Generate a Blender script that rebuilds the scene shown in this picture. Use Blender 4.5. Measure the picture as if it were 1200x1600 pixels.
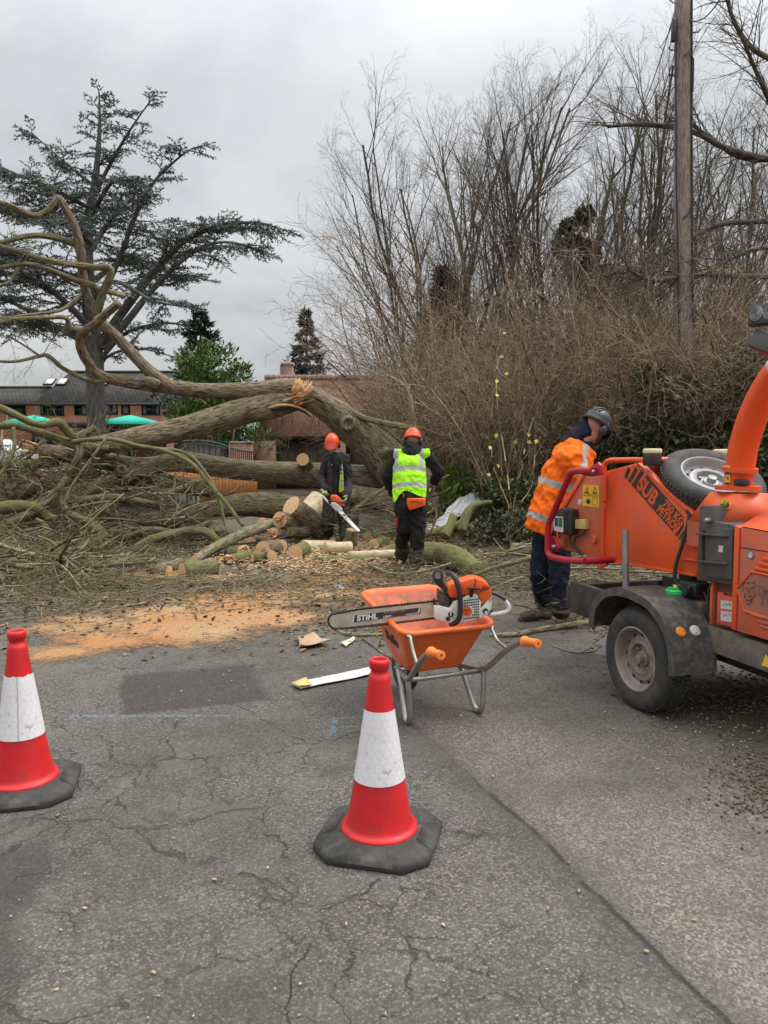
import bpy, bmesh, math, random
import numpy as np
from mathutils import Vector, Matrix, noise

for _o in list(bpy.data.objects):
    bpy.data.objects.remove(_o)
SC = bpy.context.scene
COL = SC.collection
R = math.radians
V = Vector
random.seed(7)

# ---------------------------------------------------------------- camera
F = 1200.0                      # focal length in photo pixels (photo 1200 x 1600)
TH = math.atan(110 / 1200)      # tilt below the horizon
CH = 1.6                        # eye height
ST, CT = math.sin(TH), math.cos(TH)
cam_d = bpy.data.cameras.new('camera')
cam = bpy.data.objects.new('camera', cam_d)
COL.objects.link(cam)
cam.location = (0, 0, CH)
cam.rotation_euler = (math.pi / 2 - TH, 0, 0)
cam_d.sensor_fit = 'VERTICAL'
cam_d.sensor_height = 36
cam_d.lens = 27
cam_d.clip_start = 0.05
cam_d.clip_end = 3000
SC.camera = cam
SC.render.resolution_x, SC.render.resolution_y = 768, 1024

# ---------------------------------------------------------------- light
SC.view_settings.view_transform = 'Standard'
SC.view_settings.look = 'None'
SC.view_settings.exposure = 0.3
SC.view_settings.gamma = 1.0
SUN_EL, SUN_AZ = R(58), R(75)
world = bpy.data.worlds.new('World')
SC.world = world
world.use_nodes = True
wt = world.node_tree
wt.nodes.clear()


def wn(t, **kw):
    n = wt.nodes.new(t)
    for k, v in kw.items():
        setattr(n, k, v)
    return n


wout = wn('ShaderNodeOutputWorld')
sky = wn('ShaderNodeTexSky', sky_type='NISHITA')
sky.sun_disc = False
sky.sun_elevation = SUN_EL
sky.sun_rotation = SUN_AZ
sky.dust_density = 4
grey = wn('ShaderNodeHueSaturation')
grey.inputs['Saturation'].default_value = 0.25
bg1 = wn('ShaderNodeBackground')
bg1.inputs['Strength'].default_value = 0.05
wt.links.new(sky.outputs[0], grey.inputs['Color'])
wt.links.new(grey.outputs[0], bg1.inputs['Color'])
tcw = wn('ShaderNodeTexCoord')
sep = wn('ShaderNodeSeparateXYZ')
wt.links.new(tcw.outputs['Generated'], sep.inputs[0])


def wmath(op, a, b=None):
    n = wn('ShaderNodeMath', operation=op)
    for i, s in enumerate((a, b)):
        if s is None:
            continue
        if isinstance(s, (int, float)):
            n.inputs[i].default_value = s
        else:
            wt.links.new(s, n.inputs[i])
    return n.outputs[0]


zc = wmath('MAXIMUM', sep.outputs[2], 0.0)
den = wmath('ADD', zc, 0.22)
cmb = wn('ShaderNodeCombineXYZ')
wt.links.new(wmath('DIVIDE', sep.outputs[0], den), cmb.inputs[0])
wt.links.new(wmath('DIVIDE', sep.outputs[1], den), cmb.inputs[1])
nz = wn('ShaderNodeTexNoise')
nz.inputs['Scale'].default_value = 0.95
nz.inputs['Detail'].default_value = 6
nz.inputs['Roughness'].default_value = 0.6
nz.inputs['Distortion'].default_value = 0.4
wt.links.new(cmb.outputs[0], nz.inputs['Vector'])
cr = wn('ShaderNodeValToRGB')
e = cr.color_ramp.elements
e[0].position, e[0].color = 0.36, (0.305, 0.32, 0.335, 1)
e[1].position, e[1].color = 0.62, (0.50, 0.507, 0.515, 1)
wt.links.new(nz.outputs[0], cr.inputs[0])
# overcast luminance: brighter towards the zenith (CIE overcast sky)
gain = wn('ShaderNodeMapRange')
gain.inputs['From Min'].default_value = 0.40
gain.inputs['From Max'].default_value = 1.0
gain.inputs['To Min'].default_value = 0.0
gain.inputs['To Max'].default_value = 3.3
wt.links.new(zc, gain.inputs['Value'])
bg2 = wn('ShaderNodeBackground')
wt.links.new(cr.outputs[0], bg2.inputs['Color'])
low = wn('ShaderNodeMapRange')
low.inputs['From Max'].default_value = 0.40
low.inputs['To Min'].default_value = 0.72
low.inputs['To Max'].default_value = 0.96
wt.links.new(zc, low.inputs['Value'])
wt.links.new(wmath('ADD', gain.outputs[0], low.outputs[0]), bg2.inputs['Strength'])
addw = wn('ShaderNodeAddShader')
wt.links.new(bg1.outputs[0], addw.inputs[0])
wt.links.new(bg2.outputs[0], addw.inputs[1])
wt.links.new(addw.outputs[0], wout.inputs[0])

sun_d = bpy.data.lights.new('sun', 'SUN')
sun_d.energy = 1.4
sun_d.angle = R(35)
sun_d.color = (1.0, 0.97, 0.93)
sun = bpy.data.objects.new('sun', sun_d)
COL.objects.link(sun)
sun.rotation_euler = (math.pi / 2 - SUN_EL, 0, R(180) - SUN_AZ)
sun.location = (0, 0, 30)

SC.cycles.max_bounces = 5
SC.cycles.diffuse_bounces = 2
SC.cycles.glossy_bounces = 2
SC.cycles.transmission_bounces = 3
SC.cycles.transparent_max_bounces = 8
SC.cycles.caustics_reflective = False
SC.cycles.caustics_refractive = False


# ---------------------------------------------------------------- photo geometry
def ray(px, py):
    u, v = (px - 600) / F, -(py - 800) / F
    return V((u, CT + v * ST, -ST + v * CT))


def P(px, py, d):               # the point seen at that pixel, d metres in front
    r = ray(px, py)
    t = d / r.y
    return V((r.x * t, d, CH + r.z * t))


def G(px, py, z=0.0):           # the point seen at that pixel on the level z
    r = ray(px, py)
    t = (z - CH) / r.z
    return V((r.x * t, r.y * t, z))


def ppm(d):                     # metres per photo pixel at that depth
    return d / F


# ---------------------------------------------------------------- meshes
def wm(o):
    m = o.matrix_basis.copy()
    while o.parent:
        o = o.parent
        m = o.matrix_basis @ m
    return m


def frame_of(t):
    t = t.normalized()
    a = V((0, 0, 1)) if abs(t.z) < 0.9 else V((1, 0, 0))
    u = t.cross(a).normalized()
    return t, u, t.cross(u)


CS = {n: [(math.cos(2 * math.pi * k / n), math.sin(2 * math.pi * k / n)) for k in range(n)] for n in range(3, 65)}


class MB:
    def __init__(self):
        self.v = []
        self.tc = []
        self.f = []

    def add(self, verts, faces, tc=None):
        b = len(self.v)
        self.v.extend([tuple(x) for x in verts])
        self.tc.extend(tc if tc else [tuple(x) for x in verts])
        self.f.extend([tuple(i + b for i in q) for q in faces])

    def tube(self, pts, rads, n=8, caps=True, lump=0.0, seed=0.0, l0=0.0):
        """a round bar along pts; tc holds seamless bark coordinates"""
        b = len(self.v)
        m = len(pts)
        t, u, w = frame_of(pts[1] - pts[0])
        L = l0
        cs = CS[n]
        for i in range(m):
            if i:
                L += (pts[i] - pts[i - 1]).length
                tt = pts[min(i + 1, m - 1)] - pts[i - 1]
                if tt.length > 1e-9:
                    t = tt.normalized()
                u = u - t * u.dot(t)
                if u.length < 1e-6:
                    u = frame_of(t)[1]
                u.normalize()
                w = t.cross(u)
            p = pts[i]
            r = rads[i]
            for c, s in cs:
                rr = r
                if lump:
                    q = V((c * 1.3 + seed, s * 1.3, L * 1.1 / max(0.15, r * 6)))
                    rr = r * (1 + lump * noise.noise(q) + lump * 0.45 * noise.noise(q * 3.1))
                self.v.append((p.x + (u.x * c + w.x * s) * rr, p.y + (u.y * c + w.y * s) * rr, p.z + (u.z * c + w.z * s) * rr))
                self.tc.append((c * r + seed, s * r, L))
        for i in range(m - 1):
            o = b + i * n
            for k in range(n):
                k2 = (k + 1) % n
                self.f.append((o + k, o + k2, o + n + k2, o + n + k))
        if caps:
            self.f.append(tuple(b + k for k in range(n - 1, -1, -1)))
            self.f.append(tuple(b + (m - 1) * n + k for k in range(n)))

    def box(self, c, s, rot=None, bev=0.0):
        c = V(c)
        hx, hy, hz = s[0] / 2, s[1] / 2, s[2] / 2
        if bev > 0:
            bm = bmesh.new()
            bmesh.ops.create_cube(bm, size=1)
            bmesh.ops.scale(bm, vec=s, verts=bm.verts)
            bmesh.ops.bevel(bm, geom=bm.edges[:], offset=min(bev, min(s) * 0.45), segments=2, affect='EDGES', profile=0.5)
            vs = [v.co.copy() for v in bm.verts]
            fs = [[v.index for v in f.verts] for f in bm.faces]
            bm.free()
        else:
            vs = [V((x, y, z)) for x in (-hx, hx) for y in (-hy, hy) for z in (-hz, hz)]
            fs = [(0, 1, 3, 2), (4, 6, 7, 5), (0, 4, 5, 1), (2, 3, 7, 6), (0, 2, 6, 4), (1, 5, 7, 3)]
        if rot:
            vs = [rot @ v for v in vs]
        self.add([v + c for v in vs], fs)

    def lathe(self, prof, M=None, n=32, close=False, caps=True):
        """prof = [(r, h)...] turned about local Z, placed by matrix M"""
        M = M or Matrix()
        b = len(self.v)
        vs, fs = [], []
        for r, h in prof:
            for c, s in CS[n]:
                vs.append(M @ V((c * r, s * r, h)))
        m = len(prof)
        for i in range(m - 1 + (1 if close else 0)):
            j = (i + 1) % m
            for k in range(n):
                k2 = (k + 1) % n
                fs.append((i * n + k, i * n + k2, j * n + k2, j * n + k))
        if not close and caps:
            if prof[0][0] > 1e-4:
                fs.append(tuple(k for k in range(n - 1, -1, -1)))
            if prof[-1][0] > 1e-4:
                fs.append(tuple((m - 1) * n + k for k in range(n)))
        self.add(vs, fs)

    def prism(self, poly, off, bev=0.0):
        """poly: 3-D points of a flat outline; off: extrusion vector"""
        bm = bmesh.new()
        a = [bm.verts.new(p) for p in poly]
        f = bm.faces.new(a)
        ext = bmesh.ops.extrude_face_region(bm, geom=[f])
        bmesh.ops.translate(bm, vec=off, verts=[g for g in ext['geom'] if isinstance(g, bmesh.types.BMVert)])
        bmesh.ops.recalc_face_normals(bm, faces=bm.faces[:])
        if bev:
            bmesh.ops.bevel(bm, geom=bm.edges[:], offset=bev, segments=2, affect='EDGES', profile=0.5, clamp_overlap=True)
        bm.verts.index_update()
        self.add([v.co.copy() for v in bm.verts], [[v.index for v in q.verts] for q in bm.faces])
        bm.free()

    def ellipsoid(self, c, rad, rot=None, n=16, m=10):
        vs, fs = [], []
        for i in range(m + 1):
            a = math.pi * i / m
            for cc, s in CS[n]:
                q = V((rad[0] * math.sin(a) * cc, rad[1] * math.sin(a) * s, rad[2] * math.cos(a)))
                if rot:
                    q = rot @ q
                vs.append(q + V(c))
        for i in range(m):
            for k in range(n):
                k2 = (k + 1) % n
                fs.append((i * n + k, (i + 1) * n + k, (i + 1) * n + k2, i * n + k2))
        self.add(vs, fs)

    def capsule(self, a, ra, b, rb, n=12, squash=None):
        """tapered capsule a -> b, closed"""
        a, b = V(a), V(b)
        t, u, w = frame_of(b - a)
        L = (b - a).length
        prof = [(ra * math.cos(q), -ra * math.sin(q)) for q in (1.5, 1.1, 0.7, 0.35)] + [(ra, 0)]
        prof += [(rb, L)] + [(rb * math.cos(q), L + rb * math.sin(q)) for q in (0.35, 0.7, 1.1, 1.5)]
        vs, fs = [], []
        for r, h in prof:
            for c, s in CS[n]:
                vs.append(a + t * h + u * (r * c) + w * (r * s * (squash or 1)))
        for i in range(len(prof) - 1):
            for k in range(n):
                k2 = (k + 1) % n
                fs.append((i * n + k, i * n + k2, (i + 1) * n + k2, (i + 1) * n + k))
        fs.append(tuple(range(n - 1, -1, -1)))
        fs.append(tuple((len(prof) - 1) * n + k for k in range(n)))
        self.add(vs, fs)

    def mesh(self, name, inv=None):
        me = bpy.data.meshes.new(name)
        co = np.array(self.v, dtype=np.float64).reshape(-1, 3)
        if inv is not None:
            A = np.array(inv)
            co = co @ A[:3, :3].T + A[:3, 3]
        me.vertices.add(len(co))
        me.vertices.foreach_set('co', co.astype(np.float32).ravel())
        tot = [len(q) for q in self.f]
        loops = np.fromiter((i for q in self.f for i in q), dtype=np.int32)
        me.loops.add(len(loops))
        me.loops.foreach_set('vertex_index', loops)
        me.polygons.add(len(tot))
        st = np.zeros(len(tot), dtype=np.int32)
        if len(tot) > 1:
            st[1:] = np.cumsum(tot)[:-1]
        me.polygons.foreach_set('loop_start', st)
        at = me.attributes.new('tc', 'FLOAT_VECTOR', 'POINT')
        at.data.foreach_set('vector', np.array(self.tc, dtype=np.float32).ravel())
        me.update(calc_edges=True)
        return me

    def build(self, name, mat, parent=None, smooth=True, loc=None):
        inv = None
        if parent is not None:
            inv = wm(parent).inverted()
        elif loc is not None:
            inv = Matrix.Translation(-V(loc))
        me = self.mesh(name, inv)
        me.materials.append(mat)
        o = bpy.data.objects.new(name, me)
        COL.objects.link(o)
        if parent is not None:
            o.parent = parent
        elif loc is not None:
            o.location = loc
        shade(me, smooth)
        return o


def shade(me, smooth=True, ang=38):
    if smooth:
        me.polygons.foreach_set('use_smooth', [True] * len(me.polygons))
        if smooth != 'all':
            try:
                me.set_sharp_from_angle(angle=R(ang))
            except Exception:
                pass


def tag(o, label=None, cat=None, group=None, kind=None):
    if label:
        o['label'] = label
    if cat:
        o['category'] = cat
    if group:
        o['group'] = group
    if kind:
        o['kind'] = kind
    return o


def thing(name, label, cat, loc=(0, 0, 0), group=None, rot=None):
    o = bpy.data.objects.new(name, None)
    COL.objects.link(o)
    o.empty_display_size = 0.1
    o.location = loc
    if rot is not None:
        o.rotation_euler = rot
    return tag(o, label, cat, group)


def copy_tree(o, parent=None):
    c = o.copy()
    COL.objects.link(c)
    c.parent = parent
    for ch in [x for x in bpy.data.objects if x.parent == o]:
        copy_tree(ch, c)
    return c


def remeshed(mb, name, mat, parent, voxel=0.012, smooth=6, inv=True, cut=None, fold=0.0):
    """fuse overlapping closed shapes into ONE continuous skin"""
    me = mb.mesh(name + '_tmp')
    o = bpy.data.objects.new(name + '_tmp', me)
    COL.objects.link(o)
    r = o.modifiers.new('r', 'REMESH')
    r.mode = 'VOXEL'
    r.voxel_size = voxel
    s = o.modifiers.new('s', 'SMOOTH')
    s.factor = 0.5
    s.iterations = smooth
    dg = bpy.context.evaluated_depsgraph_get()
    dg.update()
    me2 = bpy.data.meshes.new_from_object(o.evaluated_get(dg))
    bpy.data.objects.remove(o)
    bpy.data.meshes.remove(me)
    if fold:       # drawn-out folds of the cloth
        nm = [v.normal.copy() for v in me2.vertices]
        for v, n_ in zip(me2.vertices, nm):
            c = v.co
            a = noise.noise(V((c.x * 9 + c.z * 5, c.y * 9, c.z * 8)))
            b = noise.noise(V((c.x * 17 - c.z * 7 + 3, c.y * 17, c.z * 15)))
            v.co = c + n_ * fold * ((0.5 - abs(a) * 2) + (0.3 - abs(b)) * 0.8)
        me2.update()
    if cut:
        bm = bmesh.new()
        bm.from_mesh(me2)
        kill = [f for f in bm.faces if cut(f.calc_center_median())]
        bmesh.ops.delete(bm, geom=kill, context='FACES')
        bm.to_mesh(me2)
        bm.free()
    me2.name = name
    if parent is not None:
        me2.transform(wm(parent).inverted())
    me2.materials.clear()
    me2.materials.append(mat)
    o2 = bpy.data.objects.new(name, me2)
    COL.objects.link(o2)
    if parent is not None:
        o2.parent = parent
    shade(me2, 'all')
    return o2


def text_part(name, s, size, M, mat, parent, shear=0.0, bold=0.0, ext=0.0006, align='LEFT', space=1.0, sx=1.0):
    """lettering as real mesh; M maps text X right, Y up, Z out"""
    cu = bpy.data.curves.new(name, 'FONT')
    cu.body = s
    cu.size = size
    cu.shear = shear
    cu.offset = bold
    cu.extrude = ext
    cu.align_x = align
    cu.space_character = space
    o = bpy.data.objects.new(name + '_tmp', cu)
    COL.objects.link(o)
    dg = bpy.context.evaluated_depsgraph_get()
    dg.update()
    me = bpy.data.meshes.new_from_object(o.evaluated_get(dg))
    bpy.data.objects.remove(o)
    me.transform(Matrix.Diagonal((sx, 1, 1, 1)))
    me.transform(wm(parent).inverted() @ M)
    me.materials.clear()
    me.materials.append(mat)
    me.name = name
    o2 = bpy.data.objects.new(name, me)
    COL.objects.link(o2)
    o2.parent = parent
    return o2


def axes(o, x, y, z):
    m = Matrix((x, y, z)).transposed().to_4x4()
    m.translation = o
    return m


def spline(pts, k=4):
    """Catmull-Rom through points of any dimension (tuples)"""
    out = []
    n = len(pts)
    for i in range(n - 1):
        p0, p1, p2, p3 = pts[max(i - 1, 0)], pts[i], pts[i + 1], pts[min(i + 2, n - 1)]
        for j in range(k):
            t = j / k
            out.append(tuple(0.5 * ((2 * b) + (-a + c) * t + (2 * a - 5 * b + 4 * c - d) * t * t + (-a + 3 * b - 3 * c + d) * t ** 3)
                             for a, b, c, d in zip(p0, p1, p2, p3)))
    out.append(tuple(pts[-1]))
    return out


def rv(s=1.0):
    return V((random.uniform(-s, s), random.uniform(-s, s), random.uniform(-s, s)))
# ---------------------------------------------------------------- materials
MATS = {}


class NT:
    def __init__(self, name):
        self.m = bpy.data.materials.new(name)
        self.m.use_nodes = True
        self.t = self.m.node_tree
        self.t.nodes.clear()
        self.out = self.n('ShaderNodeOutputMaterial')
        self.b = self.n('ShaderNodeBsdfPrincipled')
        self.l(self.b.outputs[0], self.out.inputs[0])

    def n(self, typ, **kw):
        x = self.t.nodes.new(typ)
        for k, v in kw.items():
            setattr(x, k, v)
        return x

    def l(self, a, b):
        self.t.links.new(a, b)

    def set(self, inp, v):
        if hasattr(v, 'is_output') or isinstance(v, bpy.types.NodeSocket):
            self.l(v, inp)
        else:
            if inp.type == 'RGBA' and len(v) == 3:
                v = (*v, 1)
            inp.default_value = v

    def coord(self, kind='Object', scale=None):
        if kind == 'tc':
            a = self.n('ShaderNodeAttribute', attribute_name='tc')
            o = a.outputs['Vector']
        else:
            o = self.n('ShaderNodeTexCoord').outputs[kind]
        if scale:
            mp = self.n('ShaderNodeMapping')
            mp.inputs['Scale'].default_value = scale
            self.l(o, mp.inputs[0])
            o = mp.outputs[0]
        return o

    def noise(self, co, scale, detail=4, rough=0.55, dist=0.0, col=False):
        x = self.n('ShaderNodeTexNoise')
        x.inputs['Scale'].default_value = scale
        x.inputs['Detail'].default_value = detail
        x.inputs['Roughness'].default_value = rough
        x.inputs['Distortion'].default_value = dist
        self.l(co, x.inputs['Vector'])
        return x.outputs[1 if col else 0]

    def voro(self, co, scale, feature='F1', rnd=1.0):
        x = self.n('ShaderNodeTexVoronoi', feature=feature)
        x.inputs['Scale'].default_value = scale
        x.inputs['Randomness'].default_value = rnd
        self.l(co, x.inputs['Vector'])
        return x

    def ramp(self, f, stops):
        x = self.n('ShaderNodeValToRGB')
        els = x.color_ramp.elements
        while len(els) < len(stops):
            els.new(0.5)
        for el, (p, c) in zip(els, stops):
            el.position = p
            if isinstance(c, (int, float)):
                c = (c, c, c)
            el.color = (*c, 1)
        self.l(f, x.inputs[0])
        return x.outputs[0]

    def mix(self, f, a, b, mode='MIX'):
        x = self.n('ShaderNodeMix', data_type='RGBA', blend_type=mode)
        self.set(x.inputs[0], f)
        self.set(x.inputs[6], a)
        self.set(x.inputs[7], b)
        return x.outputs[2]

    def math(self, op, a, b=0.0, clamp=False):
        x = self.n('ShaderNodeMath', operation=op, use_clamp=clamp)
        self.set(x.inputs[0], a)
        self.set(x.inputs[1], b)
        return x.outputs[0]

    def maprange(self, v, a, b, c=0.0, d=1.0):
        x = self.n('ShaderNodeMapRange')
        self.l(v, x.inputs[0])
        for i, q in zip((1, 2, 3, 4), (a, b, c, d)):
            x.inputs[i].default_value = q
        return x.outputs[0]

    def bump(self, h, strength=0.3, dist=0.01):
        x = self.n('ShaderNodeBump')
        x.inputs['Strength'].default_value = strength
        x.inputs['Distance'].default_value = dist
        self.l(h, x.inputs['Height'])
        self.l(x.outputs[0], self.b.inputs['Normal'])
        return x

    def fin(self, base, rough=0.6, metal=0.0, spec=0.5):
        self.set(self.b.inputs['Base Color'], base)
        self.set(self.b.inputs['Roughness'], rough)
        self.b.inputs['Metallic'].default_value = metal
        self.b.inputs['Specular IOR Level'].default_value = spec
        return self.m


def mk(name, c1, c2=None, scale=6.0, rough=0.6, metal=0.0, bump=0.0, bscale=40.0, dirt=None, damt=0.5, dscale=9.0, spec=0.5, rvar=0.1, coord='Object', detail=5, scuff=None):
    """general surface: two-tone mottling, optional worn-on dirt, fine relief"""
    if name in MATS:
        return MATS[name]
    t = NT(name)
    co = t.coord(coord)
    c2 = c2 or tuple(min(1, x * 1.25 + 0.004) for x in c1)
    col = t.mix(t.ramp(t.noise(co, scale, detail), [(0.3, 0.0), (0.7, 1.0)]), c1, c2)
    rr = t.maprange(t.noise(co, scale * 2.7, 3), 0.3, 0.7, max(0, rough - rvar), min(1, rough + rvar))
    if dirt:
        mk_ = t.ramp(t.noise(co, dscale, 8, 0.68, 0.3), [(0.62 - 0.3 * damt, 0.0), (0.80 - 0.2 * damt, min(1.0, damt + 0.2))])
        col = t.mix(mk_, col, dirt)
    if scuff:      # fine scratches and chipped specks
        a = t.noise(t.coord(coord, (1, 1, 9)), 26, 4, 0.6, 0.6)
        b = t.noise(t.coord(coord, (7, 7, 1)), 22, 4, 0.6, 0.4)
        k = t.math('MAXIMUM', t.ramp(a, [(0.665, 0.0), (0.70, 1.0)]), t.ramp(b, [(0.665, 0.0), (0.70, 1.0)]))
        k = t.math('MULTIPLY', k, t.ramp(t.noise(co, 3.5, 4), [(0.42, 0.0), (0.62, 0.8)]))
        sp = t.ramp(t.noise(co, 60, 5, 0.7), [(0.68, 0.0), (0.71, 0.85)])
        col = t.mix(t.math('MAXIMUM', k, sp), col, scuff)
    if bump:
        t.bump(t.noise(co, bscale, 6, 0.6), bump, 0.01)
    MATS[name] = t.fin(col, rr, metal, spec)
    return MATS[name]


def bark(name, dark, light, moss=None, mossamt=0.5, ridge=9.0, bump=0.8, mscale=2.2, vary=0.0, stretch=0.2):
    t = NT(name)
    tc = t.coord('tc', (1, 1, stretch))
    ob = t.coord('Object')
    rid = t.noise(tc, ridge * 2.2, 6, 0.62, 0.5)
    col = t.mix(t.ramp(rid, [(0.38, 0.0), (0.60, 1.0)]), dark, light)
    col = t.mix(t.ramp(t.noise(ob, 3.5, 4), [(0.4, 0.0), (0.75, 0.55)]), col, tuple(x * 0.6 for x in light))
    lich = t.ramp(t.noise(t.coord('tc', (1, 1, 0.7)), 42, 3, 0.5), [(0.66, 0.0), (0.74, 0.6)])
    col = t.mix(lich, col, (0.34, 0.34, 0.27))
    if moss:
        geo = t.n('ShaderNodeNewGeometry')
        sx = t.n('ShaderNodeSeparateXYZ')
        t.l(geo.outputs['Normal'], sx.inputs[0])
        up = t.maprange(sx.outputs[2], -0.6, 0.9, 0.35, 1.0)
        mm = t.ramp(t.noise(ob, mscale, 5, 0.6), [(0.62 - 0.35 * mossamt, 0.0), (0.82 - 0.3 * mossamt, 1.0)])
        mm = t.math('MULTIPLY', mm, up)
        mc = t.mix(t.noise(ob, 30, 3), tuple(x * 0.7 for x in moss), tuple(x * 1.35 for x in moss))
        col = t.mix(t.math('MULTIPLY', mm, 0.85), col, mc)
    if vary:       # no two branches are quite the same tone
        g2 = t.n('ShaderNodeNewGeometry')
        k = t.maprange(g2.outputs['Random Per Island'], 0, 1, 1 - vary, 1 + vary)
        kc = t.n('ShaderNodeCombineColor')
        for i in range(3):
            t.l(k, kc.inputs[i])
        col = t.mix(1.0, col, kc.outputs[0], 'MULTIPLY')
    t.bump(rid, bump, 0.02)
    MATS[name] = t.fin(col, 0.9, 0, 0.25)
    return MATS[name]


M_bark = bark('bark_brown', (0.028, 0.021, 0.014), (0.32, 0.245, 0.16), (0.13, 0.12, 0.045), 0.30, ridge=20, bump=1.0, stretch=0.17)
M_barkmoss = bark('bark_mossy', (0.065, 0.056, 0.03), (0.22, 0.19, 0.115), (0.16, 0.17, 0.05), 0.8, ridge=14, mscale=5)
M_limb = bark('bark_pale_limb', (0.075, 0.062, 0.036), (0.32, 0.275, 0.18), (0.19, 0.185, 0.065), 0.5, ridge=16, mscale=5, vary=0.35)
M_twig = bark('bark_twig', (0.07, 0.056, 0.032), (0.38, 0.315, 0.205), (0.17, 0.175, 0.062), 0.55, ridge=30, bump=0.3, mscale=3.0, vary=0.6)
M_brown = bark('bark_thicket', (0.13, 0.086, 0.055), (0.42, 0.31, 0.21), (0.10, 0.095, 0.05), 0.25, ridge=30, bump=0.2, mscale=0.9, vary=0.7)
M_greytree = bark('bark_grey_tree', (0.055, 0.046, 0.037), (0.19, 0.16, 0.128), (0.10, 0.105, 0.06), 0.35, ridge=12, bump=0.4, mscale=0.8, vary=0.4)
M_cedarbark = bark('bark_cedar', (0.06, 0.055, 0.05), (0.17, 0.155, 0.14), None, ridge=5)
M_pole = bark('pole_wood', (0.17, 0.135, 0.105), (0.37, 0.31, 0.255), None, ridge=16, bump=0.4)


def leafmat(name, c1, c2, rough=0.5, scale=1.3, trans=0.2):
    t = NT(name)
    co = t.coord('Object')
    g = t.n('ShaderNodeNewGeometry')
    f = t.math('ADD', t.math('MULTIPLY', g.outputs['Random Per Island'], 0.65), t.math('MULTIPLY', t.noise(co, scale, 3), 0.5))
    col = t.mix(t.ramp(f, [(0.2, 0.0), (0.85, 1.0)]), c1, c2)
    MATS[name] = t.fin(col, rough, 0, 0.4)
    return MATS[name]


M_needle = leafmat('cedar_needles', (0.05, 0.068, 0.06), (0.125, 0.15, 0.13), 0.6)
M_spruce = leafmat('spruce_needles', (0.02, 0.04, 0.042), (0.05, 0.085, 0.085), 0.6)
M_conifer = leafmat('dark_conifer_needles', (0.02, 0.032, 0.02), (0.055, 0.075, 0.05), 0.6)
M_laurel = leafmat('laurel_leaves', (0.045, 0.095, 0.022), (0.14, 0.22, 0.05), 0.35)
M_ivy = leafmat('ivy_leaves', (0.045, 0.055, 0.024), (0.135, 0.145, 0.07), 0.42)
M_bramble = leafmat('bramble_leaves', (0.04, 0.06, 0.018), (0.13, 0.155, 0.05), 0.45)
M_bright = leafmat('fresh_weed_leaves', (0.10, 0.17, 0.02), (0.24, 0.34, 0.05), 0.45)
M_yellow = leafmat('yellow_leaves', (0.36, 0.27, 0.03), (0.52, 0.45, 0.06), 0.5)
M_dead = leafmat('dead_leaves', (0.05, 0.03, 0.016), (0.24, 0.145, 0.08), 0.75)
M_chips = leafmat('wood_chips', (0.36, 0.24, 0.12), (0.66, 0.50, 0.31), 0.8)
M_bgrass = leafmat('grass_blades', (0.05, 0.08, 0.02), (0.14, 0.18, 0.05), 0.6)


def cutwood():
    t = NT('fresh_cut_wood')
    tc = t.coord('tc')
    w = t.n('ShaderNodeTexWave', wave_type='RINGS', rings_direction='Z')
    w.inputs['Scale'].default_value = 16
    w.inputs['Distortion'].default_value = 2.0
    w.inputs['Detail'].default_value = 3
    t.l(tc, w.inputs['Vector'])
    col = t.mix(w.outputs[1], (0.62, 0.38, 0.19), (0.76, 0.52, 0.29))
    col = t.mix(t.ramp(t.noise(t.coord('Object'), 9, 5), [(0.45, 0), (0.7, 0.7)]), col, (0.66, 0.32, 0.15))
    col = t.mix(t.ramp(t.noise(t.coord('Object'), 38, 6, 0.7), [(0.52, 0.0), (0.72, 0.6)]), col, (0.36, 0.20, 0.10))
    col = t.mix(t.ramp(w.outputs[1], [(0.0, 0.45), (0.25, 0.0)]), col, (0.42, 0.22, 0.10))
    t.bump(t.noise(t.coord('Object', (1, 6, 6)), 20, 4), 0.4, 0.01)
    MATS['cut'] = t.fin(col, 0.85, 0, 0.2)
    return MATS['cut']


M_cut = cutwood()
M_split = mk('splintered_wood', (0.55, 0.26, 0.10), (0.78, 0.52, 0.30), 14, 0.85, bump=0.8, bscale=60)
M_bare = mk('debarked_wood', (0.52, 0.41, 0.25), (0.70, 0.58, 0.38), 9, 0.8, bump=0.3, dirt=(0.13, 0.10, 0.06), damt=0.45, dscale=14)

M_rubber = mk('black_rubber', (0.026, 0.025, 0.023), (0.06, 0.056, 0.05), 14, 0.75, bump=0.5, dirt=(0.15, 0.135, 0.115), damt=0.36, dscale=22)
M_tyre = mk('tyre_rubber', (0.034, 0.033, 0.032), (0.06, 0.057, 0.054), 12, 0.8, bump=0.15, dirt=(0.14, 0.125, 0.105), damt=0.35, dscale=8)
M_cone = mk('cone_red_plastic', (0.58, 0.012, 0.016), (0.70, 0.02, 0.022), 5, 0.45, bump=0.05, dirt=(0.26, 0.03, 0.026), damt=0.42, dscale=14, scuff=(0.16, 0.03, 0.03))
M_sleeve = None
M_barrow = mk('barrow_orange_plastic', (0.80, 0.125, 0.022), (0.86, 0.17, 0.035), 3, 0.45, bump=0.08, dirt=(0.45, 0.12, 0.06), damt=0.42, dscale=9, scuff=(0.35, 0.10, 0.05))
M_barrow_in = mk('barrow_orange_dirty', (0.72, 0.15, 0.06), (0.78, 0.22, 0.11), 9, 0.7, bump=0.2, dirt=(0.30, 0.14, 0.09), damt=0.8, dscale=13)
M_grip = mk('grip_orange_rubber', (0.85, 0.20, 0.03), (0.92, 0.27, 0.05), 20, 0.55)
M_galv = mk('galvanised_tube', (0.30, 0.30, 0.29), (0.46, 0.45, 0.43), 10, 0.38, 0.75, dirt=(0.14, 0.12, 0.10), damt=0.35, dscale=14)
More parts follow.
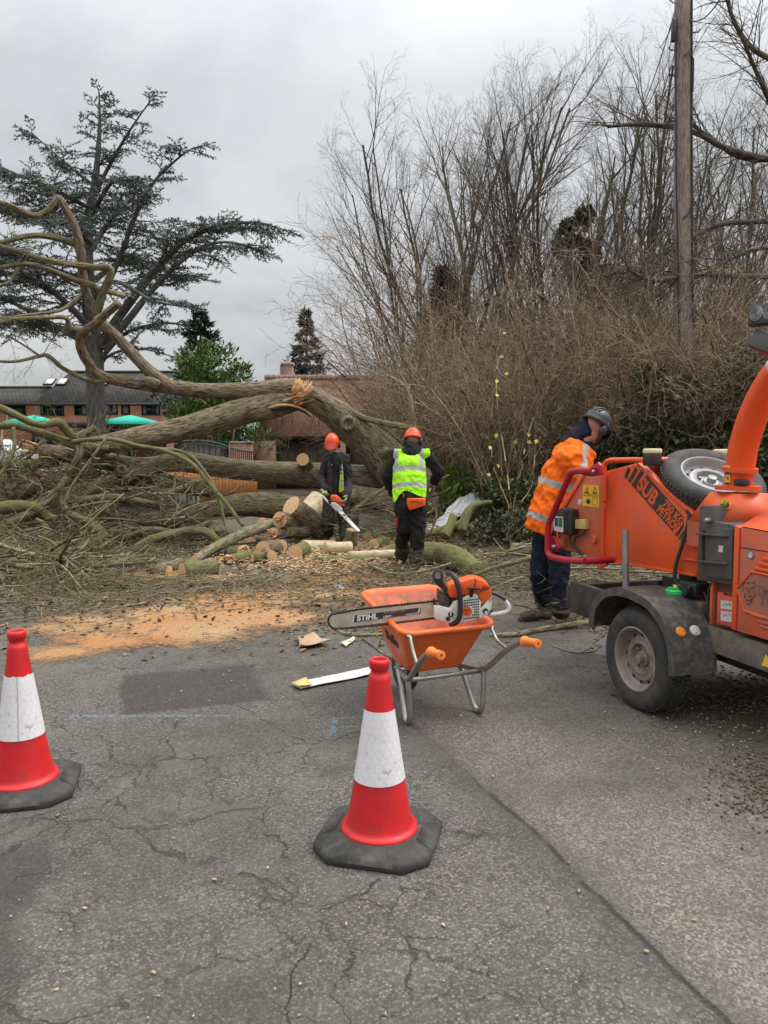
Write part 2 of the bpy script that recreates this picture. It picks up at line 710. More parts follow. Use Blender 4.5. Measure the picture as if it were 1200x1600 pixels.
M_orange = mk('chipper_orange_paint', (0.72, 0.085, 0.016), (0.83, 0.115, 0.022), 2.2, 0.4, bump=0.03, dirt=(0.42, 0.13, 0.07), damt=0.46, dscale=4.5, scuff=(0.22, 0.10, 0.065))
M_orangedirty = mk('chipper_dusty_paint', (0.56, 0.105, 0.045), (0.70, 0.14, 0.06), 2.6, 0.62, bump=0.05, dirt=(0.33, 0.15, 0.10), damt=0.6, dscale=5, scuff=(0.20, 0.12, 0.09))
M_red = mk('control_bar_red', (0.36, 0.008, 0.022), (0.44, 0.014, 0.032), 5, 0.4, dirt=(0.22, 0.05, 0.04), damt=0.3, scuff=(0.2, 0.1, 0.08))
M_dgrey = mk('dark_grey_panel', (0.050, 0.048, 0.046), (0.085, 0.08, 0.075), 5, 0.55, dirt=(0.15, 0.125, 0.10), damt=0.42, dscale=7)
M_chassis = mk('grimy_chassis_steel', (0.075, 0.068, 0.058), (0.15, 0.13, 0.108), 5, 0.75, bump=0.2, dirt=(0.26, 0.215, 0.16), damt=0.55, dscale=9)
M_fender = mk('mudguard_plastic', (0.045, 0.044, 0.043), (0.075, 0.072, 0.07), 5, 0.5, dirt=(0.22, 0.195, 0.165), damt=0.5, dscale=24, bump=0.1)
M_black = mk('black_plastic', (0.018, 0.018, 0.018), (0.035, 0.034, 0.033), 10, 0.45)
M_void = mk('dark_recess', (0.012, 0.012, 0.012), None, 10, 0.9)  # near-black; also painted as shade under the eaves and chassis
M_silver = mk('silver_wheel', (0.25, 0.25, 0.25), (0.34, 0.34, 0.34), 6, 0.48, 0.3, dirt=(0.25, 0.23, 0.2), damt=0.2)
M_dirtyrim = mk('dusty_wheel_steel', (0.24, 0.205, 0.165), (0.36, 0.31, 0.26), 7, 0.65, 0.25, dirt=(0.11, 0.09, 0.07), damt=0.45, dscale=10)
M_yell = mk('yellow_sticker', (0.78, 0.48, 0.03), (0.85, 0.56, 0.06), 20, 0.5, dirt=(0.45, 0.28, 0.06), damt=0.3, dscale=30)
M_white = mk('white_plastic', (0.68, 0.67, 0.64), (0.80, 0.79, 0.76), 9, 0.45, dirt=(0.40, 0.36, 0.28), damt=0.28, dscale=22)
M_cream = mk('cream_lamp_lens', (0.75, 0.66, 0.30), (0.85, 0.78, 0.45), 20, 0.3)
M_sticker = mk('grey_white_sticker', (0.55, 0.53, 0.50), (0.70, 0.69, 0.67), 40, 0.5, dirt=(0.10, 0.09, 0.09), damt=0.45, dscale=60)
M_green = mk('green_cap_plastic', (0.02, 0.50, 0.11), (0.03, 0.60, 0.15), 20, 0.4)
M_amber = mk('amber_reflector', (0.75, 0.22, 0.02), (0.85, 0.30, 0.03), 50, 0.25)
M_sawor = mk('saw_orange_plastic', (0.80, 0.10, 0.012), (0.86, 0.13, 0.02), 6, 0.35, dirt=(0.4, 0.09, 0.03), damt=0.2, dscale=25)
M_sawwh = mk('saw_white_plastic', (0.66, 0.65, 0.61), (0.76, 0.75, 0.71), 12, 0.45, dirt=(0.36, 0.30, 0.20), damt=0.35, dscale=28)
M_bar = mk('guide_bar_steel', (0.46, 0.41, 0.32), (0.62, 0.57, 0.48), 10, 0.45, 0.25, dirt=(0.40, 0.27, 0.13), damt=0.5, dscale=14)
M_chain = mk('oily_chain', (0.035, 0.025, 0.018), (0.10, 0.07, 0.05), 60, 0.5, 0.6)
M_letwhite = mk('lettering_white', (0.72, 0.72, 0.70), (0.78, 0.78, 0.76), 30, 0.5)
M_letblack = mk('lettering_black', (0.03, 0.022, 0.02), (0.06, 0.045, 0.04), 30, 0.6)
M_letgrey = mk('lettering_grey', (0.16, 0.16, 0.16), (0.24, 0.24, 0.24), 30, 0.6)

M_blackcloth = mk('black_cloth', (0.013, 0.013, 0.014), (0.034, 0.033, 0.034), 7, 0.9, bump=0.6, bscale=16, spec=0.2)
M_charcloth = mk('charcoal_cloth', (0.026, 0.024, 0.026), (0.062, 0.056, 0.058), 7, 0.9, bump=0.6, bscale=14, spec=0.2)
M_navycloth = mk('dark_navy_cloth', (0.010, 0.013, 0.022), (0.024, 0.028, 0.042), 6, 0.9, bump=0.7, bscale=14, spec=0.2)
M_greycloth = mk('dusty_trouser_cloth', (0.022, 0.024, 0.022), (0.055, 0.055, 0.05), 9, 0.92, bump=0.7, bscale=18, dirt=(0.13, 0.12, 0.09), damt=0.35, dscale=10, spec=0.2)
M_bootbrown = mk('muddy_boot_leather', (0.040, 0.026, 0.018), (0.10, 0.068, 0.045), 16, 0.8, bump=0.4, bscale=30, dirt=(0.20, 0.16, 0.12), damt=0.45, dscale=20)
M_bootblack = mk('grimy_gaiter', (0.03, 0.029, 0.026), (0.075, 0.07, 0.06), 16, 0.85, bump=0.8, bscale=22, dirt=(0.16, 0.14, 0.11), damt=0.4, dscale=18)
M_skin = mk('skin', (0.42, 0.235, 0.165), (0.52, 0.30, 0.21), 18, 0.55)
M_hair = mk('dark_hair', (0.02, 0.014, 0.01), (0.04, 0.028, 0.02), 40, 0.7)
M_helmet = mk('helmet_orange', (0.85, 0.085, 0.02), (0.90, 0.11, 0.03), 8, 0.3)
M_helmetblk = mk('helmet_charcoal', (0.018, 0.019, 0.021), (0.032, 0.033, 0.036), 8, 0.42)
M_visor = mk('visor_red_mesh', (0.42, 0.03, 0.015), (0.52, 0.05, 0.02), 60, 0.4)
M_glove = mk('lime_glove', (0.24, 0.30, 0.11), (0.38, 0.44, 0.19), 20, 0.8)
M_pocket = mk('pocket_orange_cloth', (0.80, 0.10, 0.015), (0.88, 0.13, 0.02), 14, 0.8, bump=0.3)
M_reflect = mk('reflective_tape', (0.42, 0.42, 0.41), (0.52, 0.52, 0.51), 30, 0.4)
M_redcloth = mk('red_stripe_cloth', (0.5, 0.03, 0.015), None, 14, 0.8)

M_brick = None
M_glass = mk('dark_window_glass', (0.025, 0.03, 0.034), (0.05, 0.056, 0.06), 0.6, 0.12, spec=0.6)
M_frameblk = mk('black_window_frame', (0.012, 0.012, 0.013), None, 5, 0.5)
M_curtain = mk('pale_curtain', (0.34, 0.34, 0.33), (0.45, 0.45, 0.43), 3, 0.9)
M_teal = mk('teal_canvas', (0.012, 0.36, 0.26), (0.02, 0.44, 0.32), 2, 0.8)
M_fence = mk('orange_stained_timber', (0.36, 0.135, 0.035), (0.50, 0.21, 0.06), 6, 0.75, bump=0.2)
M_oldwood = mk('weathered_board', (0.13, 0.10, 0.075), (0.23, 0.185, 0.14), 4, 0.85, bump=0.3)
M_iron = mk('dark_iron_paint', (0.03, 0.034, 0.034), (0.055, 0.06, 0.06), 6, 0.5)
M_stone = mk('pale_concrete', (0.36, 0.34, 0.31), (0.48, 0.46, 0.43), 4, 0.85, bump=0.2)
M_vanwhite = mk('white_vehicle_paint', (0.68, 0.69, 0.70), (0.76, 0.77, 0.78), 2, 0.3)
M_card = mk('brown_cardboard', (0.36, 0.22, 0.14), (0.48, 0.31, 0.21), 9, 0.85)
M_cream2 = mk('pale_cardboard', (0.56, 0.48, 0.36), (0.62, 0.54, 0.42), 9, 0.8)
M_paper = mk('scuffed_white_card', (0.60, 0.59, 0.56), (0.72, 0.71, 0.69), 12, 0.6, dirt=(0.30, 0.27, 0.22), damt=0.38, dscale=26)
M_straw = mk('yellowed_card', (0.62, 0.45, 0.14), (0.70, 0.55, 0.22), 22, 0.7)
M_cable = mk('cable_black', (0.02, 0.02, 0.02), None, 5, 0.6)
M_zinc = mk('zinc_cover_strip', (0.19, 0.20, 0.21), (0.28, 0.29, 0.30), 14, 0.5, 0.5)


def brickmat(name, a, b, mortar, sc=1.0, bw=0.225, rh=0.075, ms=0.008, wob=0.0, axis='XZ'):
    t = NT(name)
    co = t.coord('Object')
    sx = t.n('ShaderNodeSeparateXYZ')
    t.l(co, sx.inputs[0])
    cb = t.n('ShaderNodeCombineXYZ')
    t.l(t.math('ADD', sx.outputs[0], sx.outputs[1]) if axis == 'XZ' else sx.outputs[0], cb.inputs[0])
    t.l(sx.outputs[2] if axis == 'XZ' else sx.outputs[1], cb.inputs[1])
    br = t.n('ShaderNodeTexBrick')
    br.inputs['Scale'].default_value = 1
    br.inputs['Mortar Size'].default_value = ms
    br.inputs['Brick Width'].default_value = bw
    br.inputs['Row Height'].default_value = rh
    br.inputs['Bias'].default_value = 0.0
    t.set(br.inputs['Color1'], a)
    t.set(br.inputs['Color2'], b)
    t.set(br.inputs['Mortar'], mortar)
    t.l(cb.outputs[0], br.inputs['Vector'])
    col = t.mix(t.ramp(t.noise(co, 1.2, 5), [(0.35, 0.0), (0.75, 0.6)]), br.outputs[0], tuple(x * 0.55 for x in a))
    MATS[name] = t.fin(col, 0.9, 0, 0.2)
    t.bump(br.outputs['Fac'], -0.4, 0.01)
    return MATS[name]


M_brick = brickmat('red_brick', (0.44, 0.16, 0.095), (0.34, 0.125, 0.08), (0.36, 0.29, 0.23))
M_brickpale = brickmat('weathered_brick', (0.33, 0.16, 0.11), (0.24, 0.125, 0.09), (0.33, 0.28, 0.23))


def tilemat(name, a, b, dark, moss, mossamt, bw, rh):
    """plain clay or concrete tiles in courses; local coordinates: X along, Y up the slope"""
    t = NT(name)
    co = t.coord('tc')
    br = t.n('ShaderNodeTexBrick')
    br.inputs['Scale'].default_value = 1
    br.inputs['Mortar Size'].default_value = rh * 0.1
    br.inputs['Brick Width'].default_value = bw
    br.inputs['Row Height'].default_value = rh
    t.set(br.inputs['Color1'], a)
    t.set(br.inputs['Color2'], b)
    t.set(br.inputs['Mortar'], dark)
    t.l(co, br.inputs['Vector'])
    col = t.mix(t.ramp(t.noise(co, 0.8, 5, 0.6), [(0.35, 0.0), (0.7, 0.75)]), br.outputs[0], tuple((x + y) * 0.3 for x, y in zip(a, b)))
    col = t.mix(t.ramp(t.noise(co, 1.6, 8, 0.7), [(0.7 - 0.3 * mossamt, 0.0), (0.85 - 0.3 * mossamt, 0.8)]), col, moss)
    sy = t.n('ShaderNodeSeparateXYZ')
    t.l(co, sy.inputs[0])
    saw = t.math('FRACT', t.math('DIVIDE', sy.outputs[1], rh))
    t.bump(saw, -0.9, rh * 0.35)
    MATS[name] = t.fin(col, 0.9, 0, 0.2)
    return MATS[name]


M_tilegrey = tilemat('dark_concrete_tiles', (0.060, 0.056, 0.052), (0.095, 0.088, 0.08), (0.02, 0.019, 0.018), (0.22, 0.22, 0.20), 0.32, 0.33, 0.32)
M_tilered = tilemat('old_clay_tiles', (0.18, 0.088, 0.06), (0.27, 0.14, 0.098), (0.06, 0.038, 0.03), (0.15, 0.14, 0.07), 0.34, 0.17, 0.10)


def sleevemat():
    t = NT('reflective_white_sleeve')
    co = t.coord('tc')
    ds = []
    for off in (0.0, 0.5):      # honeycomb of round cells: two staggered grids
        m = t.n('ShaderNodeMapping')
        m.inputs['Scale'].default_value = (31, 31 / 1.732, 1)
        m.inputs['Location'].default_value = (off, off, 0)
        t.l(co, m.inputs[0])
        fr = t.n('ShaderNodeVectorMath', operation='FRACTION')
        t.l(m.outputs[0], fr.inputs[0])
        sb = t.n('ShaderNodeVectorMath', operation='SUBTRACT')
        t.l(fr.outputs[0], sb.inputs[0])
        sb.inputs[1].default_value = (0.5, 0.5, 0)
        ml = t.n('ShaderNodeVectorMath', operation='MULTIPLY')
        t.l(sb.outputs[0], ml.inputs[0])
        ml.inputs[1].default_value = (1, 1.732, 0)
        ln = t.n('ShaderNodeVectorMath', operation='LENGTH')
        t.l(ml.outputs[0], ln.inputs[0])
        ds.append(ln.outputs['Value'])
    dd = t.math('MINIMUM', ds[0], ds[1])
    hexm = t.ramp(dd, [(0.40, 0.0), (0.455, 1.0), (0.52, 0.15)])
    col = t.mix(t.math('MULTIPLY', hexm, 0.55), (0.80, 0.78, 0.785), (0.60, 0.58, 0.585))
    ob = t.coord('Object')
    sc = t.ramp(t.noise(ob, 17, 9, 0.76), [(0.56, 0.0), (0.66, 0.8)])
    col = t.mix(sc, col, (0.30, 0.27, 0.25))
    col = t.mix(t.ramp(t.noise(ob, 5, 5), [(0.45, 0.0), (0.75, 0.5)]), col, (0.74, 0.64, 0.66))
    return t.fin(col, 0.38, 0, 0.5)


M_sleeve = sleevemat()


def hivis(name, c1, c2, tests):
    """fluorescent cloth with sewn reflective bands; tests(t, x, y, z) -> mask socket"""
    t = NT(name)
    co = t.coord('Object')
    s = t.n('ShaderNodeSeparateXYZ')
    t.l(co, s.inputs[0])
    base = t.mix(t.ramp(t.noise(co, 5, 4), [(0.3, 0.0), (0.7, 1.0)]), c1, c2)
    m = tests(t, s.outputs[0], s.outputs[1], s.outputs[2])
    col = t.mix(m, base, (0.40, 0.40, 0.39))
    h = t.math('ADD', t.noise(t.coord('Object', (1, 1, 0.45)), 13, 3, 0.5, 0.8), t.math('MULTIPLY', t.noise(co, 40, 3), 0.12))
    t.bump(h, 0.75, 0.035)
    return t.fin(col, 0.75, 0, 0.2)


def band(t, v, a, b):
    return t.math('MULTIPLY', t.math('GREATER_THAN', v, a), t.math('LESS_THAN', v, b))


def asphalt():
    t = NT('worn_asphalt')
    co = t.coord('Object')
    s = t.n('ShaderNodeSeparateXYZ')
    t.l(co, s.inputs[0])
    X, Y = s.outputs[0], s.outputs[1]
    big = t.noise(co, 0.55, 5, 0.6)
    mid = t.noise(co, 3.5, 6, 0.65)
    stones = t.voro(co, 105)
    st2 = t.voro(co, 150)
    fine = t.noise(co, 230, 3, 0.6)
    sc = t.n('ShaderNodeSeparateColor')
    t.l(stones.outputs['Color'], sc.inputs[0])
    col = t.ramp(sc.outputs[0], [(0.0, (0.064, 0.057, 0.047)), (0.45, (0.124, 0.112, 0.094)), (0.82, (0.180, 0.163, 0.136)), (1.0, (0.275, 0.25, 0.205))])
    # dark binder between stones
    gap = t.ramp(stones.outputs['Distance'], [(0.35, 0.0), (0.75, 0.6)])
    col = t.mix(gap, col, (0.036, 0.034, 0.031))
    col = t.mix(t.ramp(fine, [(0.35, 0.3), (0.65, 0.0)]), col, (0.04, 0.038, 0.035))
    # broad wear: paler worn areas, darker damp ones
    col = t.mix(t.ramp(big, [(0.40, 0.55), (0.54, 0.0)]), col, (0.05, 0.045, 0.039))
    blot = t.ramp(t.noise(co, 1.9, 6, 0.62, 0.6), [(0.56, 0.0), (0.68, 0.5)])
    col = t.mix(blot, col, (0.045, 0.041, 0.036))
    col = t.mix(t.ramp(mid, [(0.46, 0.0), (0.72, 0.38)]), col, (0.185, 0.175, 0.158))
    # the right half beyond the seam was laid later and is browner and paler
    seamx = t.math('ADD', t.math('MULTIPLY', t.math('SUBTRACT', 4.3, Y), 0.345), 0.16)
    wob = t.math('MULTIPLY', t.math('SUBTRACT', t.noise(co, 2.5, 4), 0.5), 0.10)
    rel = t.math('SUBTRACT', t.math('ADD', X, wob), seamx)
    right = t.math('MULTIPLY', t.maprange(rel, -0.02, 0.03), t.maprange(Y, 4.9, 4.4))
    right = t.math('MULTIPLY', right, t.ramp(t.noise(co, 1.4, 5), [(0.36, 0.2), (0.6, 1.0)]))
    col = t.mix(t.math('MULTIPLY', right, 0.6), col, t.mix(t.math('POWER', sc.outputs[1], 2.0), (0.095, 0.083, 0.064), (0.36, 0.32, 0.255)))
    # cracks: warped cell edges, only where the surface has failed
    warp = t.n('ShaderNodeVectorMath', operation='MULTIPLY_ADD')
    t.l(t.noise(co, 3.2, 5, 0.6, 0, True), warp.inputs[0])
    warp.inputs[1].default_value = (0.42, 0.42, 0)
    t.l(co, warp.inputs[2])
    c1 = t.voro(warp.outputs[0], 1.15, 'DISTANCE_TO_EDGE')
    c2 = t.voro(warp.outputs[0], 3.1, 'DISTANCE_TO_EDGE')
    zone = t.ramp(t.noise(co, 0.75, 3), [(0.43, 0.0), (0.55, 1.0)])
    leftz = t.maprange(rel, 0.0, -0.25)
    near = t.maprange(Y, 5.2, 4.2)
    k1 = t.math('MULTIPLY', t.ramp(c1.outputs[0], [(0.0025, 1.0), (0.008, 0.0)]), t.ramp(t.noise(co, 0.9, 2), [(0.40, 0.25), (0.5, 1.0)]))
    k2 = t.math('MULTIPLY', t.ramp(c2.outputs[0], [(0.004, 1.0), (0.015, 0.0)]), zone)
    k = t.math('MULTIPLY', t.math('MULTIPLY', t.math('MAXIMUM', k1, t.math('MULTIPLY', k2, 0.9)), leftz), near)
    brk = t.ramp(t.noise(co, 6, 4), [(0.36, 0.15), (0.55, 1.0)])
    k = t.math('MULTIPLY', k, brk)
    sm = t.math('MULTIPLY', t.math('ABSOLUTE', rel), 1.0)
    seam = t.math('MULTIPLY', t.ramp(sm, [(0.004, 1.0), (0.016, 0.0)]), t.maprange(Y, 3.7, 3.3))
    seam = t.math('MULTIPLY', seam, t.ramp(t.noise(co, 9, 4), [(0.34, 0.25), (0.5, 1.0)]))
    seamd = t.math('MULTIPLY', t.ramp(sm, [(0.0, 0.5), (0.16, 0.0)]), t.maprange(Y, 4.2, 3.4))
    col = t.mix(seamd, col, (0.05, 0.047, 0.042))
    k = t.math('MAXIMUM', k, seam)
    col = t.mix(t.math('MULTIPLY', k, 0.8), col, (0.022, 0.020, 0.017))
    # square repair laid in darker stone
    px = t.math('ADD', X, t.math('MULTIPLY', t.math('SUBTRACT', t.noise(co, 5, 5), 0.5), 0.16))
    u1 = t.math('ADD', px, t.math('MULTIPLY', t.math('SUBTRACT', Y, 4.8), 0.34))
    v1 = t.math('ADD', Y, t.math('MULTIPLY', t.math('ADD', X, 1.2), -0.33))
    rect = t.math('MULTIPLY', t.math('MULTIPLY', t.maprange(u1, -1.70, -1.66), t.maprange(u1, -0.72, -0.80)), t.math('MULTIPLY', t.maprange(v1, 4.46, 4.51), t.maprange(v1, 5.40, 5.30)))
    col = t.mix(t.math('MULTIPLY', rect, 0.92), col, t.mix(sc.outputs[2], (0.026, 0.022, 0.020), (0.072, 0.062, 0.055)))
    # darker tar strip and blotches at the left
    lx = t.math('ADD', t.math('ADD', X, t.math('MULTIPLY', Y, 0.314)), t.math('MULTIPLY', t.math('SUBTRACT', mid, 0.5), 0.22))
    strip = t.math('MULTIPLY', t.maprange(lx, -0.38, -0.45), t.maprange(Y, 3.0, 2.85))
    col = t.mix(t.math('MULTIPLY', strip, 0.62), col, (0.036, 0.033, 0.029))
    # blue survey spray marks
    def seg(x0, x1, y0, y1):
        return t.math('MULTIPLY', band(t, X, x0, x1), band(t, Y, y0, y1))
    paint = t.math('MAXIMUM', seg(-0.30, -0.02, 4.33, 4.355), seg(-0.30, -0.02, 4.19, 4.21))
    paint = t.math('MAXIMUM', paint, seg(-0.30, -0.265, 4.10, 4.36))
    paint = t.math('MAXIMUM', paint, seg(-1.95, -0.9, 4.36, 4.385))
    paint = t.math('MULTIPLY', paint, t.ramp(t.noise(co, 24, 4), [(0.42, 0.0), (0.62, 0.65)]))
    col = t.mix(paint, col, (0.13, 0.25, 0.40))
    # fine pale chip dust strewn by the chipper
    dust = t.math('MULTIPLY', t.ramp(st2.outputs['Distance'], [(0.10, 1.0), (0.20, 0.0)]), t.ramp(t.noise(co, 2.0, 5), [(0.42, 0.0), (0.66, 0.8)]))
    col = t.mix(t.math('MULTIPLY', dust, 0.55), col, (0.48, 0.42, 0.31))
    # damp earth and rotted leaf, far carriageway; deepened as painted shade under heap
    mud_shade = t.math('MULTIPLY', t.maprange(Y, 5.9, 7.9), t.ramp(t.noise(co, 1.6, 7, 0.65), [(0.30, 0.1), (0.52, 1.0)]))
    col = t.mix(t.math('MULTIPLY', mud_shade, 0.85), col, t.mix(t.ramp(t.noise(co, 34, 5, 0.7), [(0.35, 0), (0.65, 1)]), (0.04, 0.03, 0.02), (0.21, 0.165, 0.11)))
    h = t.math('ADD', t.math('MULTIPLY', stones.outputs['Distance'], -0.7), t.math('MULTIPLY', fine, 0.4))
    h = t.math('SUBTRACT', h, t.math('MULTIPLY', k, 2.5))
    t.bump(h, 0.65, 0.006)
    rg = t.maprange(mid, 0.35, 0.65, 0.62, 0.9)
    return t.fin(col, rg, 0, 0.35)


M_asphalt = asphalt()


def soilmat(name, a, b, c):
    t = NT(name)
    co = t.coord('Object')
    col = t.mix(t.ramp(t.noise(co, 1.1, 7, 0.65), [(0.35, 0), (0.65, 1)]), a, b)
    col = t.mix(t.ramp(t.noise(co, 14, 6, 0.7), [(0.5, 0), (0.72, 0.8)]), col, c)
    t.bump(t.noise(co, 22, 7, 0.7), 0.9, 0.04)
    return t.fin(col, 0.95, 0, 0.15)


M_soil = soilmat('leaf_mould_soil', (0.045, 0.034, 0.022), (0.09, 0.07, 0.042), (0.15, 0.105, 0.065))
M_grass = soilmat('rough_grass', (0.055, 0.075, 0.025), (0.085, 0.10, 0.035), (0.12, 0.115, 0.06))


def sawdustmat():
    t = NT('sawdust')
    co = t.coord('Object')
    a = t.n('ShaderNodeAttribute', attribute_name='amt')
    amt = a.outputs['Fac']
    n1 = t.noise(co, 2.3, 8, 0.66, 0.6)
    n2 = t.noise(co, 26, 5, 0.7)
    f = t.math('ADD', t.math('ADD', t.math('MULTIPLY', n1, 1.35), t.math('MULTIPLY', n2, 0.75)), t.math('MULTIPLY', amt, 1.0))
    al = t.ramp(t.math('MULTIPLY', f, 0.5), [(0.67, 0.0), (0.90, 0.9)])
    col = t.mix(t.ramp(t.noise(co, 0.9, 5), [(0.4, 0.0), (0.62, 1.0)]), (0.53, 0.25, 0.10), (0.50, 0.34, 0.19))
    col = t.mix(t.ramp(t.noise(co, 70, 5, 0.7), [(0.38, 0.0), (0.6, 1.0)]), t.mix(0.6, col, (0.13, 0.085, 0.05)), col)
    t.bump(n2, 0.5, 0.01)
    m = t.fin(col, 0.95, 0, 0.1)
    t.l(al, t.b.inputs['Alpha'])
    return m


M_sawdust = sawdustmat()


def plasticsheet():
    t = NT('translucent_plastic_sheet')
    co = t.coord('Object')
    col = t.mix(t.noise(co, 9, 5), (0.62, 0.63, 0.62), (0.86, 0.87, 0.86))
    t.bump(t.noise(t.coord('Object', (1, 1, 0.4)), 9, 5, 0.6, 1.0), 0.9, 0.05)
    m = t.fin(col, 0.3, 0, 0.5)
    t.b.inputs['Alpha'].default_value = 0.85
    return m


M_sheet = plasticsheet()
# ---------------------------------------------------------------- ground
mb = MB()
mb.add([(-900, -30, -0.03), (900, -30, -0.03), (900, 1800, -0.03), (-900, 1800, -0.03)], [(0, 1, 2, 3)])
tag(mb.build('ground', M_grass, smooth=False), kind='structure')

mb = MB()
road = [(-45, -12), (45, -12), (45, 8.8), (16, 9.0), (6.5, 9.6), (3.2, 10.6), (1.9, 11.8), (0.9, 13.2), (0.2, 15.5), (-0.5, 17.2), (-45, 17.2)]
mb.add([(x, y, 0.0) for x, y in road], [tuple(range(len(road)))])
tag(mb.build('road', M_asphalt, smooth=False), kind='structure')

mb = MB()
mb.add([(-22, 17.15, -0.012), (5, 17.15, -0.012), (6, 33, -0.012), (-22, 33, -0.012)], [(0, 1, 2, 3)])
tag(mb.build('verge', M_soil, smooth=False), kind='structure')

# the earth bank that carries the hedgerow
EDGE = [(-0.6, 17.4), (0.3, 15.3), (0.95, 13.3), (1.95, 11.9), (3.3, 10.7), (6.6, 9.7), (16, 9.1), (45, 8.9)]


def edge_y(x):
    for (x0, y0), (x1, y1) in zip(EDGE, EDGE[1:]):
        if x0 <= x <= x1:
            return y0 + (y1 - y0) * (x - x0) / (x1 - x0)
    return 17.4 if x < 0 else 8.9


def bank_z(x, y):
    if x < -0.6:
        return -0.02
    t = (y - edge_y(x)) / 2.6
    t = max(-0.05, min(1, t))
    s = t * t * (3 - 2 * t) if t > 0 else t * 0.6
    return 0.78 * s + 0.10 * noise.noise(V((x * 0.9, y * 0.9, 0))) * min(1, max(0, t * 3)) + 0.004


mb = MB()
xs = [-0.6 + 0.28 * i for i in range(80)] + [22 + 2.0 * i for i in range(12)]
nj = 34
vs, fs = [], []
for i, x in enumerate(xs):
    y0 = edge_y(x) - 0.05
    for j in range(nj):
        y = y0 + (j / (nj - 1)) ** 1.6 * 30 if j else y0
        vs.append((x, y, bank_z(x, y) if j else -0.025))
for i in range(len(xs) - 1):
    for j in range(nj - 1):
        a = i * nj + j
        fs.append((a, a + nj, a + nj + 1, a + 1))
mb.add(vs, fs)
tag(mb.build('hedge_bank', M_soil), kind='structure')

# sawdust drifted over the road
SD = [(95, 1020, .4, 0.62), (190, 1000, .5, 0.85), (290, 985, .6, 1.15), (390, 965, .55, 1.2), (300, 960, .6, 1.25), (380, 938, .6, 1.25), (470, 930, .55, 1.0),
      (255, 900, .5, 0.95), (330, 905, .5, 0.9), (520, 905, .7, 0.7), (560, 880, .8, .7), (480, 880, .7, .8), (600, 868, .8, .9), (550, 850, .9, 1.0), (620, 850, .9, .9), (150, 975, .6, 0.8), (560, 950, .6, .5)]
SDC = [(G(a, b).x, G(a, b).y, r, w) for a, b, r, w in SD]


def sd_amt(x, y):
    return max(w * math.exp(-(((x - cx) / (r * 1.25)) ** 2 + ((y - cy) / (r * 0.8)) ** 2)) for cx, cy, r, w in SDC)


mb = MB()
nx, ny = 90, 110
vs, amt = [], []
for j in range(ny + 1):
    for i in range(nx + 1):
        x, y = -4.2 + 6.2 * i / nx, 5.0 + 7.2 * j / ny
        a = sd_amt(x, y)
        vs.append((x, y, 0.006 + 0.012 * min(1, a)))
        amt.append(a)
mb.add(vs, [(j * (nx + 1) + i, j * (nx + 1) + i + 1, (j + 1) * (nx + 1) + i + 1, (j + 1) * (nx + 1) + i)
            for j in range(ny) for i in range(nx) if max(amt[j * (nx + 1) + i], amt[(j + 1) * (nx + 1) + i + 1]) > 0.08])
o = mb.build('sawdust', M_sawdust)
at = o.data.attributes.new('amt', 'FLOAT', 'POINT')
at.data.foreach_set('value', np.array(amt, dtype=np.float32))
tag(o, kind='stuff')


# ---------------------------------------------------------------- buildings
def pbox(mb, x0, y0, x1, y1, d, depth, bev=0.0):
    """a block whose front face fills that pixel rectangle at depth d"""
    a, b = P(x0, y1, d), P(x1, y0, d)
    mb.box(((a.x + b.x) / 2, d + depth / 2, (a.z + b.z) / 2), (abs(b.x - a.x), depth, abs(b.z - a.z)), bev=bev)


def slope(mb, a, b, c, d, th=0.12):
    """roof slope: a-b along the eaves, d-c along the ridge; tc = metres along / up"""
    a, b, c, d = V(a), V(b), V(c), V(d)
    ex = (b - a).normalized()
    n = (b - a).cross(d - a).normalized()
    ey = n.cross(ex)
    vs = [a, b, c, d]
    tc = [((p - a).dot(ex) + a.x, (p - a).dot(ey), 0) for p in vs]
    lo = [p - n * th for p in vs]
    mb.add(vs + lo, [(0, 1, 2, 3), (7, 6, 5, 4), (0, 4, 5, 1), (1, 5, 6, 2), (2, 6, 7, 3), (3, 7, 4, 0)], tc + tc)


HD = 60.0
house = thing('brick_house', 'long red brick house with a dark tiled roof and skylights behind the cedar trunk', 'house', (P(150, 720, HD).x, HD + 4, 0))


def hx(px, d=HD):
    return P(px, 690, d).x


def hz(py, d=HD):
    return P(600, py, d).z


zt = hz(629)
mb = MB()
x0, x1 = hx(-60), hx(300)
mb.box(((x0 + x1) / 2, HD + 4.0, zt / 2), (x1 - x0, 8.0, zt))
mb.build('wall', M_brick, house, smooth=False)
# gables closing the roof space
ridge = hz(582, HD + 4)
for xg in (hx(64) + 1.0, hx(300) - 0.3):
    mb = MB()
    mb.prism([(xg, HD, zt), (xg, HD + 8, zt), (xg, HD + 4, ridge - 0.25)], V((0.25, 0, 0)))
    mb.build('gable', M_brick, house, smooth=False)
ev = zt - 0.12
mb = MB()
a, b = hx(58), hx(304)
slope(mb, (a, HD - 0.5, ev), (b, HD - 0.5, ev), (b, HD + 4, ridge), (a + 1.1, HD + 4, ridge))
slope(mb, (b, HD + 8.5, ev), (a, HD + 8.5, ev), (a + 1.1, HD + 4, ridge), (b, HD + 4, ridge))
rz2 = hz(606, HD + 3)
a2 = hx(-62)
slope(mb, (a2, HD - 0.45, ev), (a - 0.02, HD - 0.45, ev), (a - 0.02, HD + 3, rz2), (a2, HD + 3, rz2))
slope(mb, (a - 0.02, HD + 8, ev), (a2, HD + 8, ev), (a2, HD + 3, rz2), (a - 0.02, HD + 3, rz2))
roof = mb.build('roof', M_tilegrey, house, smooth=False)
mb = MB()
mb.tube([V((a + 1.0, HD + 4, ridge + 0.03)), V((b, HD + 4, ridge + 0.03))], [0.13, 0.13], 8)
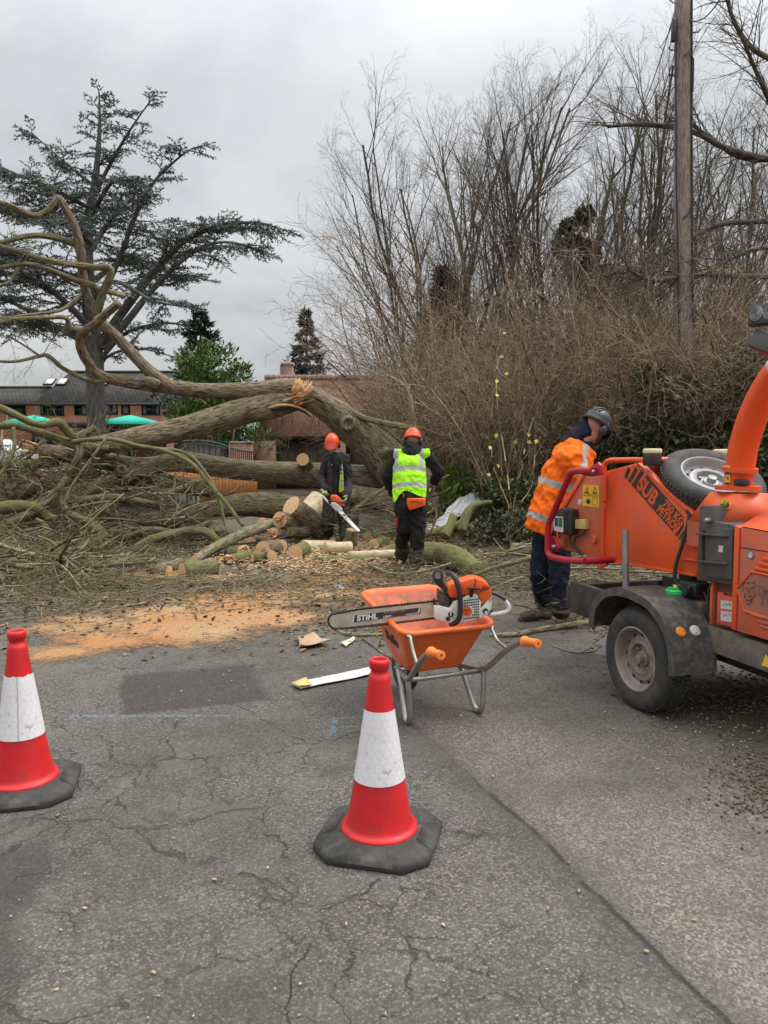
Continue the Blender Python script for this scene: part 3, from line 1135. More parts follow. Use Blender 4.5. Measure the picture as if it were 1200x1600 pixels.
mb.tube([V((a2, HD + 3, rz2 + 0.03)), V((a, HD + 3, rz2 + 0.03))], [0.12, 0.12], 8)
mb.build('ridge_tiles', M_tilegrey, roof, smooth=False)
mb = MB()
mb.box(((a2 + b) / 2, HD - 0.56, ev - 0.05), (b - a2, 0.14, 0.2))
mb.build('gutter', M_frameblk, house, smooth=False)
sl = V((0, 4.5, ridge - ev)).normalized()
for px in (86, 105, 170, 213, 267):
    t = 0.66
    c = V((hx(px, HD + 3), HD - 0.5 + 4.5 * t, ev + (ridge - ev) * t))
    nrm = V((0, -sl.z, sl.y))
    rot = Matrix((V((1, 0, 0)), sl, nrm)).transposed()
    mb = MB()
    mb.box(c + nrm * 0.06, (0.78, 1.05, 0.12), rot)
    w = mb.build('skylight', M_frameblk, house, smooth=False)
    mb = MB()
    mb.box(c + nrm * 0.13, (0.60, 0.86, 0.03), rot)
    mb.build('pane', M_letwhite, w, smooth=False)


def window(x0, y0, x1, y1, d, parent, lights, curtain=None):
    mb = MB()
    a, b = P(x0, y1, d), P(x1, y0, d)
    w, h = b.x - a.x, b.z - a.z
    cx, cz = (a.x + b.x) / 2, (a.z + b.z) / 2
    fw = 0.09
    for s in (-1, 1):
        mb.box((cx + s * (w / 2 - fw / 2), d - 0.03, cz), (fw, 0.12, h))
        mb.box((cx, d - 0.03, cz + s * (h / 2 - fw / 2)), (w - 2 * fw, 0.12, fw))
    for k in range(1, lights):
        mb.box((a.x + w * k / lights, d - 0.03, cz), (fw * 0.8, 0.11, h - 2 * fw))
    f = mb.build('window', M_frameblk, parent, smooth=False)
    mb = MB()
    mb.box((cx, d - 0.012, cz), (w - 2 * fw, 0.014, h - 2 * fw))
    mb.build('pane', M_glass, f, smooth=False)
    if curtain:
        for c0, c1 in curtain:
            mb = MB()
            mb.box((a.x + w * (c0 + c1) / 2, d - 0.024, cz), ((c1 - c0) * w, 0.006, (h - 2 * fw) * 0.94))
            mb.build('curtain', M_curtain, f, smooth=False)
    return f


window(64, 629.5, 100, 650, HD, house, 1, [(0.02, 0.09), (0.92, 0.98)])
window(117, 629.5, 137, 649, HD, house, 2, [(0.55, 0.9)])
window(165, 629.5, 184, 648, HD, house, 2, [(0.08, 0.42), (0.56, 0.94)])
window(190, 629.5, 203, 648, HD, house, 1, [(0.15, 0.85)])
window(222, 629.5, 250, 649, HD, house, 2, [(0.04, 0.22), (0.8, 0.96)])
window(10, 630, 40, 650, HD, house, 2)
window(51, 674, 88, 697, HD, house, 1)
window(175, 673, 205, 695, HD, house, 2)
window(226, 673, 260, 695, HD, house, 3)
mb = MB()
pbox(mb, 100, 660, 300, 668, HD - 2.4, 2.4)
mb.build('flat_porch_roof', M_frameblk, house, smooth=False)
for px in (104, 200, 290):
    mb = MB()
    pbox(mb, px, 668, px + 3, 722, HD - 2.3, 0.15)
    mb.build('porch_post', M_frameblk, house, smooth=False)

# two teal parasols in front of the house
for px0, px1, lab in ((22, 88, 'teal parasol nearest the left end of the brick house'), (168, 243, 'teal parasol right of the cedar trunk')):
    d = 54
    cx = (hx(px0, d) + hx(px1, d)) / 2
    w = (hx(px1, d) - hx(px0, d)) / 2
    z0, z1 = hz(659, d), hz(649.5, d)
    u = thing('parasol', lab, 'parasol', (cx, d, 0), 'teal parasols outside the house')
    mb = MB()
    ring = [(cx + sx * w, d + sy * w, z0) for sx, sy in ((-1, -1), (1, -1), (1, 1), (-1, 1))]
    ring2 = [(cx + sx * w * 0.45, d + sy * w * 0.45, z0 + (z1 - z0) * 0.62) for sx, sy in ((-1, -1), (1, -1), (1, 1), (-1, 1))]
    low = [(x, y, z - 0.2) for x, y, z in ring]
    mb.add(low + ring + ring2 + [(cx, d, z1 + 0.05)],
           [(i, (i + 1) % 4, 4 + (i + 1) % 4, 4 + i) for i in range(4)] + [(4 + i, 4 + (i + 1) % 4, 8 + (i + 1) % 4, 8 + i) for i in range(4)] + [(8 + i, 8 + (i + 1) % 4, 12) for i in range(4)])
    mb.build('canopy', M_teal, u, smooth=False)
    mb = MB()
    mb.tube([V((cx, d, 0)), V((cx, d, z1))], [0.05, 0.05], 8)
    mb.build('pole', M_oldwood, u)
    mb = MB()
    mb.lathe([(0.4, 0.0), (0.4, 0.1), (0.1, 0.16)], Matrix.Translation((cx, d, 0)), 16)
    mb.build('base', M_iron, u)

# white van parked in front of the house at the far left
d = 40
van = thing('parked_van', 'white vehicle parked behind the fallen branches, at the left edge', 'van', (hx(-20, d), d, 0))
vx0, vx1 = hx(-110, d), hx(37, d)
prof = [(vx0, 0.35), (vx1, 0.35), (vx1, 0.95), (vx1 - 0.12, 1.12), (vx1 - 0.9, 1.2), (vx1 - 1.5, 1.72), (vx0 + 0.1, 1.78), (vx0, 1.6)]
mb = MB()
mb.prism([V((x, d, z)) for x, z in prof], V((0, 1.7, 0)), 0.05)
mb.build('body', M_vanwhite, van)
mb = MB()
mb.prism([V((x, d - 0.012, z)) for x, z in ((vx1 - 1.0, 1.2), (vx1 - 1.52, 1.62), (vx1 - 2.4, 1.64), (vx1 - 2.4, 1.2))], V((0, 0.01, 0)))
mb.build('side_window', M_glass, van, smooth=False)
for wx in (vx0 + 0.9, vx1 - 0.8):
    M = axes(V((wx, d - 0.02, 0.33)), V((1, 0, 0)), V((0, 0, 1)), V((0, -1, 0)))
    mb = MB()
    mb.lathe([(0.33, -0.2), (0.33, 0.0), (0.22, 0.012), (0.0, 0.012)], M, 24)
    mb.build('wheel', M_tyre, van)

# tiled outbuilding behind the bent trunk
OD = 26.0
out = thing('tiled_outbuilding', 'low outbuilding with an old red tiled roof behind the bent trunk', 'building', (hx(520, OD), OD + 3, 0))
ex0, ex1 = hx(402, OD), hx(700, OD)
ez = hz(681, OD)
rd = OD + 4.4
rx0, rx1 = hx(415, rd), hx(690, rd)
rzz = hz(592, rd)
mb = MB()
slope(mb, (ex0, OD, ez), (ex1, OD, ez), (rx1, rd, rzz), (rx0, rd, rzz), 0.1)
slope(mb, (ex1, OD + 8.8, ez), (ex0, OD + 8.8, ez), (rx0, rd, rzz), (rx1, rd, rzz), 0.1)
orf = mb.build('roof', M_tilered, out, smooth=False)
mb = MB()
n = 34
for i in range(n):
    xa = rx0 + (rx1 - rx0) * i / n
    xb = rx0 + (rx1 - rx0) * (i + 0.93) / n
    mb.tube([V((xa, rd, rzz + 0.02)), V((xb, rd, rzz + 0.045))], [0.13, 0.135], 10)
mb.build('ridge_tiles', mk('ridge_clay', (0.22, 0.13, 0.10), (0.32, 0.2, 0.16), 5, 0.9), orf)
mb = MB()
mb.box(((ex0 + ex1) / 2 + 0.2, OD + 4.4, ez / 2 - 0.05), (ex1 - ex0 - 0.9, 7.4, ez - 0.1))
mb.build('wall', M_oldwood, out, smooth=False)
for xg in (ex0 + 0.36, ex1 - 0.6):
    mb = MB()
    mb.prism([(xg, OD + 0.7, ez - 0.1), (xg, OD + 8.1, ez - 0.1), (xg, rd, rzz - 0.3)], V((0.2, 0, 0)))
    mb.build('gable', M_brickpale, out, smooth=False)
for px0, px1 in ((397, 430), (520, 540), (640, 660)):
    mb = MB()
    pbox(mb, px0, 689, px1, 770, OD - 0.1, 0.7)
    mb.build('brick_pier', M_brickpale, out, smooth=False)
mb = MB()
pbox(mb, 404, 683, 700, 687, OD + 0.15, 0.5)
mb.build('eaves_shade', M_void, out, smooth=False)  # dark strip standing in for the shade under the eaves
mb = MB()
for i in range(40):
    x = ex0 + 0.6 + (ex1 - ex0 - 1.2) * i / 40
    mb.box((x, OD + 0.66 + 0.01 * (i % 2), ez / 2 - 0.05), (0.16, 0.03, ez - 0.2))
mb.build('boarding', M_oldwood, out, smooth=False)

# tall chimney of a house hidden behind the outbuilding
d = 42
chim = thing('brick_chimney', 'pale brick chimney stack rising beside the blue spruce', 'chimney', (hx(447, d), d + 0.5, 0))
mb = MB()
pbox(mb, 440, 569, 456, 760, d, 1.0)
mb.build('stack', M_brickpale, chim, smooth=False)
mb = MB()
pbox(mb, 438.8, 566, 457.2, 570, d - 0.06, 1.12)
mb.build('cap_course', M_stone, chim, smooth=False)
mb = MB()
c = P(449, 560, d)
mb.lathe([(0.14, 0), (0.11, 0.35), (0.13, 0.36), (0.13, 0.4)], Matrix.Translation((c.x, d + 0.5, hz(566, d))), 14)
mb.build('pot', M_stone, chim)

# gate, brick pillars, fences
GD = 22.0
gt = thing('metal_gate', 'dark metal gate with an arched top rail between brick pillars', 'gate', (hx(315, GD), GD, 0))
arch = [(270, 691), (290, 689), (310, 688.5), (328, 690.5), (345, 694), (358, 700)]
mb = MB()
pts = [P(x, y, GD) for x, y in spline(arch, 4)]
mb.tube(pts, [0.035] * len(pts), 6)
for i, (x, y) in enumerate(spline([(270, 691), (310, 688.5), (358, 700)], 6)):
    a = P(x, y, GD)
    mb.tube([a, V((a.x, GD, 0.1))], [0.014, 0.014], 5)
mb.build('bars', M_iron, gt)
mb = MB()
poly = [P(x, y + 3, GD) for x, y in arch]
poly += [V((poly[-1].x, GD, 0.12)), V((poly[0].x, GD, 0.12))]
mb.prism([p + V((0, 0.05, 0)) for p in poly], V((0, 0.02, 0)))
mb.build('sheet_panel', M_dgrey, gt, smooth=False)
for px0, px1, py, lab in ((262, 270, 688, 'narrow brick gate pillar left of the arched metal gate'), (359, 391, 692, 'broad brick gate pillar right of the arched metal gate')):
    pt = thing('gate_pillar', lab, 'pillar', (hx((px0 + px1) / 2, GD), GD, 0), 'brick gate pillars')
    mb = MB()
    pbox(mb, px0, py, px1, 790, GD - 0.1, 0.5)
    mb.build('shaft', M_brickpale, pt, smooth=False)
    mb = MB()
    pbox(mb, px0 - 1, py - 2, px1 + 1, py, GD - 0.14, 0.58)
    mb.build('coping', M_stone, pt, smooth=False)
rl = thing('iron_railing', 'short length of low dark railing beside the broad brick pillar', 'railing', (hx(382, GD - .6), GD - 0.6, 0))
mb = MB()
for a, b in (((360, 700), (380, 705)), ((380, 705), (398, 706))):
    mb.tube([P(*a, GD - 0.6), P(*b, GD - 0.6)], [0.03, 0.03], 6)
mb.build('top_rail', M_iron, rl)
mb = MB()
for i in range(12):
    p = P(361 + 3.2 * i, 702 + min(4, i * 0.8), GD - 0.6)
    mb.tube([p, V((p.x, p.y, 0.05))], [0.013, 0.013], 5)
mb.build('bars', M_iron, rl)

TD = 19.0
tf = thing('timber_fence', 'orange stained timber fence seen beneath the horizontal trunk', 'fence', (hx(330, TD), TD, 0))
mb = MB()
for i in range(26):
    xa, xb = hx(258 + 5.5 * i, TD), hx(258 + 5.5 * i + 5.2, TD)
    mb.box(((xa + xb) / 2, TD, hz(735, TD) / 2 + 0.02), (xb - xa, 0.02 + 0.006 * (i % 2), hz(735, TD)))
mb.build('boards', M_fence, tf, smooth=False)
mb = MB()
mb.box(((hx(258, TD) + hx(401, TD)) / 2, TD + 0.05, 0.25), (hx(401, TD) - hx(258, TD), 0.05, 0.09))
mb.box(((hx(258, TD) + hx(401, TD)) / 2, TD + 0.05, 0.65), (hx(401, TD) - hx(258, TD), 0.05, 0.09))
mb.build('rail', M_fence, tf, smooth=False)

WD = 18.2
gw = thing('garden_wall', 'low red brick garden wall behind the fallen branches', 'wall', (hx(90, WD), WD, 0))
mb = MB()
pbox(mb, -120, 737, 186, 802, WD, 0.24)
pbox(mb, 143, 760, 180, 802, WD - 0.1, 0.1)
mb.build('brickwork', M_brick, gw, smooth=False)
mb = MB()
pbox(mb, -120, 734, 188, 737, WD - 0.03, 0.3)
mb.build('coping', M_stone, gw, smooth=False)
pg = thing('picket_gate', 'low dark railed gate backed by pale boards under the logs', 'gate', (hx(245, WD - 0.4), WD - 0.4, 0))
d = WD - 0.4
mb = MB()
for i in range(19):
    pbox(mb, 179 + i * 7.0, 766, 181 + i * 7.0, 787, d, 0.03)
mb.build('pickets', M_iron, pg, smooth=False)
mb = MB()
pbox(mb, 176, 756, 313, 765, d - 0.02, 0.08)
mb.build('top_rail', mk('brown_painted_timber', (0.13, 0.065, 0.035), (0.2, 0.1, 0.06), 5, 0.8), pg, smooth=False)
mb = MB()
pbox(mb, 176, 787, 313, 791, d - 0.01, 0.06)
mb.build('bottom_rail', M_iron, pg, smooth=False)
mb = MB()
pbox(mb, 178, 765, 311, 803, d + 0.07, 0.05)
mb.build('backing_board', M_stone, pg, smooth=False)
# ---------------------------------------------------------------- vegetation
RMIN = 0.0016


def grow(mb, p, d, L, r, lv, prm, tips=None):
    """one limb and everything that grows from it"""
    ns, bend, up, kids, ang, ratio, sides = prm[lv]
    seg = L / ns
    pts, rads = [p.copy()], [r]
    q = p.copy()
    d = d.normalized()
    dirs = [d]
    for i in range(ns):
        d = (d + rv(bend) + V((0, 0, up))).normalized()
        q = q + d * seg
        pts.append(q.copy())
        dirs.append(d)
        rads.append(max(RMIN, r * (1 - (0.72 if lv else 0.6) * (i + 1) / ns)))
    mb.tube(pts, rads, sides, caps=False, l0=random.random() * 5)
    if tips is not None:
        tips.append((q, d))
    if lv + 1 >= len(prm):
        return
    k = kids if isinstance(kids, int) else random.randint(*kids)
    for j in range(k):
        f = 0.22 + 0.78 * (j + random.random()) / k
        i = min(ns - 1, int(f * ns))
        b = pts[i].lerp(pts[i + 1], f * ns - i if f * ns - i <= 1 else 1)
        ax = dirs[i]
        side = rv().cross(ax)
        if side.length < 1e-3:
            continue
        side.normalize()
        a = R(ang + random.uniform(-12, 12))
        nd = ax * math.cos(a) + side * math.sin(a)
        grow(mb, b, nd, L * ratio * (1.15 - 0.6 * f) * random.uniform(0.75, 1.2), rads[i] * random.uniform(0.45, 0.65), lv + 1, prm, tips)


def stake(x, y):
    return bank_z(x, y) - 0.05


# prm rows: segments, bend, upward pull, children, angle, length ratio, sides
TALL = [(10, 0.12, 0.03, (10, 13), 32, 0.42, 7), (6, 0.14, 0.07, (6, 8), 36, 0.50, 4), (4, 0.18, 0.06, (4, 6), 38, 0.52, 3), (3, 0.2, 0.05, 2, 38, 0.6, 3), (2, 0.2, 0.05, 0, 30, 0.5, 3)]


def bare_tree(x, y, h, r, label, stems=3, lean=(0, 0), spread=0.28, prm=TALL, name='bare_tree', mat=None, sd=0):
    random.seed(sd)
    z = stake(x, y)
    t = thing(name, label, 'tree', (x, y, z), 'bare trees above the hedge')
    trunk = MB()
    crown = MB()
    fork = h * 0.12
    base = V((x, y, z))
    top = base + V((lean[0] * fork * .5, lean[1] * fork * .5, fork))
    trunk.tube([base, base.lerp(top, 0.5), top], [r * 1.25, r * 1.05, r], 10, lump=0.1, seed=sd)
    trunk.build('trunk', mat or M_greytree, t)
    for s in range(stems):
        a = 2 * math.pi * (s + random.random() * 0.6) / stems
        dv = V((math.cos(a) * spread + lean[0], math.sin(a) * spread + lean[1], 1))
        grow(crown, top - V((0, 0, 0.05)), dv, (h - fork) * random.uniform(0.68, 0.92), r * random.uniform(0.32, 0.52), 0, prm)
    crown.build('crown', mat or M_greytree, t, smooth=False)
    return t


def tree_at(px, top, d, *a, **k):
    x = P(px, 690, d).x
    bare_tree(x, d, P(px, top, d).z - stake(x, d), *a, **k)


tree_at(712, 125, 22, 0.15, 'bare tree with several slim stems, leftmost of the row above the hedge', 5, (-0.05, 0), 0.24, sd=11)
tree_at(652, 190, 21, 0.10, 'low spreading bare tree at the left end of the hedge', 4, (-0.06, 0.0), 0.26, sd=12)
tree_at(772, 105, 19.5, 0.12, 'slim bare tree standing left of the ivy clad one', 4, (-0.04, 0), 0.2, sd=13)
tree_at(850, 85, 21, 0.14, 'tall bare tree reaching highest left of the utility pole', 5, (0.0, 0), 0.24, sd=14)
tree_at(905, 110, 18.5, 0.15, 'tall bare tree with pale stems and an ivy clad fork', 4, (0.02, 0), 0.26, sd=15)
tree_at(975, 100, 22, 0.16, 'thick leaning bare tree directly left of the utility pole', 5, (0.10, 0), 0.26, sd=16)
tree_at(1040, 110, 20, 0.12, 'bare tree standing right behind the utility pole', 4, (0.0, 0), 0.24, sd=17)
tree_at(1120, 120, 18, 0.13, 'bare tree between the utility pole and the right edge', 5, (0.05, 0), 0.26, sd=18)
tree_at(1200, 110, 21, 0.14, 'bare tree cut by the right edge behind the orange chute', 5, (0.0, 0), 0.26, sd=19)

# a nearer tree outside the frame whose boughs hang in from the right
random.seed(31)
t = thing('overhanging_tree', 'dark bare boughs hanging in from the right edge, tree beyond the frame', 'tree', (9.2, 14.8, stake(9.2, 14.8)))
mb = MB()
b0 = V((9.2, 14.8, stake(9.2, 14.8)))
mb.tube([b0, b0 + V((0.05, 0, 3)), b0 + V((-0.05, 0.05, 6)), b0 + V((0.1, 0, 9.5))], [0.32, 0.26, 0.2, 0.08], 12, lump=0.08)
mb.build('trunk', M_greytree, t)
mb = MB()
BOUGH = [(7, 0.12, 0.0, 11, 42, 0.42, 6), (4, 0.18, -0.02, 6, 40, 0.5, 4), (3, 0.22, -0.02, 3, 40, 0.5, 3), (2, 0.2, -0.02, 0, 40, 0.5, 3)]
for path in ([(1345, 270, 12.6), (1160, 240, 12), (1080, 205, 11.7), (1000, 195, 11.5), (950, 198, 11.3)],
             [(1345, 230, 12.6), (1180, 250, 12.2), (1110, 215, 12), (1070, 185, 11.8)],
             [(1345, 330, 12.6), (1200, 345, 11.6), (1120, 352, 11.2), (1060, 385, 11), (1010, 410, 11)],
             [(1345, 420, 12.6), (1200, 432, 11.7), (1130, 430, 11.3), (1080, 430, 11), (1020, 438, 10.8), (980, 420, 10.8)],
             [(1345, 120, 12.6), (1200, 90, 12), (1150, 40, 11.6), (1130, -30, 11.4)],
             [(1345, 300, 12.6), (1230, 200, 11.6), (1190, 130, 11.2), (1160, 60, 11)],
             [(1345, 395, 12.6), (1210, 385, 11.4), (1150, 400, 11.1), (1110, 425, 11)]):
    pts = [P(q[0], q[1], q[2] + 2.2) for q in spline(path, 4)]
    n = len(pts)
    mb.tube(pts, [0.055 * (1 - 0.75 * i / n) + 0.008 for i in range(n)], 7, caps=False)
    for i in range(3, n):
        for _ in range(2):
            dv = (pts[i] - pts[i - 1]).normalized() + rv(0.8) + V((-0.1, 0, 0.05))
            grow(mb, pts[i], dv, random.uniform(0.6, 1.3), 0.012, 1, BOUGH)
mb.build('crown', M_greytree, t, smooth=False)


# ---- foliage helpers
def leaf(mb, p, d, n, L, W):
    """one pointed leaf, folded a little along its midrib"""
    s = d.cross(n)
    if s.length < 1e-4:
        return
    s.normalize()
    n2 = s.cross(d)
    m = p + d * L * 0.45
    b = len(mb.v)
    for q in (p, m + s * W * 0.5 + n2 * W * 0.15, p + d * L, m - s * W * 0.5 + n2 * W * 0.15):
        mb.v.append(q.to_tuple())
        mb.tc.append((0, 0, 0))
    mb.f.append((b, b + 1, b + 2))
    mb.f.append((b, b + 2, b + 3))


def needles(mb, a, b, L, W, n):
    """a spray of needle tufts along a twig"""
    ax = b - a
    for i in range(n):
        p = a + ax * ((i + random.random()) / n)
        d = (ax.normalized() * random.uniform(0.4, 1.1) + rv(0.75)).normalized()
        leaf(mb, p, d, rv(), L * random.uniform(0.7, 1.3), W)


# ---- the cedar
random.seed(5)
CD = 36.0
cbase = P(152, 700, CD)
ced = thing('cedar_tree', 'tall dark cedar with tiered boughs standing in front of the brick house', 'tree', (cbase.x, CD, 0))
mb = MB()
tp = [(152, 742, CD), (151, 690, CD), (150, 610, CD), (146, 545, CD), (140, 470, CD), (136, 400, CD), (141, 330, CD), (148, 290, CD), (154, 230, CD), (156, 180, CD), (154, 138, CD)]
tr = [0.62, 0.47, 0.42, 0.4, 0.34, 0.27, 0.21, 0.17, 0.11, 0.06, 0.02]
pts = [P(*q[:3]) for q in spline(tp, 3)]
rr = [x[0] for x in spline([(r,) for r in tr], 3)]
mb.tube(pts, rr, 14, lump=0.06)
mb.build('trunk', M_cedarbark, ced)
limbs = MB()
fol = MB()


def ced_spray(p, d, L, lv):
    """flat layered cedar branchlet"""
    ns = 4
    pts = [p.copy()]
    q = p.copy()
    for i in range(ns):
        d = (d + V((random.uniform(-.2, .2), random.uniform(-.2, .2), random.uniform(-.12, .07)))).normalized()
        q = q + d * (L / ns)
        pts.append(q.copy())
    r = 0.02 + 0.012 * L if lv == 0 else 0.012
    limbs.tube(pts, [max(0.008, r * (1 - 0.8 * i / ns)) for i in range(ns + 1)], 3, caps=False)
    if lv == 0:
        k = max(6, int(L / 0.15))
        for j in range(k):
            f = 0.1 + 0.9 * (j + 0.5) / k
            i = min(ns - 1, int(f * ns))
            b = pts[i].lerp(pts[i + 1], f * ns - i)
            sd = d.cross(V((0, 0, 1))).normalized() * (1 if j % 2 else -1)
            ced_spray(b, (d * 0.7 + sd * random.uniform(0.6, 1.0) + V((0, 0, random.uniform(-0.3, 0.12)))), L * random.uniform(0.25, 0.5) * (1.15 - 0.5 * f), 1)
    else:
        for i in range(ns):
            needles(fol, pts[i], pts[i + 1], 0.14, 0.046, max(3, int(L / ns / 0.028)))


def ced_limb(path, r0, start=0.3, dens=1.0, L0=1.9):
    pts = [P(*q) for q in spline(path, 5)]
    n = len(pts)
    limbs.tube(pts, [max(0.03, r0 * (1 - 0.85 * i / (n - 1))) for i in range(n)], 8, caps=False, lump=0.05)
    for i in range(1, n):
        f = i / (n - 1)
        if f < start:
            continue
        ax = (pts[i] - pts[i - 1])
        k = max(1, int(ax.length * 4.6 * dens + random.random()))
        for _ in range(k):
            b = pts[i - 1].lerp(pts[i], random.random())
            a = random.uniform(0, 2 * math.pi)
            dv = ax.normalized() * random.uniform(0.25, 0.9) + V((math.cos(a), math.sin(a), random.uniform(-0.35, 0.3)))
            ced_spray(b, dv, L0 * random.uniform(0.6, 1.35) * (1.2 - 0.55 * f), 0)
    ced_spray(pts[-1], pts[-1] - pts[-2], L0 * 0.6, 0)


ced_limb([(156, 540, 36), (186, 495, 35.6), (240, 425, 35), (290, 375, 34.6), (345, 352, 34.2), (395, 348, 34), (425, 352, 34)], 0.24, 0.35, 1.1)
ced_limb([(160, 545, 36), (200, 500, 36.5), (245, 445, 37), (300, 395, 37.4), (350, 378, 37.6), (405, 390, 37.8)], 0.20, 0.4, 1.1)
ced_limb([(142, 500, 36), (168, 445, 36), (186, 405, 36), (215, 330, 35.8), (240, 285, 35.6), (275, 250, 35.4), (300, 232, 35.2)], 0.17, 0.25, 1.1, 1.6)
ced_limb([(150, 300, 36), (165, 270, 35.8), (190, 225, 35.5), (212, 190, 35.3), (232, 162, 35.2)], 0.11, 0.2, 1.0, 1.2)
ced_limb([(146, 290, 36), (115, 265, 36.3), (80, 235, 36.5), (50, 208, 36.6)], 0.09, 0.15, 1.1, 1.1)
ced_limb([(150, 330, 36), (110, 310, 35.6), (55, 285, 35.2), (5, 262, 35)], 0.12, 0.2, 1.7, 1.8)
ced_limb([(140, 360, 36), (80, 340, 36.8), (20, 330, 37.4), (-60, 322, 38)], 0.15, 0.2, 1.7, 2.0)
ced_limb([(140, 445, 36), (80, 420, 35), (0, 395, 34.2), (-90, 375, 33.6)], 0.19, 0.25, 1.6)
ced_limb([(148, 520, 36), (110, 480, 35.2), (60, 440, 34.6), (0, 425, 34), (-80, 420, 33.6)], 0.2, 0.3, 1.5)
ced_limb([(146, 560, 36), (115, 520, 36.6), (50, 505, 37.2), (-30, 512, 37.8)], 0.16, 0.3, 1.1)
ced_limb([(148, 545, 36), (70, 500, 35), (10, 470, 34), (-40, 470, 33.6)], 0.15, 0.3, 1.0)
ced_limb([(158, 560, 36), (190, 525, 35.4), (225, 510, 35), (270, 505, 34.6), (305, 515, 34.4)], 0.12, 0.3, 0.9, 1.4)
ced_limb([(150, 610, 36), (165, 560, 36.4), (215, 545, 36.8), (280, 560, 37)], 0.09, 0.35, 0.7, 1.2)
ced_limb([(152, 270, 36), (150, 240, 36), (155, 190, 36), (155, 145, 36)], 0.05, 0.1, 1.2, 1.0)
ced_limb([(136, 400, 36), (168, 350, 38), (200, 310, 40), (215, 300, 41.5)], 0.16, 0.2, 1.1, 1.7)
ced_limb([(138, 445, 36), (200, 405, 39), (250, 430, 41), (300, 430, 42.5)], 0.16, 0.25, 1.0)
ced_limb([(141, 340, 36), (170, 290, 34.4), (190, 280, 33.2), (215, 278, 32)], 0.12, 0.2, 1.0, 1.4)
ced_limb([(142, 380, 36), (110, 350, 33.5), (90, 345, 32), (60, 350, 30.6)], 0.13, 0.2, 1.0, 1.5)
ced_limb([(142, 470, 36), (180, 440, 33.5), (240, 470, 31.8), (300, 480, 30.5)], 0.13, 0.3, 0.8, 1.4)
limbs.build('limbs', M_cedarbark, ced, smooth=False)
fol.build('crown', M_needle, ced, smooth=False)
print('cedar faces', len(limbs.f), len(fol.f))


# ---- conifers and the laurel
def conifer(px, top, base_py, d, halfw, label, mat, sd, tiers=26, dens=1.0, droop=-0.15):
    random.seed(sd)
    b = P(px, base_py, d)
    z1 = P(px, top, d).z
    t = thing('conifer_tree', label, 'tree', (b.x, d, 0))
    mb = MB()
    mb.tube([V((b.x, d, 0)), V((b.x, d, z1 * 0.5)), V((b.x, d, z1))], [0.2, 0.12, 0.02], 8)
    mb.build('trunk', M_cedarbark, t)
    f = MB()
    h = z1 - 0.5
    for k in range(tiers):
        u = (k + 0.5) / tiers
        z = 0.6 + h * u
        rad = halfw * (1 - u) ** 0.85 * random.uniform(0.8, 1.15) + 0.12
        m = max(5, int(13 * (1 - u) ** 0.5 * dens))
        for j in range(m):
            a = 2 * math.pi * (j + random.random()) / m
            L = rad * random.uniform(0.7, 1.18)
            dv = V((math.cos(a), math.sin(a), droop + random.uniform(-0.12, 0.18)))
            p0 = V((b.x, d, z + random.uniform(-0.15, 0.15)))
            mid = p0 + dv * L * 0.55
            e = p0 + dv * L + V((0, 0, L * 0.16))
            for (a1, b1) in ((p0.lerp(mid, 0.35), mid), (mid, e)):
                needles(f, a1, b1, 0.30, 0.085, int(9 + 13 * (b1 - a1).length))
            for s in (-1, 1):
                sd_ = V((-dv.y, dv.x, 0)) * s
                for q in (0.5, 0.75):
                    p1 = p0 + dv * L * q
                    needles(f, p1, p1 + (dv * 0.5 + sd_ * 0.6) * L * 0.3, 0.26, 0.08, 8)
    f.build('crown', mat, t, smooth=False)


conifer(481, 488, 760, 45, 2.4, 'blue green spruce standing behind the red tiled roof', M_spruce, 41, 24)
conifer(318, 488, 745, 32, 2.1, 'dark ragged conifer between the cedar and the laurel', M_conifer, 42, 20, 0.75)
conifer(692, 425, 745, 22, 1.3, 'brown withered conifer buried in the left part of the hedge', mk('withered_needles', (0.05, 0.036, 0.022), (0.11, 0.08, 0.05), 3, 0.9), 43, 22, 0.9)


def leafy(x, y, z0, rad, h, label, mat, n, LL, WW, sd, name='laurel_bush', cat='bush', group=None, top_pull=0.0, clumps=22):
    """a bush: stems, and leaves gathered in clumps so gaps and dark hollows stay"""
    random.seed(sd)
    t = thing(name, label, cat, (x, y, z0), group)
    st = MB()
    f = MB()
    cl = []
    for k in range(clumps):
        a = random.uniform(0, 2 * math.pi)
        q = math.sqrt(random.random())
        zz = random.uniform(0.12, 0.95)
        w = math.sin(math.pi * min(1, 0.18 + 0.82 * (1 - zz))) ** 0.6
        c = V((x + rad * q * w * math.cos(a), y + rad * 0.8 * q * w * math.sin(a), z0 + h * zz))
        cl.append((c, random.uniform(0.55, 1.0)))
        b = V((x + random.uniform(-.2, .2) * rad, y + random.uniform(-.2, .2) * rad, z0))
        m = b.lerp(c, 0.5) + rv(0.1 * rad)
        st.tube([b, m, c], [0.03, 0.02, 0.006], 4, caps=False)
    st.build('stems', M_brown, t, smooth=False)
    per = n // clumps
    cr = rad * 0.36
    for c, s in cl:
        for _ in range(per):
            q = rv()
            if q.length > 1:
                q.normalize()
            q = q * (random.random() ** 0.25)
            p = c + V((q.x * cr * s * 1.25, q.y * cr * s * 1.25, q.z * cr * s))
            d = (q * 0.9 + rv(0.7) + V((0, 0, 0.25 + top_pull))).normalized()
            nn = (V((0, 0, 1)) + rv(0.8)).normalized()
            leaf(f, p, d, nn, LL * random.uniform(0.65, 1.25), WW * random.uniform(0.75, 1.2))
    f.build('foliage', mat, t, smooth=False)
    return t


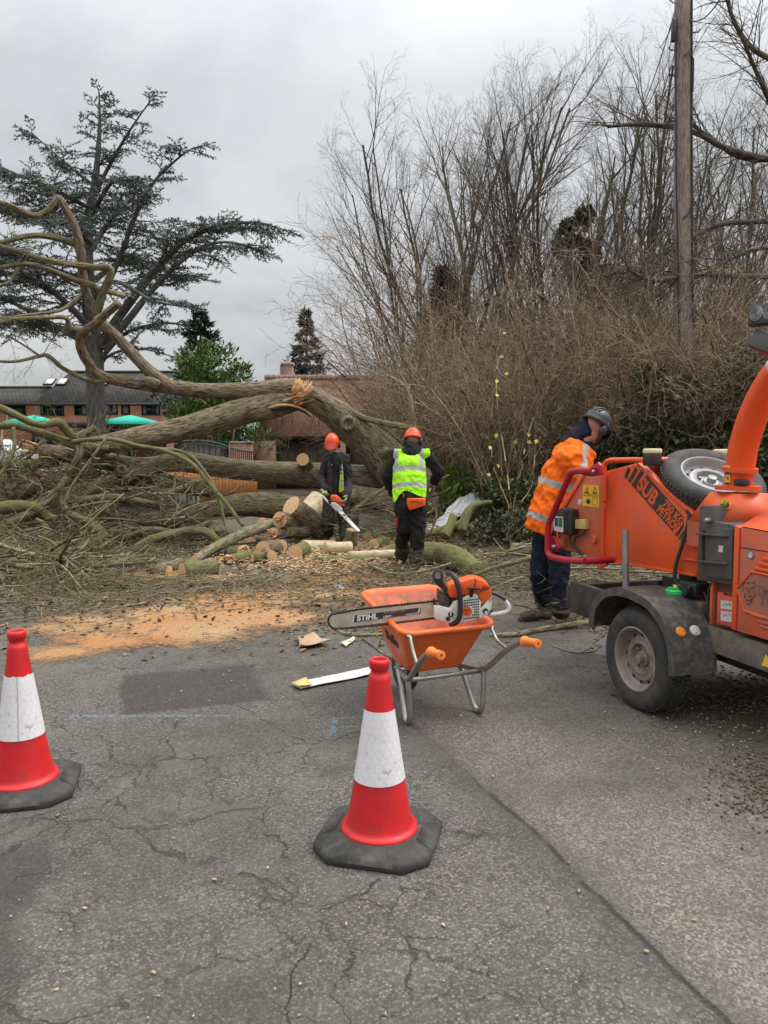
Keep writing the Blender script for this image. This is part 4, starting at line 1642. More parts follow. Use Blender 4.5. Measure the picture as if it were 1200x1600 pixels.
x = P(352, 700, 26).x
leafy(x, 26, 0, 1.55, P(352, 548, 26).z, 'bright green laurel bush rising behind the forked limbs', M_laurel, 9000, 0.20, 0.07, 51, top_pull=0.35, clumps=34)
x = P(300, 700, 27).x
leafy(x, 27.5, 0, 1.2, P(300, 600, 27).z, 'darker evergreen bush low down left of the laurel', M_conifer, 3500, 0.17, 0.06, 52, clumps=18)

# ---- the hedgerow thicket: arching bare stems, several stools of them
THICK = [(8, 0.17, -0.035, (6, 8), 36, 0.5, 4), (5, 0.26, -0.03, (3, 5), 45, 0.55, 3), (4, 0.30, -0.02, 1, 48, 0.6, 3), (2, 0.25, -0.02, 0, 40, 0.5, 3)]


def thicket_proto(sd, stems, h, spread, mat):
    global RMIN
    RMIN = 0.0026
    random.seed(sd)
    t = thing('bare_shrub', 'x', 'shrub', (0, 0, 0), 'bare shrubs of the hedge')
    mb = MB()
    for s in range(stems):
        a = random.uniform(0, 2 * math.pi)
        q = random.random() ** 0.5
        b = V((math.cos(a) * q * 0.55, math.sin(a) * q * 0.55, 0))
        dv = V((math.cos(a) * spread * q + random.uniform(-.2, .2), math.sin(a) * spread * q + random.uniform(-.2, .2), 1))
        grow(mb, b, dv, h * random.uniform(0.55, 1.1), random.uniform(0.011, 0.024), 0, THICK)
    mb.build('branches', mat, t, smooth=False)
    RMIN = 0.0016
    return t


protos = [thicket_proto(61, 34, 3.1, 0.45, M_brown), thicket_proto(62, 40, 2.6, 0.75, M_brown), thicket_proto(63, 30, 3.6, 0.3, M_brown)]
random.seed(77)
SH = [  # pixel of the foot, depth, scale, what tells it apart
    (622, 18.5, 0.9, 'bare shrub at the left end of the hedge, beside the tiled roof'),
    (655, 17.0, 1.1, 'bare shrub behind the orange helmeted worker in the yellow vest'),
    (700, 15.2, 1.0, 'bare shrub right above the bright green weeds'),
    (690, 19.5, 1.5, 'tall bare shrub rising behind the trunk foot'),
    (745, 14.4, 1.05, 'bare shrub above the white plastic sheet'),
    (765, 17.5, 1.45, 'tall bare shrub in the middle of the hedge, behind the yellow leaves'),
    (800, 13.2, 1.0, 'thin upright shrub directly left of the worker in orange'),
    (850, 14.5, 1.2, 'bare shrub rising behind the shoulder of the worker in orange'),
    (870, 17.5, 1.5, 'tall bare shrub below the ivy clad fork'),
    (920, 13.6, 1.1, 'bare shrub behind the dark helmet'),
    (955, 16.0, 1.45, 'tall bare shrub between the ivy fork and the utility pole'),
    (990, 13.0, 1.05, 'bare shrub just left of the foot of the utility pole'),
    (1050, 15.5, 1.4, 'tall bare shrub directly behind the utility pole'),
    (1110, 13.2, 1.1, 'bare shrub just right of the foot of the utility pole'),
    (1150, 15.5, 1.4, 'tall bare shrub between the pole and the orange chute'),
    (1180, 12.6, 1.05, 'bare shrub behind the orange chute'),
    (1240, 14.0, 1.3, 'bare shrub at the right edge of the hedge'),
    (655, 22.0, 1.6, 'pale spreading shrub behind the left end of the hedge'),
    (820, 20.0, 1.75, 'tall bare shrub at the back, left of the ivy fork'),
    (1010, 19.5, 1.75, 'tall bare shrub at the back, just left of the pole'),
    (735, 21.0, 1.8, 'tall bare shrub at the back, above the brown conifer'),
    (1200, 18.5, 1.8, 'tall bare shrub at the back by the right edge'),
    (905, 21.0, 1.75, 'tall bare shrub at the back, behind the ivy fork'),
    (1105, 20.5, 1.8, 'tall bare shrub at the back, right of the pole'),
    (1330, 13.6, 1.3, 'bare shrub just beyond the right edge of the hedge'),
    (1460, 12.8, 1.4, 'bare shrub farther along beyond the right edge'),
]
for i, (px, d, s, lab) in enumerate(SH):
    pr = protos[i % 3]
    o = pr if i < 3 else copy_tree(pr)
    x = P(px, 690, d).x
    o.location = (x, d, stake(x, d))
    o.rotation_euler = (0, 0, random.uniform(0, 6.28))
    o.scale = (s * random.uniform(0.92, 1.1), s * random.uniform(0.9, 1.1), s)
    o['label'] = lab

# ivy and evergreen undergrowth
IV = [(1035, 12.8, 0.9, 1.2, 'dark ivy mound left of the utility pole foot'), (1095, 12.4, 1.1, 2.0, 'dark ivy climbing round the foot of the utility pole'),
      (1165, 12.2, 1.1, 1.2, 'dark ivy mound behind the orange chute'), (970, 13.4, 0.9, 0.7, 'dark ivy mound behind the spare wheel'),
      (1235, 12.2, 1.3, 2.4, 'dark ivy mound cut by the right edge'), (1130, 14.8, 1.2, 2.5, 'tall dark evergreen mass behind the pole'),
      (905, 13.8, 0.9, 0.55, 'low ivy mound behind the worker in orange')]
IV += [(1330, 12.0, 1.3, 2.0, 'dark ivy mound beyond the right edge of the picture, nearest the chute'), (1480, 11.6, 1.4, 1.8, 'broad ivy mound far beyond the right edge')]
for k, (px, d, r, h, lab) in enumerate(IV):
    x = P(px, 690, d).x
    leafy(x, d, stake(x, d), r, h, lab, M_ivy, 6500, 0.085, 0.07, 80 + k, 'ivy_bush', 'ivy', 'ivy and evergreen mounds', clumps=26)
random.seed(90)
IF = [(905, 350, 430, 18.4, .45, 'ivy wrapped round the fork of the pale stemmed tree'), (975, 400, 470, 20, .5, 'ivy on the thick leaning stem beside the pole')]
for k, (px, y0, y1, d, r, lab) in enumerate(IF):
    c0, c1 = P(px, y1, d), P(px, y0, d)
    leafy(c0.x, d, c0.z - 0.3, r * 1.3, c1.z - c0.z + 0.5, lab, M_ivy, 2200, 0.13, 0.1, 95 + k, 'ivy', 'ivy', 'ivy on the bare trees', clumps=16)

# bramble and weeds at the hedge foot
BR = [(806, 13.0, .7, .55, M_bramble, 'low bramble clump beside the white plastic sheet'), (812, 11.8, .7, .55, M_ivy, 'dark low bramble at the hedge foot left of the worker in orange'),
      (840, 12.6, .8, .75, M_bramble, 'bramble clump behind the legs of the worker in orange'), (760, 12.6, .45, .28, M_ivy, 'dark creeping plants along the bank below the sheet')]
for k, (px, d, r, h, m, lab) in enumerate(BR):
    x = P(px, 690, d).x
    leafy(x, d, stake(x, d), r, h, lab, m, 2600, 0.075, 0.05, 110 + k, 'bramble_bush', 'bramble', 'brambles at the hedge foot', clumps=26)
for k, (px, py, d, r, h, lab) in enumerate([(705, 775, 14.0, .55, .55, 'bright green weeds growing beside the yellow vest'), (728, 760, 14.3, .4, .5, 'bright green dock leaves above the plastic sheet'), (690, 800, 13.4, .3, .3, 'small green weeds by the end of the plastic sheet')]):
    x = P(px, 690, d).x
    leafy(x, d, stake(x, d), r, h, lab, M_bright, 700, 0.16, 0.06, 120 + k, 'weed_clump', 'weeds', 'green weeds at the hedge foot', top_pull=0.6, clumps=14)

# a few last yellow leaves on a thin sapling
random.seed(9)
sp = thing('sapling', 'thin sapling with a few yellow leaves left of the worker in orange', 'sapling', tuple(P(800, 690, 11.6).xy) + (stake(P(800, 690, 11.6).x, 11.6),))
mb = MB()
lf = MB()
fx, fz = P(800, 690, 11.6).x, stake(P(800, 690, 11.6).x, 11.6)
for path in ([(800, 800), (790, 720), (778, 640), (775, 560), (785, 500)], [(800, 800), (815, 730), (822, 690), (838, 640)], [(800, 800), (775, 740), (768, 700), (772, 600), (790, 520)], [(800, 800), (830, 760), (836, 700)]):
    pts = [P(x, y, 11.6 + 0.15 * math.sin(y)) for x, y in spline(path, 4)]
    pts[0] = V((fx, 11.6, fz))
    mb.tube(pts, [0.012 - 0.008 * i / len(pts) for i in range(len(pts))], 5, caps=False)
mb.build('stems', M_brown, sp)
for px, py in ((786, 518), (781, 555), (789, 583), (776, 591), (774, 615), (768, 698), (776, 676), (775, 725), (762, 738), (826, 677), (838, 686), (822, 690), (808, 686)):
    p = P(px, py, 11.55)
    for _ in range(1):
        leaf(lf, p + rv(0.02), (rv(0.6) + V((0, -0.3, -0.5))).normalized(), (V((0, -1, 0.4)) + rv(0.4)).normalized(), 0.085, 0.065)
lf.build('yellow_leaves', M_yellow, sp, smooth=False)
# ---------------------------------------------------------------- the fallen tree
def limb(mb, path, n=10, k=5, lump=0.10, seed=0.0, caps=True):
    """path: (px, py, depth, radius in photo pixels)"""
    q = spline(path, k)
    pts = [P(a, b, c) for a, b, c, _ in q]
    rr = [max(0.006, r * c / F) for _, _, c, r in q]
    # nothing sinks into the road: slide such points forward onto it
    pts = [p if p.z > r * 0.8 or p.y > 12.5 else G(a, b, r * 0.8) for p, r, (a, b, _, _) in zip(pts, rr, q)]
    mb.tube(pts, rr, n, caps=caps, lump=lump, seed=seed)
    return pts, rr


def end_face(mb, c, ax, r, n=20, bulge=0.004):
    """freshly sawn end; tc is centred on the pith so the rings are real rings"""
    t, u, w = frame_of(ax)
    b = len(mb.v)
    off = (random.uniform(-.25, .25) * r, random.uniform(-.25, .25) * r)
    mb.v.append((c + t * bulge).to_tuple())
    mb.tc.append((-off[0], -off[1], 0))
    for f in (0.5, 1.0):
        for cc, s in CS[n]:
            rr = r * f * (1 + (0.05 * noise.noise(V((cc * 2, s * 2, r * 50))) if f == 1 else 0))
            mb.v.append((c + u * rr * cc + w * rr * s + t * (bulge if f < 1 else 0.0)).to_tuple())
            mb.tc.append((cc * rr - off[0], s * rr - off[1], 0))
    for k in range(n):
        k2 = (k + 1) % n
        mb.f.append((b, b + 1 + k, b + 1 + k2))
        mb.f.append((b + 1 + k, b + 1 + n + k, b + 1 + n + k2, b + 1 + k2))


def twiggy(mb, pts, n, L, r, up=0.1, spread=1.0, prm=None):
    for _ in range(n):
        i = random.randrange(max(1, len(pts) // 3), len(pts))
        d = (pts[i] - pts[i - 1]).normalized() * 0.5 + rv(spread) + V((0, 0, up))
        grow(mb, pts[i], d, L * random.uniform(0.5, 1.3), r, 1, prm or TWIG)


TWIG = [(6, 0.18, 0.0, 6, 40, 0.5, 5), (6, 0.24, 0.02, 5, 42, 0.55, 4), (4, 0.3, 0.02, 4, 45, 0.55, 3), (3, 0.3, 0, 0, 40, 0.5, 3)]
random.seed(21)
FT = thing('fallen_tree', 'huge fallen tree with its trunk snapped where it bends and limbs stretching left', 'tree', tuple(P(610, 745, 13.4).xy) + (0,))
tr_ = MB()
limb(tr_, [(650, 770, 13.5, 36), (618, 735, 13.4, 33), (590, 703, 13.3, 29), (560, 676, 13.2, 25), (530, 652, 13.1, 22), (505, 634, 13.05, 20), (484, 622, 13.0, 19), (468, 617, 13.0, 15)], 28, 10, 0.2, 1.0)
limb(tr_, [(588, 712, 13.15, 12), (612, 703, 12.9, 6)], 10, 3, 0.1, 2.0)
trunk = tr_.build('trunk', M_bark, FT, smooth='all')
lm = MB()
# lower heavy limb, from the break towards the left
limb(lm, [(474, 628, 13.0, 12), (455, 628, 13.0, 17), (425, 633, 13.0, 21), (375, 645, 12.9, 20), (320, 661, 12.7, 19), (262, 675, 12.5, 18), (200, 688, 12.3, 17), (150, 697, 12.1, 15), (110, 708, 12, 10)], 24, 9, 0.17, 3.0)
low = lm.build('lower_limb', M_bark, FT, smooth='all')
lm = MB()
limb(lm, [(467, 607, 13.05, 15), (440, 609, 13.05, 18), (400, 611, 13.0, 15), (337, 611, 12.9, 11.5), (300, 609, 12.85, 10.5), (265, 603, 12.8, 10.5), (225, 572, 12.7, 9), (187, 531, 12.6, 8.5), (161, 507, 12.5, 9), (140, 472, 12.4, 7.5), (129, 430, 12.3, 7), (126, 392, 12.2, 7), (116, 352, 12.1, 6), (100, 322, 12.0, 5.6), (91, 310, 12, 6.4), (84, 318, 11.95, 5.4), (72, 331, 11.9, 4.8), (52, 337, 11.8, 4.8), (22, 324, 11.6, 4.2), (-30, 306, 11.4, 4)], 14, 5, 0.16, 4.0)
limb(lm, [(300, 607, 12.85, 11), (240, 603, 12.8, 9.5), (200, 598, 12.7, 8.6), (161, 588, 12.5, 8), (139, 568, 12.4, 7.6), (125, 540, 12.2, 6.8), (129, 520, 12.1, 7), (149, 506, 12.0, 6), (166, 490, 11.9, 6), (186, 474, 11.8, 6)], 12, 5, 0.15, 5.0)
limb(lm, [(222, 600, 12.7, 6), (232, 596, 12.6, 8), (248, 602, 12.6, 8)], 10, 4, 0.1, 5.5)
upper = lm.build('upper_limb', M_bark, FT, smooth='all')
br = MB()
tips = []
for path in ([(161, 470, 12.4, 6), (150, 449, 12.3, 5.5), (124, 440, 12.1, 5.5), (75, 421, 11.8, 4.5), (37, 412, 11.6, 4), (-20, 424, 11.4, 3.5)],
             [(195, 462, 12.5, 4.5), (160, 453, 12.3, 5), (150, 449, 12.3, 5)],
             [(152, 490, 12.4, 8), (160, 460, 12.3, 7), (173, 421, 12.2, 6.5), (139, 417, 12.1, 6), (82, 409, 11.9, 5.5), (49, 400, 11.7, 5), (15, 389, 11.5, 4.5), (-30, 380, 11.3, 4)],
             [(120, 383, 12.2, 6.5), (90, 372, 12.0, 5.5), (56, 368, 11.8, 5), (22, 373, 11.6, 4.5), (-30, 392, 11.4, 4)],
             [(133, 456, 12.4, 4), (112, 474, 12.2, 3.6), (90, 486, 12.0, 3.2), (45, 492, 11.8, 2.6), (-20, 499, 11.5, 2)],
             [(140, 520, 12.1, 5.5), (124, 516, 12.1, 5), (109, 511, 12, 5), (103, 497, 11.9, 4.5), (75, 496, 11.7, 4.2), (22, 499, 11.5, 3.8), (-30, 508, 11.3, 3.4)],
             [(165, 594, 12.5, 5), (140, 594, 12.4, 4.6), (101, 577, 12.1, 4.2), (76, 556, 11.9, 3.8), (60, 557, 11.8, 3.2), (22, 565, 11.6, 2.8), (-20, 563, 11.4, 2.2)],
             [(62, 556, 11.8, 2.2), (40, 541, 11.7, 1.8), (10, 523, 11.5, 1.5)],
             [(186, 474, 11.9, 6), (176, 482, 11.9, 6), (150, 500, 12.0, 6)],
             [(30, 412, 11.6, 3.5), (15, 440, 11.5, 3), (-20, 452, 11.4, 2.6)]):
    pts, rr = limb(br, [(a, b, c, r * 0.85) for a, b, c, r in path], 9, 5, 0.2, random.random() * 9)
    tips.append(pts)
for pts in tips[:8]:
    twiggy(br, pts, 4, 0.5, 0.007, 0.05)
# the bough reaching right from the trunk into the hedge
pts, rr = limb(br, [(512, 618, 13.1, 4), (525, 628, 13.0, 4.5), (545, 642, 13.0, 4.8), (575, 655, 13.0, 5), (605, 662, 13.0, 5), (635, 667, 13.0, 6), (650, 672, 13.0, 6), (640, 695, 13.1, 8)], 8, 5, 0.1)
pts2, _ = limb(br, [(648, 674, 13, 4.5), (643, 640, 13.0, 4), (640, 618, 13.1, 3.5), (625, 598, 13.2, 3), (600, 585, 13.3, 2.2)], 7, 5, 0.1)
twiggy(br, pts, 5, 0.8, 0.010, 0.1)
twiggy(br, pts2, 6, 0.8, 0.008, 0.1)
# bare twigs hanging below the break, in front of the outbuilding
for _ in range(11):
    a = random.uniform(395, 500)
    b = P(a, 640 + random.uniform(0, 12), 13.0)
    grow(br, b, V((random.uniform(-.6, .3), random.uniform(-.4, .4), -1)), random.uniform(0.35, 0.9), 0.007, 1, TWIG)
twiggy(br, [P(a, b, c) for a, b, c in ((126, 392, 12.2), (116, 352, 12.1), (100, 322, 12.0), (72, 331, 11.9), (22, 324, 11.6))], 8, 0.5, 0.007, 0.1)
br.build('branches', M_limb, FT)
# knot scars
kn = MB()
for px, py, d, r in ((544, 662, 12.72, 10),):
    c = P(px, py, d)
    ax = (V((0, 0, CH)) - c).normalized()
    t, u, w = frame_of(ax)
    kn.lathe([(r * d / F * q, h) for q, h in ((1.35, -0.07), (1.2, 0.0), (1.0, 0.035), (0.78, 0.035), (0.6, 0.01), (0.3, -0.01), (0.0, -0.015))], axes(c, u, w, t), 18)
kn.build('knot', M_bark, FT, smooth='all')
# torn wood at the break
random.seed(3)
sw = MB()


def shards(mb, c, ax, spread, n, L, W):
    for _ in range(n):
        t, u, w = frame_of(ax)
        p = c + (u * random.uniform(-1, 1) + w * random.uniform(-1, 1)) * spread
        d = (ax.normalized() + rv(0.30)).normalized()
        l = L * random.uniform(0.4, 1.25)
        t, u, w = frame_of(d)
        ww = W * random.uniform(0.5, 1.3)
        b = [p + u * ww, p + w * ww * 0.7, p - u * ww, p - w * ww * 0.7]
        m = [q + d * l * 0.6 + rv(ww * 0.3) for q in b]
        tip = p + d * l
        mb.add(b + [x.lerp(p + d * l * 0.6, 0.25) for x in m] + [tip],
               [(0, 1, 5, 4), (1, 2, 6, 5), (2, 3, 7, 6), (3, 0, 4, 7), (4, 5, 8), (5, 6, 8), (6, 7, 8), (7, 4, 8), (3, 2, 1, 0)])


shards(sw, P(468, 617, 12.86), P(474, 597, 12.8) - P(466, 622, 12.86), 0.13, 60, 0.24, 0.035)
shards(sw, P(462, 624, 12.84), P(482, 612, 12.7) - P(455, 628, 12.84), 0.11, 40, 0.26, 0.03)
sw.build('torn_wood', M_split, FT, smooth=False)
sl_ = MB()   # long split along the underside of the bend
for path in ([(420, 637, 12.75, 1.0), (438, 633, 12.75, 2.2), (458, 634, 12.76, 2.4), (475, 640, 12.8, 0.8)], [(442, 627, 12.76, 0.8), (458, 622, 12.76, 2.2), (472, 627, 12.78, 1.0)]):
    limb(sl_, path, 6, 4, 0.1)
sl_.build('split_edge', M_split, FT)
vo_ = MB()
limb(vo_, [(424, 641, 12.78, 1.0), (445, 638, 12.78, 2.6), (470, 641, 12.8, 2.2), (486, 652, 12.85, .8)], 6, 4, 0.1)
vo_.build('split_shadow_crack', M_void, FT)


# ---------------------------------------------------------------- big felled limbs lying in the heap
def log(name, label, cat, path, mat=None, n=16, k=6, cut0=False, cut1=False, torn0=False, group=None, lump=0.18, twigs=0, tr=0.009):
    q0 = P(*path[len(path) // 2][:3])
    t = thing(name, label, cat, (q0.x, q0.y, 0), group)
    mb = MB()
    pts, rr = limb(mb, path, n, k, lump, random.random() * 9)
    if twigs:
        twiggy(mb, pts, twigs, 0.55, tr, 0.15)
    mb.build('bark', mat or M_bark, t, smooth='all')
    cf = MB()
    if cut0:
        end_face(cf, pts[0] + (pts[0] - pts[1]).normalized() * 0.003, pts[0] - pts[1], rr[0] * 0.97)
    if cut1:
        end_face(cf, pts[-1] + (pts[-1] - pts[-2]).normalized() * 0.003, pts[-1] - pts[-2], rr[-1] * 0.97)
    if cf.v:
        cf.build('cut_face', M_cut, t, smooth=False)
    if torn0:
        s = MB()
        shards(s, pts[0], pts[0] - pts[1], rr[0] * 0.5, 30, 0.32, 0.035)
        s.build('torn_end', M_split, t, smooth=False)
    return t


random.seed(33)
log('fallen_log', 'long horizontal trunk with a torn pale left end, lying under the arching limbs', 'log',
    [(66, 704, 12.0, 11), (112, 711, 12.2, 13), (169, 721, 12.5, 14.5), (225, 729, 12.8, 14), (281, 723, 13.0, 15), (337, 729, 13.2, 16), (412, 736, 13.4, 17), (460, 739, 13.5, 19), (520, 744, 13.6, 22), (600, 752, 13.7, 25), (680, 760, 13.9, 26)], torn0=True, n=22)
lg = log('branch_stub', 'sawn branch stub facing forward on top of the horizontal trunk', 'log', [(473, 718, 13.0, 10), (476, 722, 13.25, 10.5), (480, 734, 13.5, 14)], cut0=True, n=18)
log('fallen_log', 'second trunk lying below the long horizontal one, behind both workers', 'log',
    [(540, 772, 13.0, 15), (575, 778, 13.1, 17), (620, 783, 13.2, 19), (680, 790, 13.4, 20)], n=18)
log('fallen_log', 'crooked limb with a hollow stub dropping left from the horizontal trunk', 'log',
    [(240, 728, 12.6, 10), (200, 742, 12.4, 11), (161, 757, 12.2, 11), (127, 773, 12.0, 11), (94, 802, 11.8, 11), (60, 830, 11.5, 10)])
st = thing('hollow_stub', 'short hollow branch stub with a dark round hole', 'log', P(190, 735, 12.1).to_tuple())
mb = MB()
c = P(191, 733, 11.95)
ax = (P(196, 728, 11.6) - P(186, 742, 12.3)).normalized()
t_, u_, w_ = frame_of(ax)
mb.lathe([(0.085, -0.35), (0.078, -0.05), (0.07, 0.0), (0.05, 0.005), (0.042, -0.08), (0.0, -0.12)], axes(c, u_, w_, t_), 18)
mb.build('bark', M_bark, st, smooth='all')
log('fallen_log', 'dark limb lying under the hollow stub', 'log', [(180, 752, 12.9, 10), (244, 752, 13.0, 11), (300, 762, 13.1, 12), (332, 768, 13.1, 9)])
log('fallen_log', 'sagging lower trunk that curves down to the left under the heap', 'log',
    [(128, 772, 12.2, 10), (148, 788, 12.2, 12), (175, 806, 12.2, 13), (225, 815, 12.4, 13), (281, 811, 12.6, 14), (337, 796, 12.8, 16), (394, 788, 13.0, 19), (470, 795, 13.1, 20), (560, 805, 13.2, 20)], n=18)
log('fallen_log', 'dark limb crossing the heap from the lower left edge', 'log', [(-30, 792, 11.4, 17), (30, 770, 11.7, 14), (90, 750, 12.0, 11), (150, 742, 12.3, 9)])
log('fallen_log', 'thick limb lying low at the left edge of the heap', 'log', [(-40, 800, 10.6, 11), (20, 792, 10.8, 10), (52, 793, 10.9, 9), (72, 806, 11.0, 8), (88, 812, 11.0, 6)], M_barkmoss)
log('fallen_log', 'limb curving up from the left edge under the torn end', 'log', [(-30, 728, 11.7, 11), (40, 726, 11.9, 9), (90, 722, 12.2, 7)], M_barkmoss)
log('fallen_log', 'dark limb lying deep in the middle of the heap', 'log', [(95, 850, 11.6, 12), (150, 832, 11.8, 13), (205, 828, 12, 10), (240, 836, 12.1, 6)])
log('fallen_branch', 'mossy S shaped branch twisting down through the heap', 'branch',
    [(98, 762, 11.3, 5.5), (93, 784, 11.2, 6), (112, 804, 11.1, 6.5), (142, 818, 11.0, 7), (160, 836, 10.9, 7), (143, 850, 10.8, 6), (110, 850, 10.7, 5.5)], M_barkmoss, 12)
log('fallen_branch', 'mossy branch arching in a hump left of the cut rounds', 'branch',
    [(196, 878, 10.6, 5), (207, 862, 10.6, 6.5), (228, 848, 10.7, 7), (262, 836, 10.8, 7), (300, 830, 10.9, 7), (325, 833, 10.9, 7), (343, 850, 10.9, 6)], M_barkmoss, 12)
log('fallen_branch', 'long pale grey branch lying diagonally with a sawn lower end', 'branch',
    [(303, 876, 10.3, 7), (337, 855, 10.6, 8), (375, 836, 11.0, 8.5), (416, 822, 11.5, 8), (440, 812, 11.9, 7)], M_limb, 14, cut0=True)
log('fallen_branch', 'thin green branch arching high over the horizontal trunk to the ground', 'branch',
    [(112, 690, 11.2, 3.4), (170, 686, 11.2, 3.4), (217, 697, 11.2, 3.5), (262, 706, 11.2, 3.5), (300, 725, 11.1, 3.5), (326, 755, 11.1, 3.5), (352, 785, 11.0, 3.4), (380, 822, 10.9, 3)], M_barkmoss, 8, twigs=7, tr=0.006)
log('fallen_branch', 'thin green branch drooping beside the arching one and ending in the heap', 'branch',
    [(235, 700, 11.5, 2.6), (290, 708, 11.5, 2.8), (322, 740, 11.4, 2.8), (340, 775, 11.3, 2.8), (350, 812, 11.2, 2.4), (356, 834, 11.1, 2)], M_barkmoss, 8, twigs=6, tr=0.005)
log('fallen_branch', 'mossy forked limb rising from the left edge to a broken upright knuckle', 'branch',
    [(-20, 668, 11.2, 5), (20, 665, 11.3, 5.5), (60, 675, 11.4, 6), (100, 690, 11.6, 7), (135, 698, 11.7, 7), (170, 700, 11.8, 5)], M_barkmoss, 10, twigs=8, tr=0.007)
log('fallen_branch', 'bent dark stub standing up out of the heap below the cedar trunk', 'branch', [(120, 690, 11.3, 6), (125, 705, 11.2, 6.5), (120, 722, 11.2, 7), (112, 740, 11.3, 7)], M_bark, 10)
log('fallen_branch', 'mossy limb sloping down from the top left corner of the heap', 'branch',
    [(-10, 632, 11.0, 5.5), (20, 646, 11.1, 6), (60, 664, 11.2, 5), (90, 660, 11.4, 7), (104, 672, 11.5, 7), (118, 686, 11.6, 6)], M_barkmoss, 10, twigs=8, tr=0.007)
log('fallen_branch', 'pale thin branch leaning across the left of the heap', 'branch',
    [(165, 686, 10.8, 2), (140, 720, 10.7, 2.2), (112, 760, 10.6, 2.2), (98, 790, 10.5, 2)], M_limb, 7, twigs=5, tr=0.005)
log('fallen_branch', 'pale crooked branch dangling at the far left of the heap', 'branch',
    [(21, 668, 10.9, 3), (22, 700, 10.8, 3), (8, 730, 10.7, 3), (-8, 750, 10.6, 2.6)], M_barkmoss, 8, twigs=6, tr=0.006)
log('fallen_branch', 'green branch ending in an elbow low in front of the heap', 'branch',
    [(60, 838, 9.6, 2.2), (82, 848, 9.5, 2.6), (100, 870, 9.4, 3), (125, 890, 9.3, 4), (142, 906, 9.2, 4.5), (160, 898, 9.3, 4)], M_barkmoss, 8, twigs=4, tr=0.006)
log('fallen_branch', 'green branch lying level along the front of the heap', 'branch',
    [(80, 880, 9.9, 4), (120, 876, 9.9, 4.5), (160, 882, 10, 4.5), (195, 877, 10.1, 5), (238, 878, 10.2, 7)], M_barkmoss, 9, twigs=4, tr=0.006)
log('fallen_branch', 'mossy forked stub standing among the twigs at the far left', 'branch',
    [(55, 812, 10.5, 4), (70, 822, 10.5, 5), (72, 845, 10.4, 7), (58, 868, 10.3, 9)], M_barkmoss, 9)
log('fallen_branch', 'pale limb stripped of bark leaning beside the worker with the saw', 'log',
    [(462, 832, 11.9, 17), (480, 802, 12.2, 17), (497, 782, 12.5, 16)], M_bare, 16)
log('fallen_branch', 'thin bleached branch rising behind the two workers', 'branch',
    [(548, 800, 12.5, 2.5), (575, 780, 12.5, 3), (605, 760, 12.6, 2.6)], M_limb, 7, twigs=3, tr=0.006)
log('fallen_branch', 'dark limb slanting up behind the torn pale log end', 'log', [(10, 742, 12.6, 6), (60, 725, 12.8, 8), (110, 690, 13.0, 7), (150, 668, 13.2, 5)], M_bark, 12)
log('fallen_branch', 'grey limb sagging across the heap under the hollow stub', 'log', [(60, 770, 11.6, 6), (120, 782, 11.6, 7), (180, 778, 11.7, 7), (250, 790, 11.8, 5)], M_bark, 12, twigs=6, tr=0.008)
log('fallen_branch', 'dark forked limb leaning out of the left edge of the heap', 'log', [(-30, 830, 10.7, 7), (25, 812, 10.8, 8), (70, 786, 11.0, 7), (105, 745, 11.2, 5)], M_bark, 12, twigs=8, tr=0.008)
log('fallen_branch', 'mossy limb lying level just above the front twigs at the left edge', 'log', [(-30, 858, 10.0, 5), (20, 850, 10.1, 6), (60, 856, 10.1, 6), (120, 846, 10.2, 5)], M_barkmoss, 10, twigs=6, tr=0.007)
log('fallen_branch', 'crooked grey branch lying over the railed gate', 'branch', [(175, 796, 11.8, 4), (215, 775, 11.9, 5), (260, 772, 12, 5), (310, 750, 12.2, 3.5)], M_limb, 9, twigs=6, tr=0.006)
log('fallen_branch', 'dark crooked branch lying between the sagging trunk and the hump', 'branch', [(190, 842, 11.2, 5), (235, 828, 11.3, 5.5), (285, 832, 11.4, 5), (330, 815, 11.6, 4)], M_bark, 9, twigs=6, tr=0.006)
# right of the worker in the yellow vest
log('fallen_branch', 'thick mossy limb lying beside the boots of the worker in the yellow vest', 'log',
    [(650, 866, 9.9, 19), (690, 868, 9.9, 20), (725, 880, 9.8, 17), (745, 892, 9.7, 12)], M_barkmoss, 18)
log('sawn_stub', 'short upright stub with a pale sawn top on the mossy limb', 'log', [(708, 806, 10.9, 6), (703, 822, 10.8, 7), (694, 838, 10.7, 9)], M_barkmoss, 14, cut0=True)
log('fallen_branch', 'mossy branch lying behind the upright sawn stub', 'branch', [(655, 838, 11.2, 6), (690, 828, 11.3, 6), (724, 815, 11.4, 6), (735, 795, 11.5, 6)], M_barkmoss, 10)
log('fallen_branch', 'bent dark branch arching up beside the upright stub', 'branch', [(722, 830, 11.0, 8), (728, 806, 11.1, 7), (740, 790, 11.2, 5), (768, 784, 11.3, 3)], M_barkmoss, 10)
log('fallen_branch', 'pale grey log lying just left of the legs of the worker in orange', 'log', [(800, 858, 9.6, 10), (825, 860, 9.5, 11), (858, 858, 9.4, 11)], M_limb, 14)
log('fallen_branch', 'slim pale branch slanting up to the knees of the worker in orange', 'branch', [(740, 898, 8.2, 3), (780, 885, 8.1, 3.6), (815, 876, 8.0, 4), (858, 862, 7.8, 4.4)], M_limb, 9)
log('fallen_branch', 'long thin branch curving over the road in front of the yellow vest worker', 'branch', [(575, 882, 9.0, 2), (610, 896, 8.9, 2.4), (640, 896, 8.8, 2.4), (680, 888, 8.8, 2.2), (705, 880, 8.8, 2)], M_limb, 7, twigs=3, tr=0.004)
log('fallen_branch', 'long branch lying on the tarmac behind the wheelbarrow, right of the wheel', 'branch', [(765, 992, 6.5, 3), (800, 992, 6.4, 4), (850, 983, 6.4, 4.5), (900, 975, 6.5, 5), (935, 972, 6.5, 5)], M_limb, 9, twigs=6, tr=0.005)
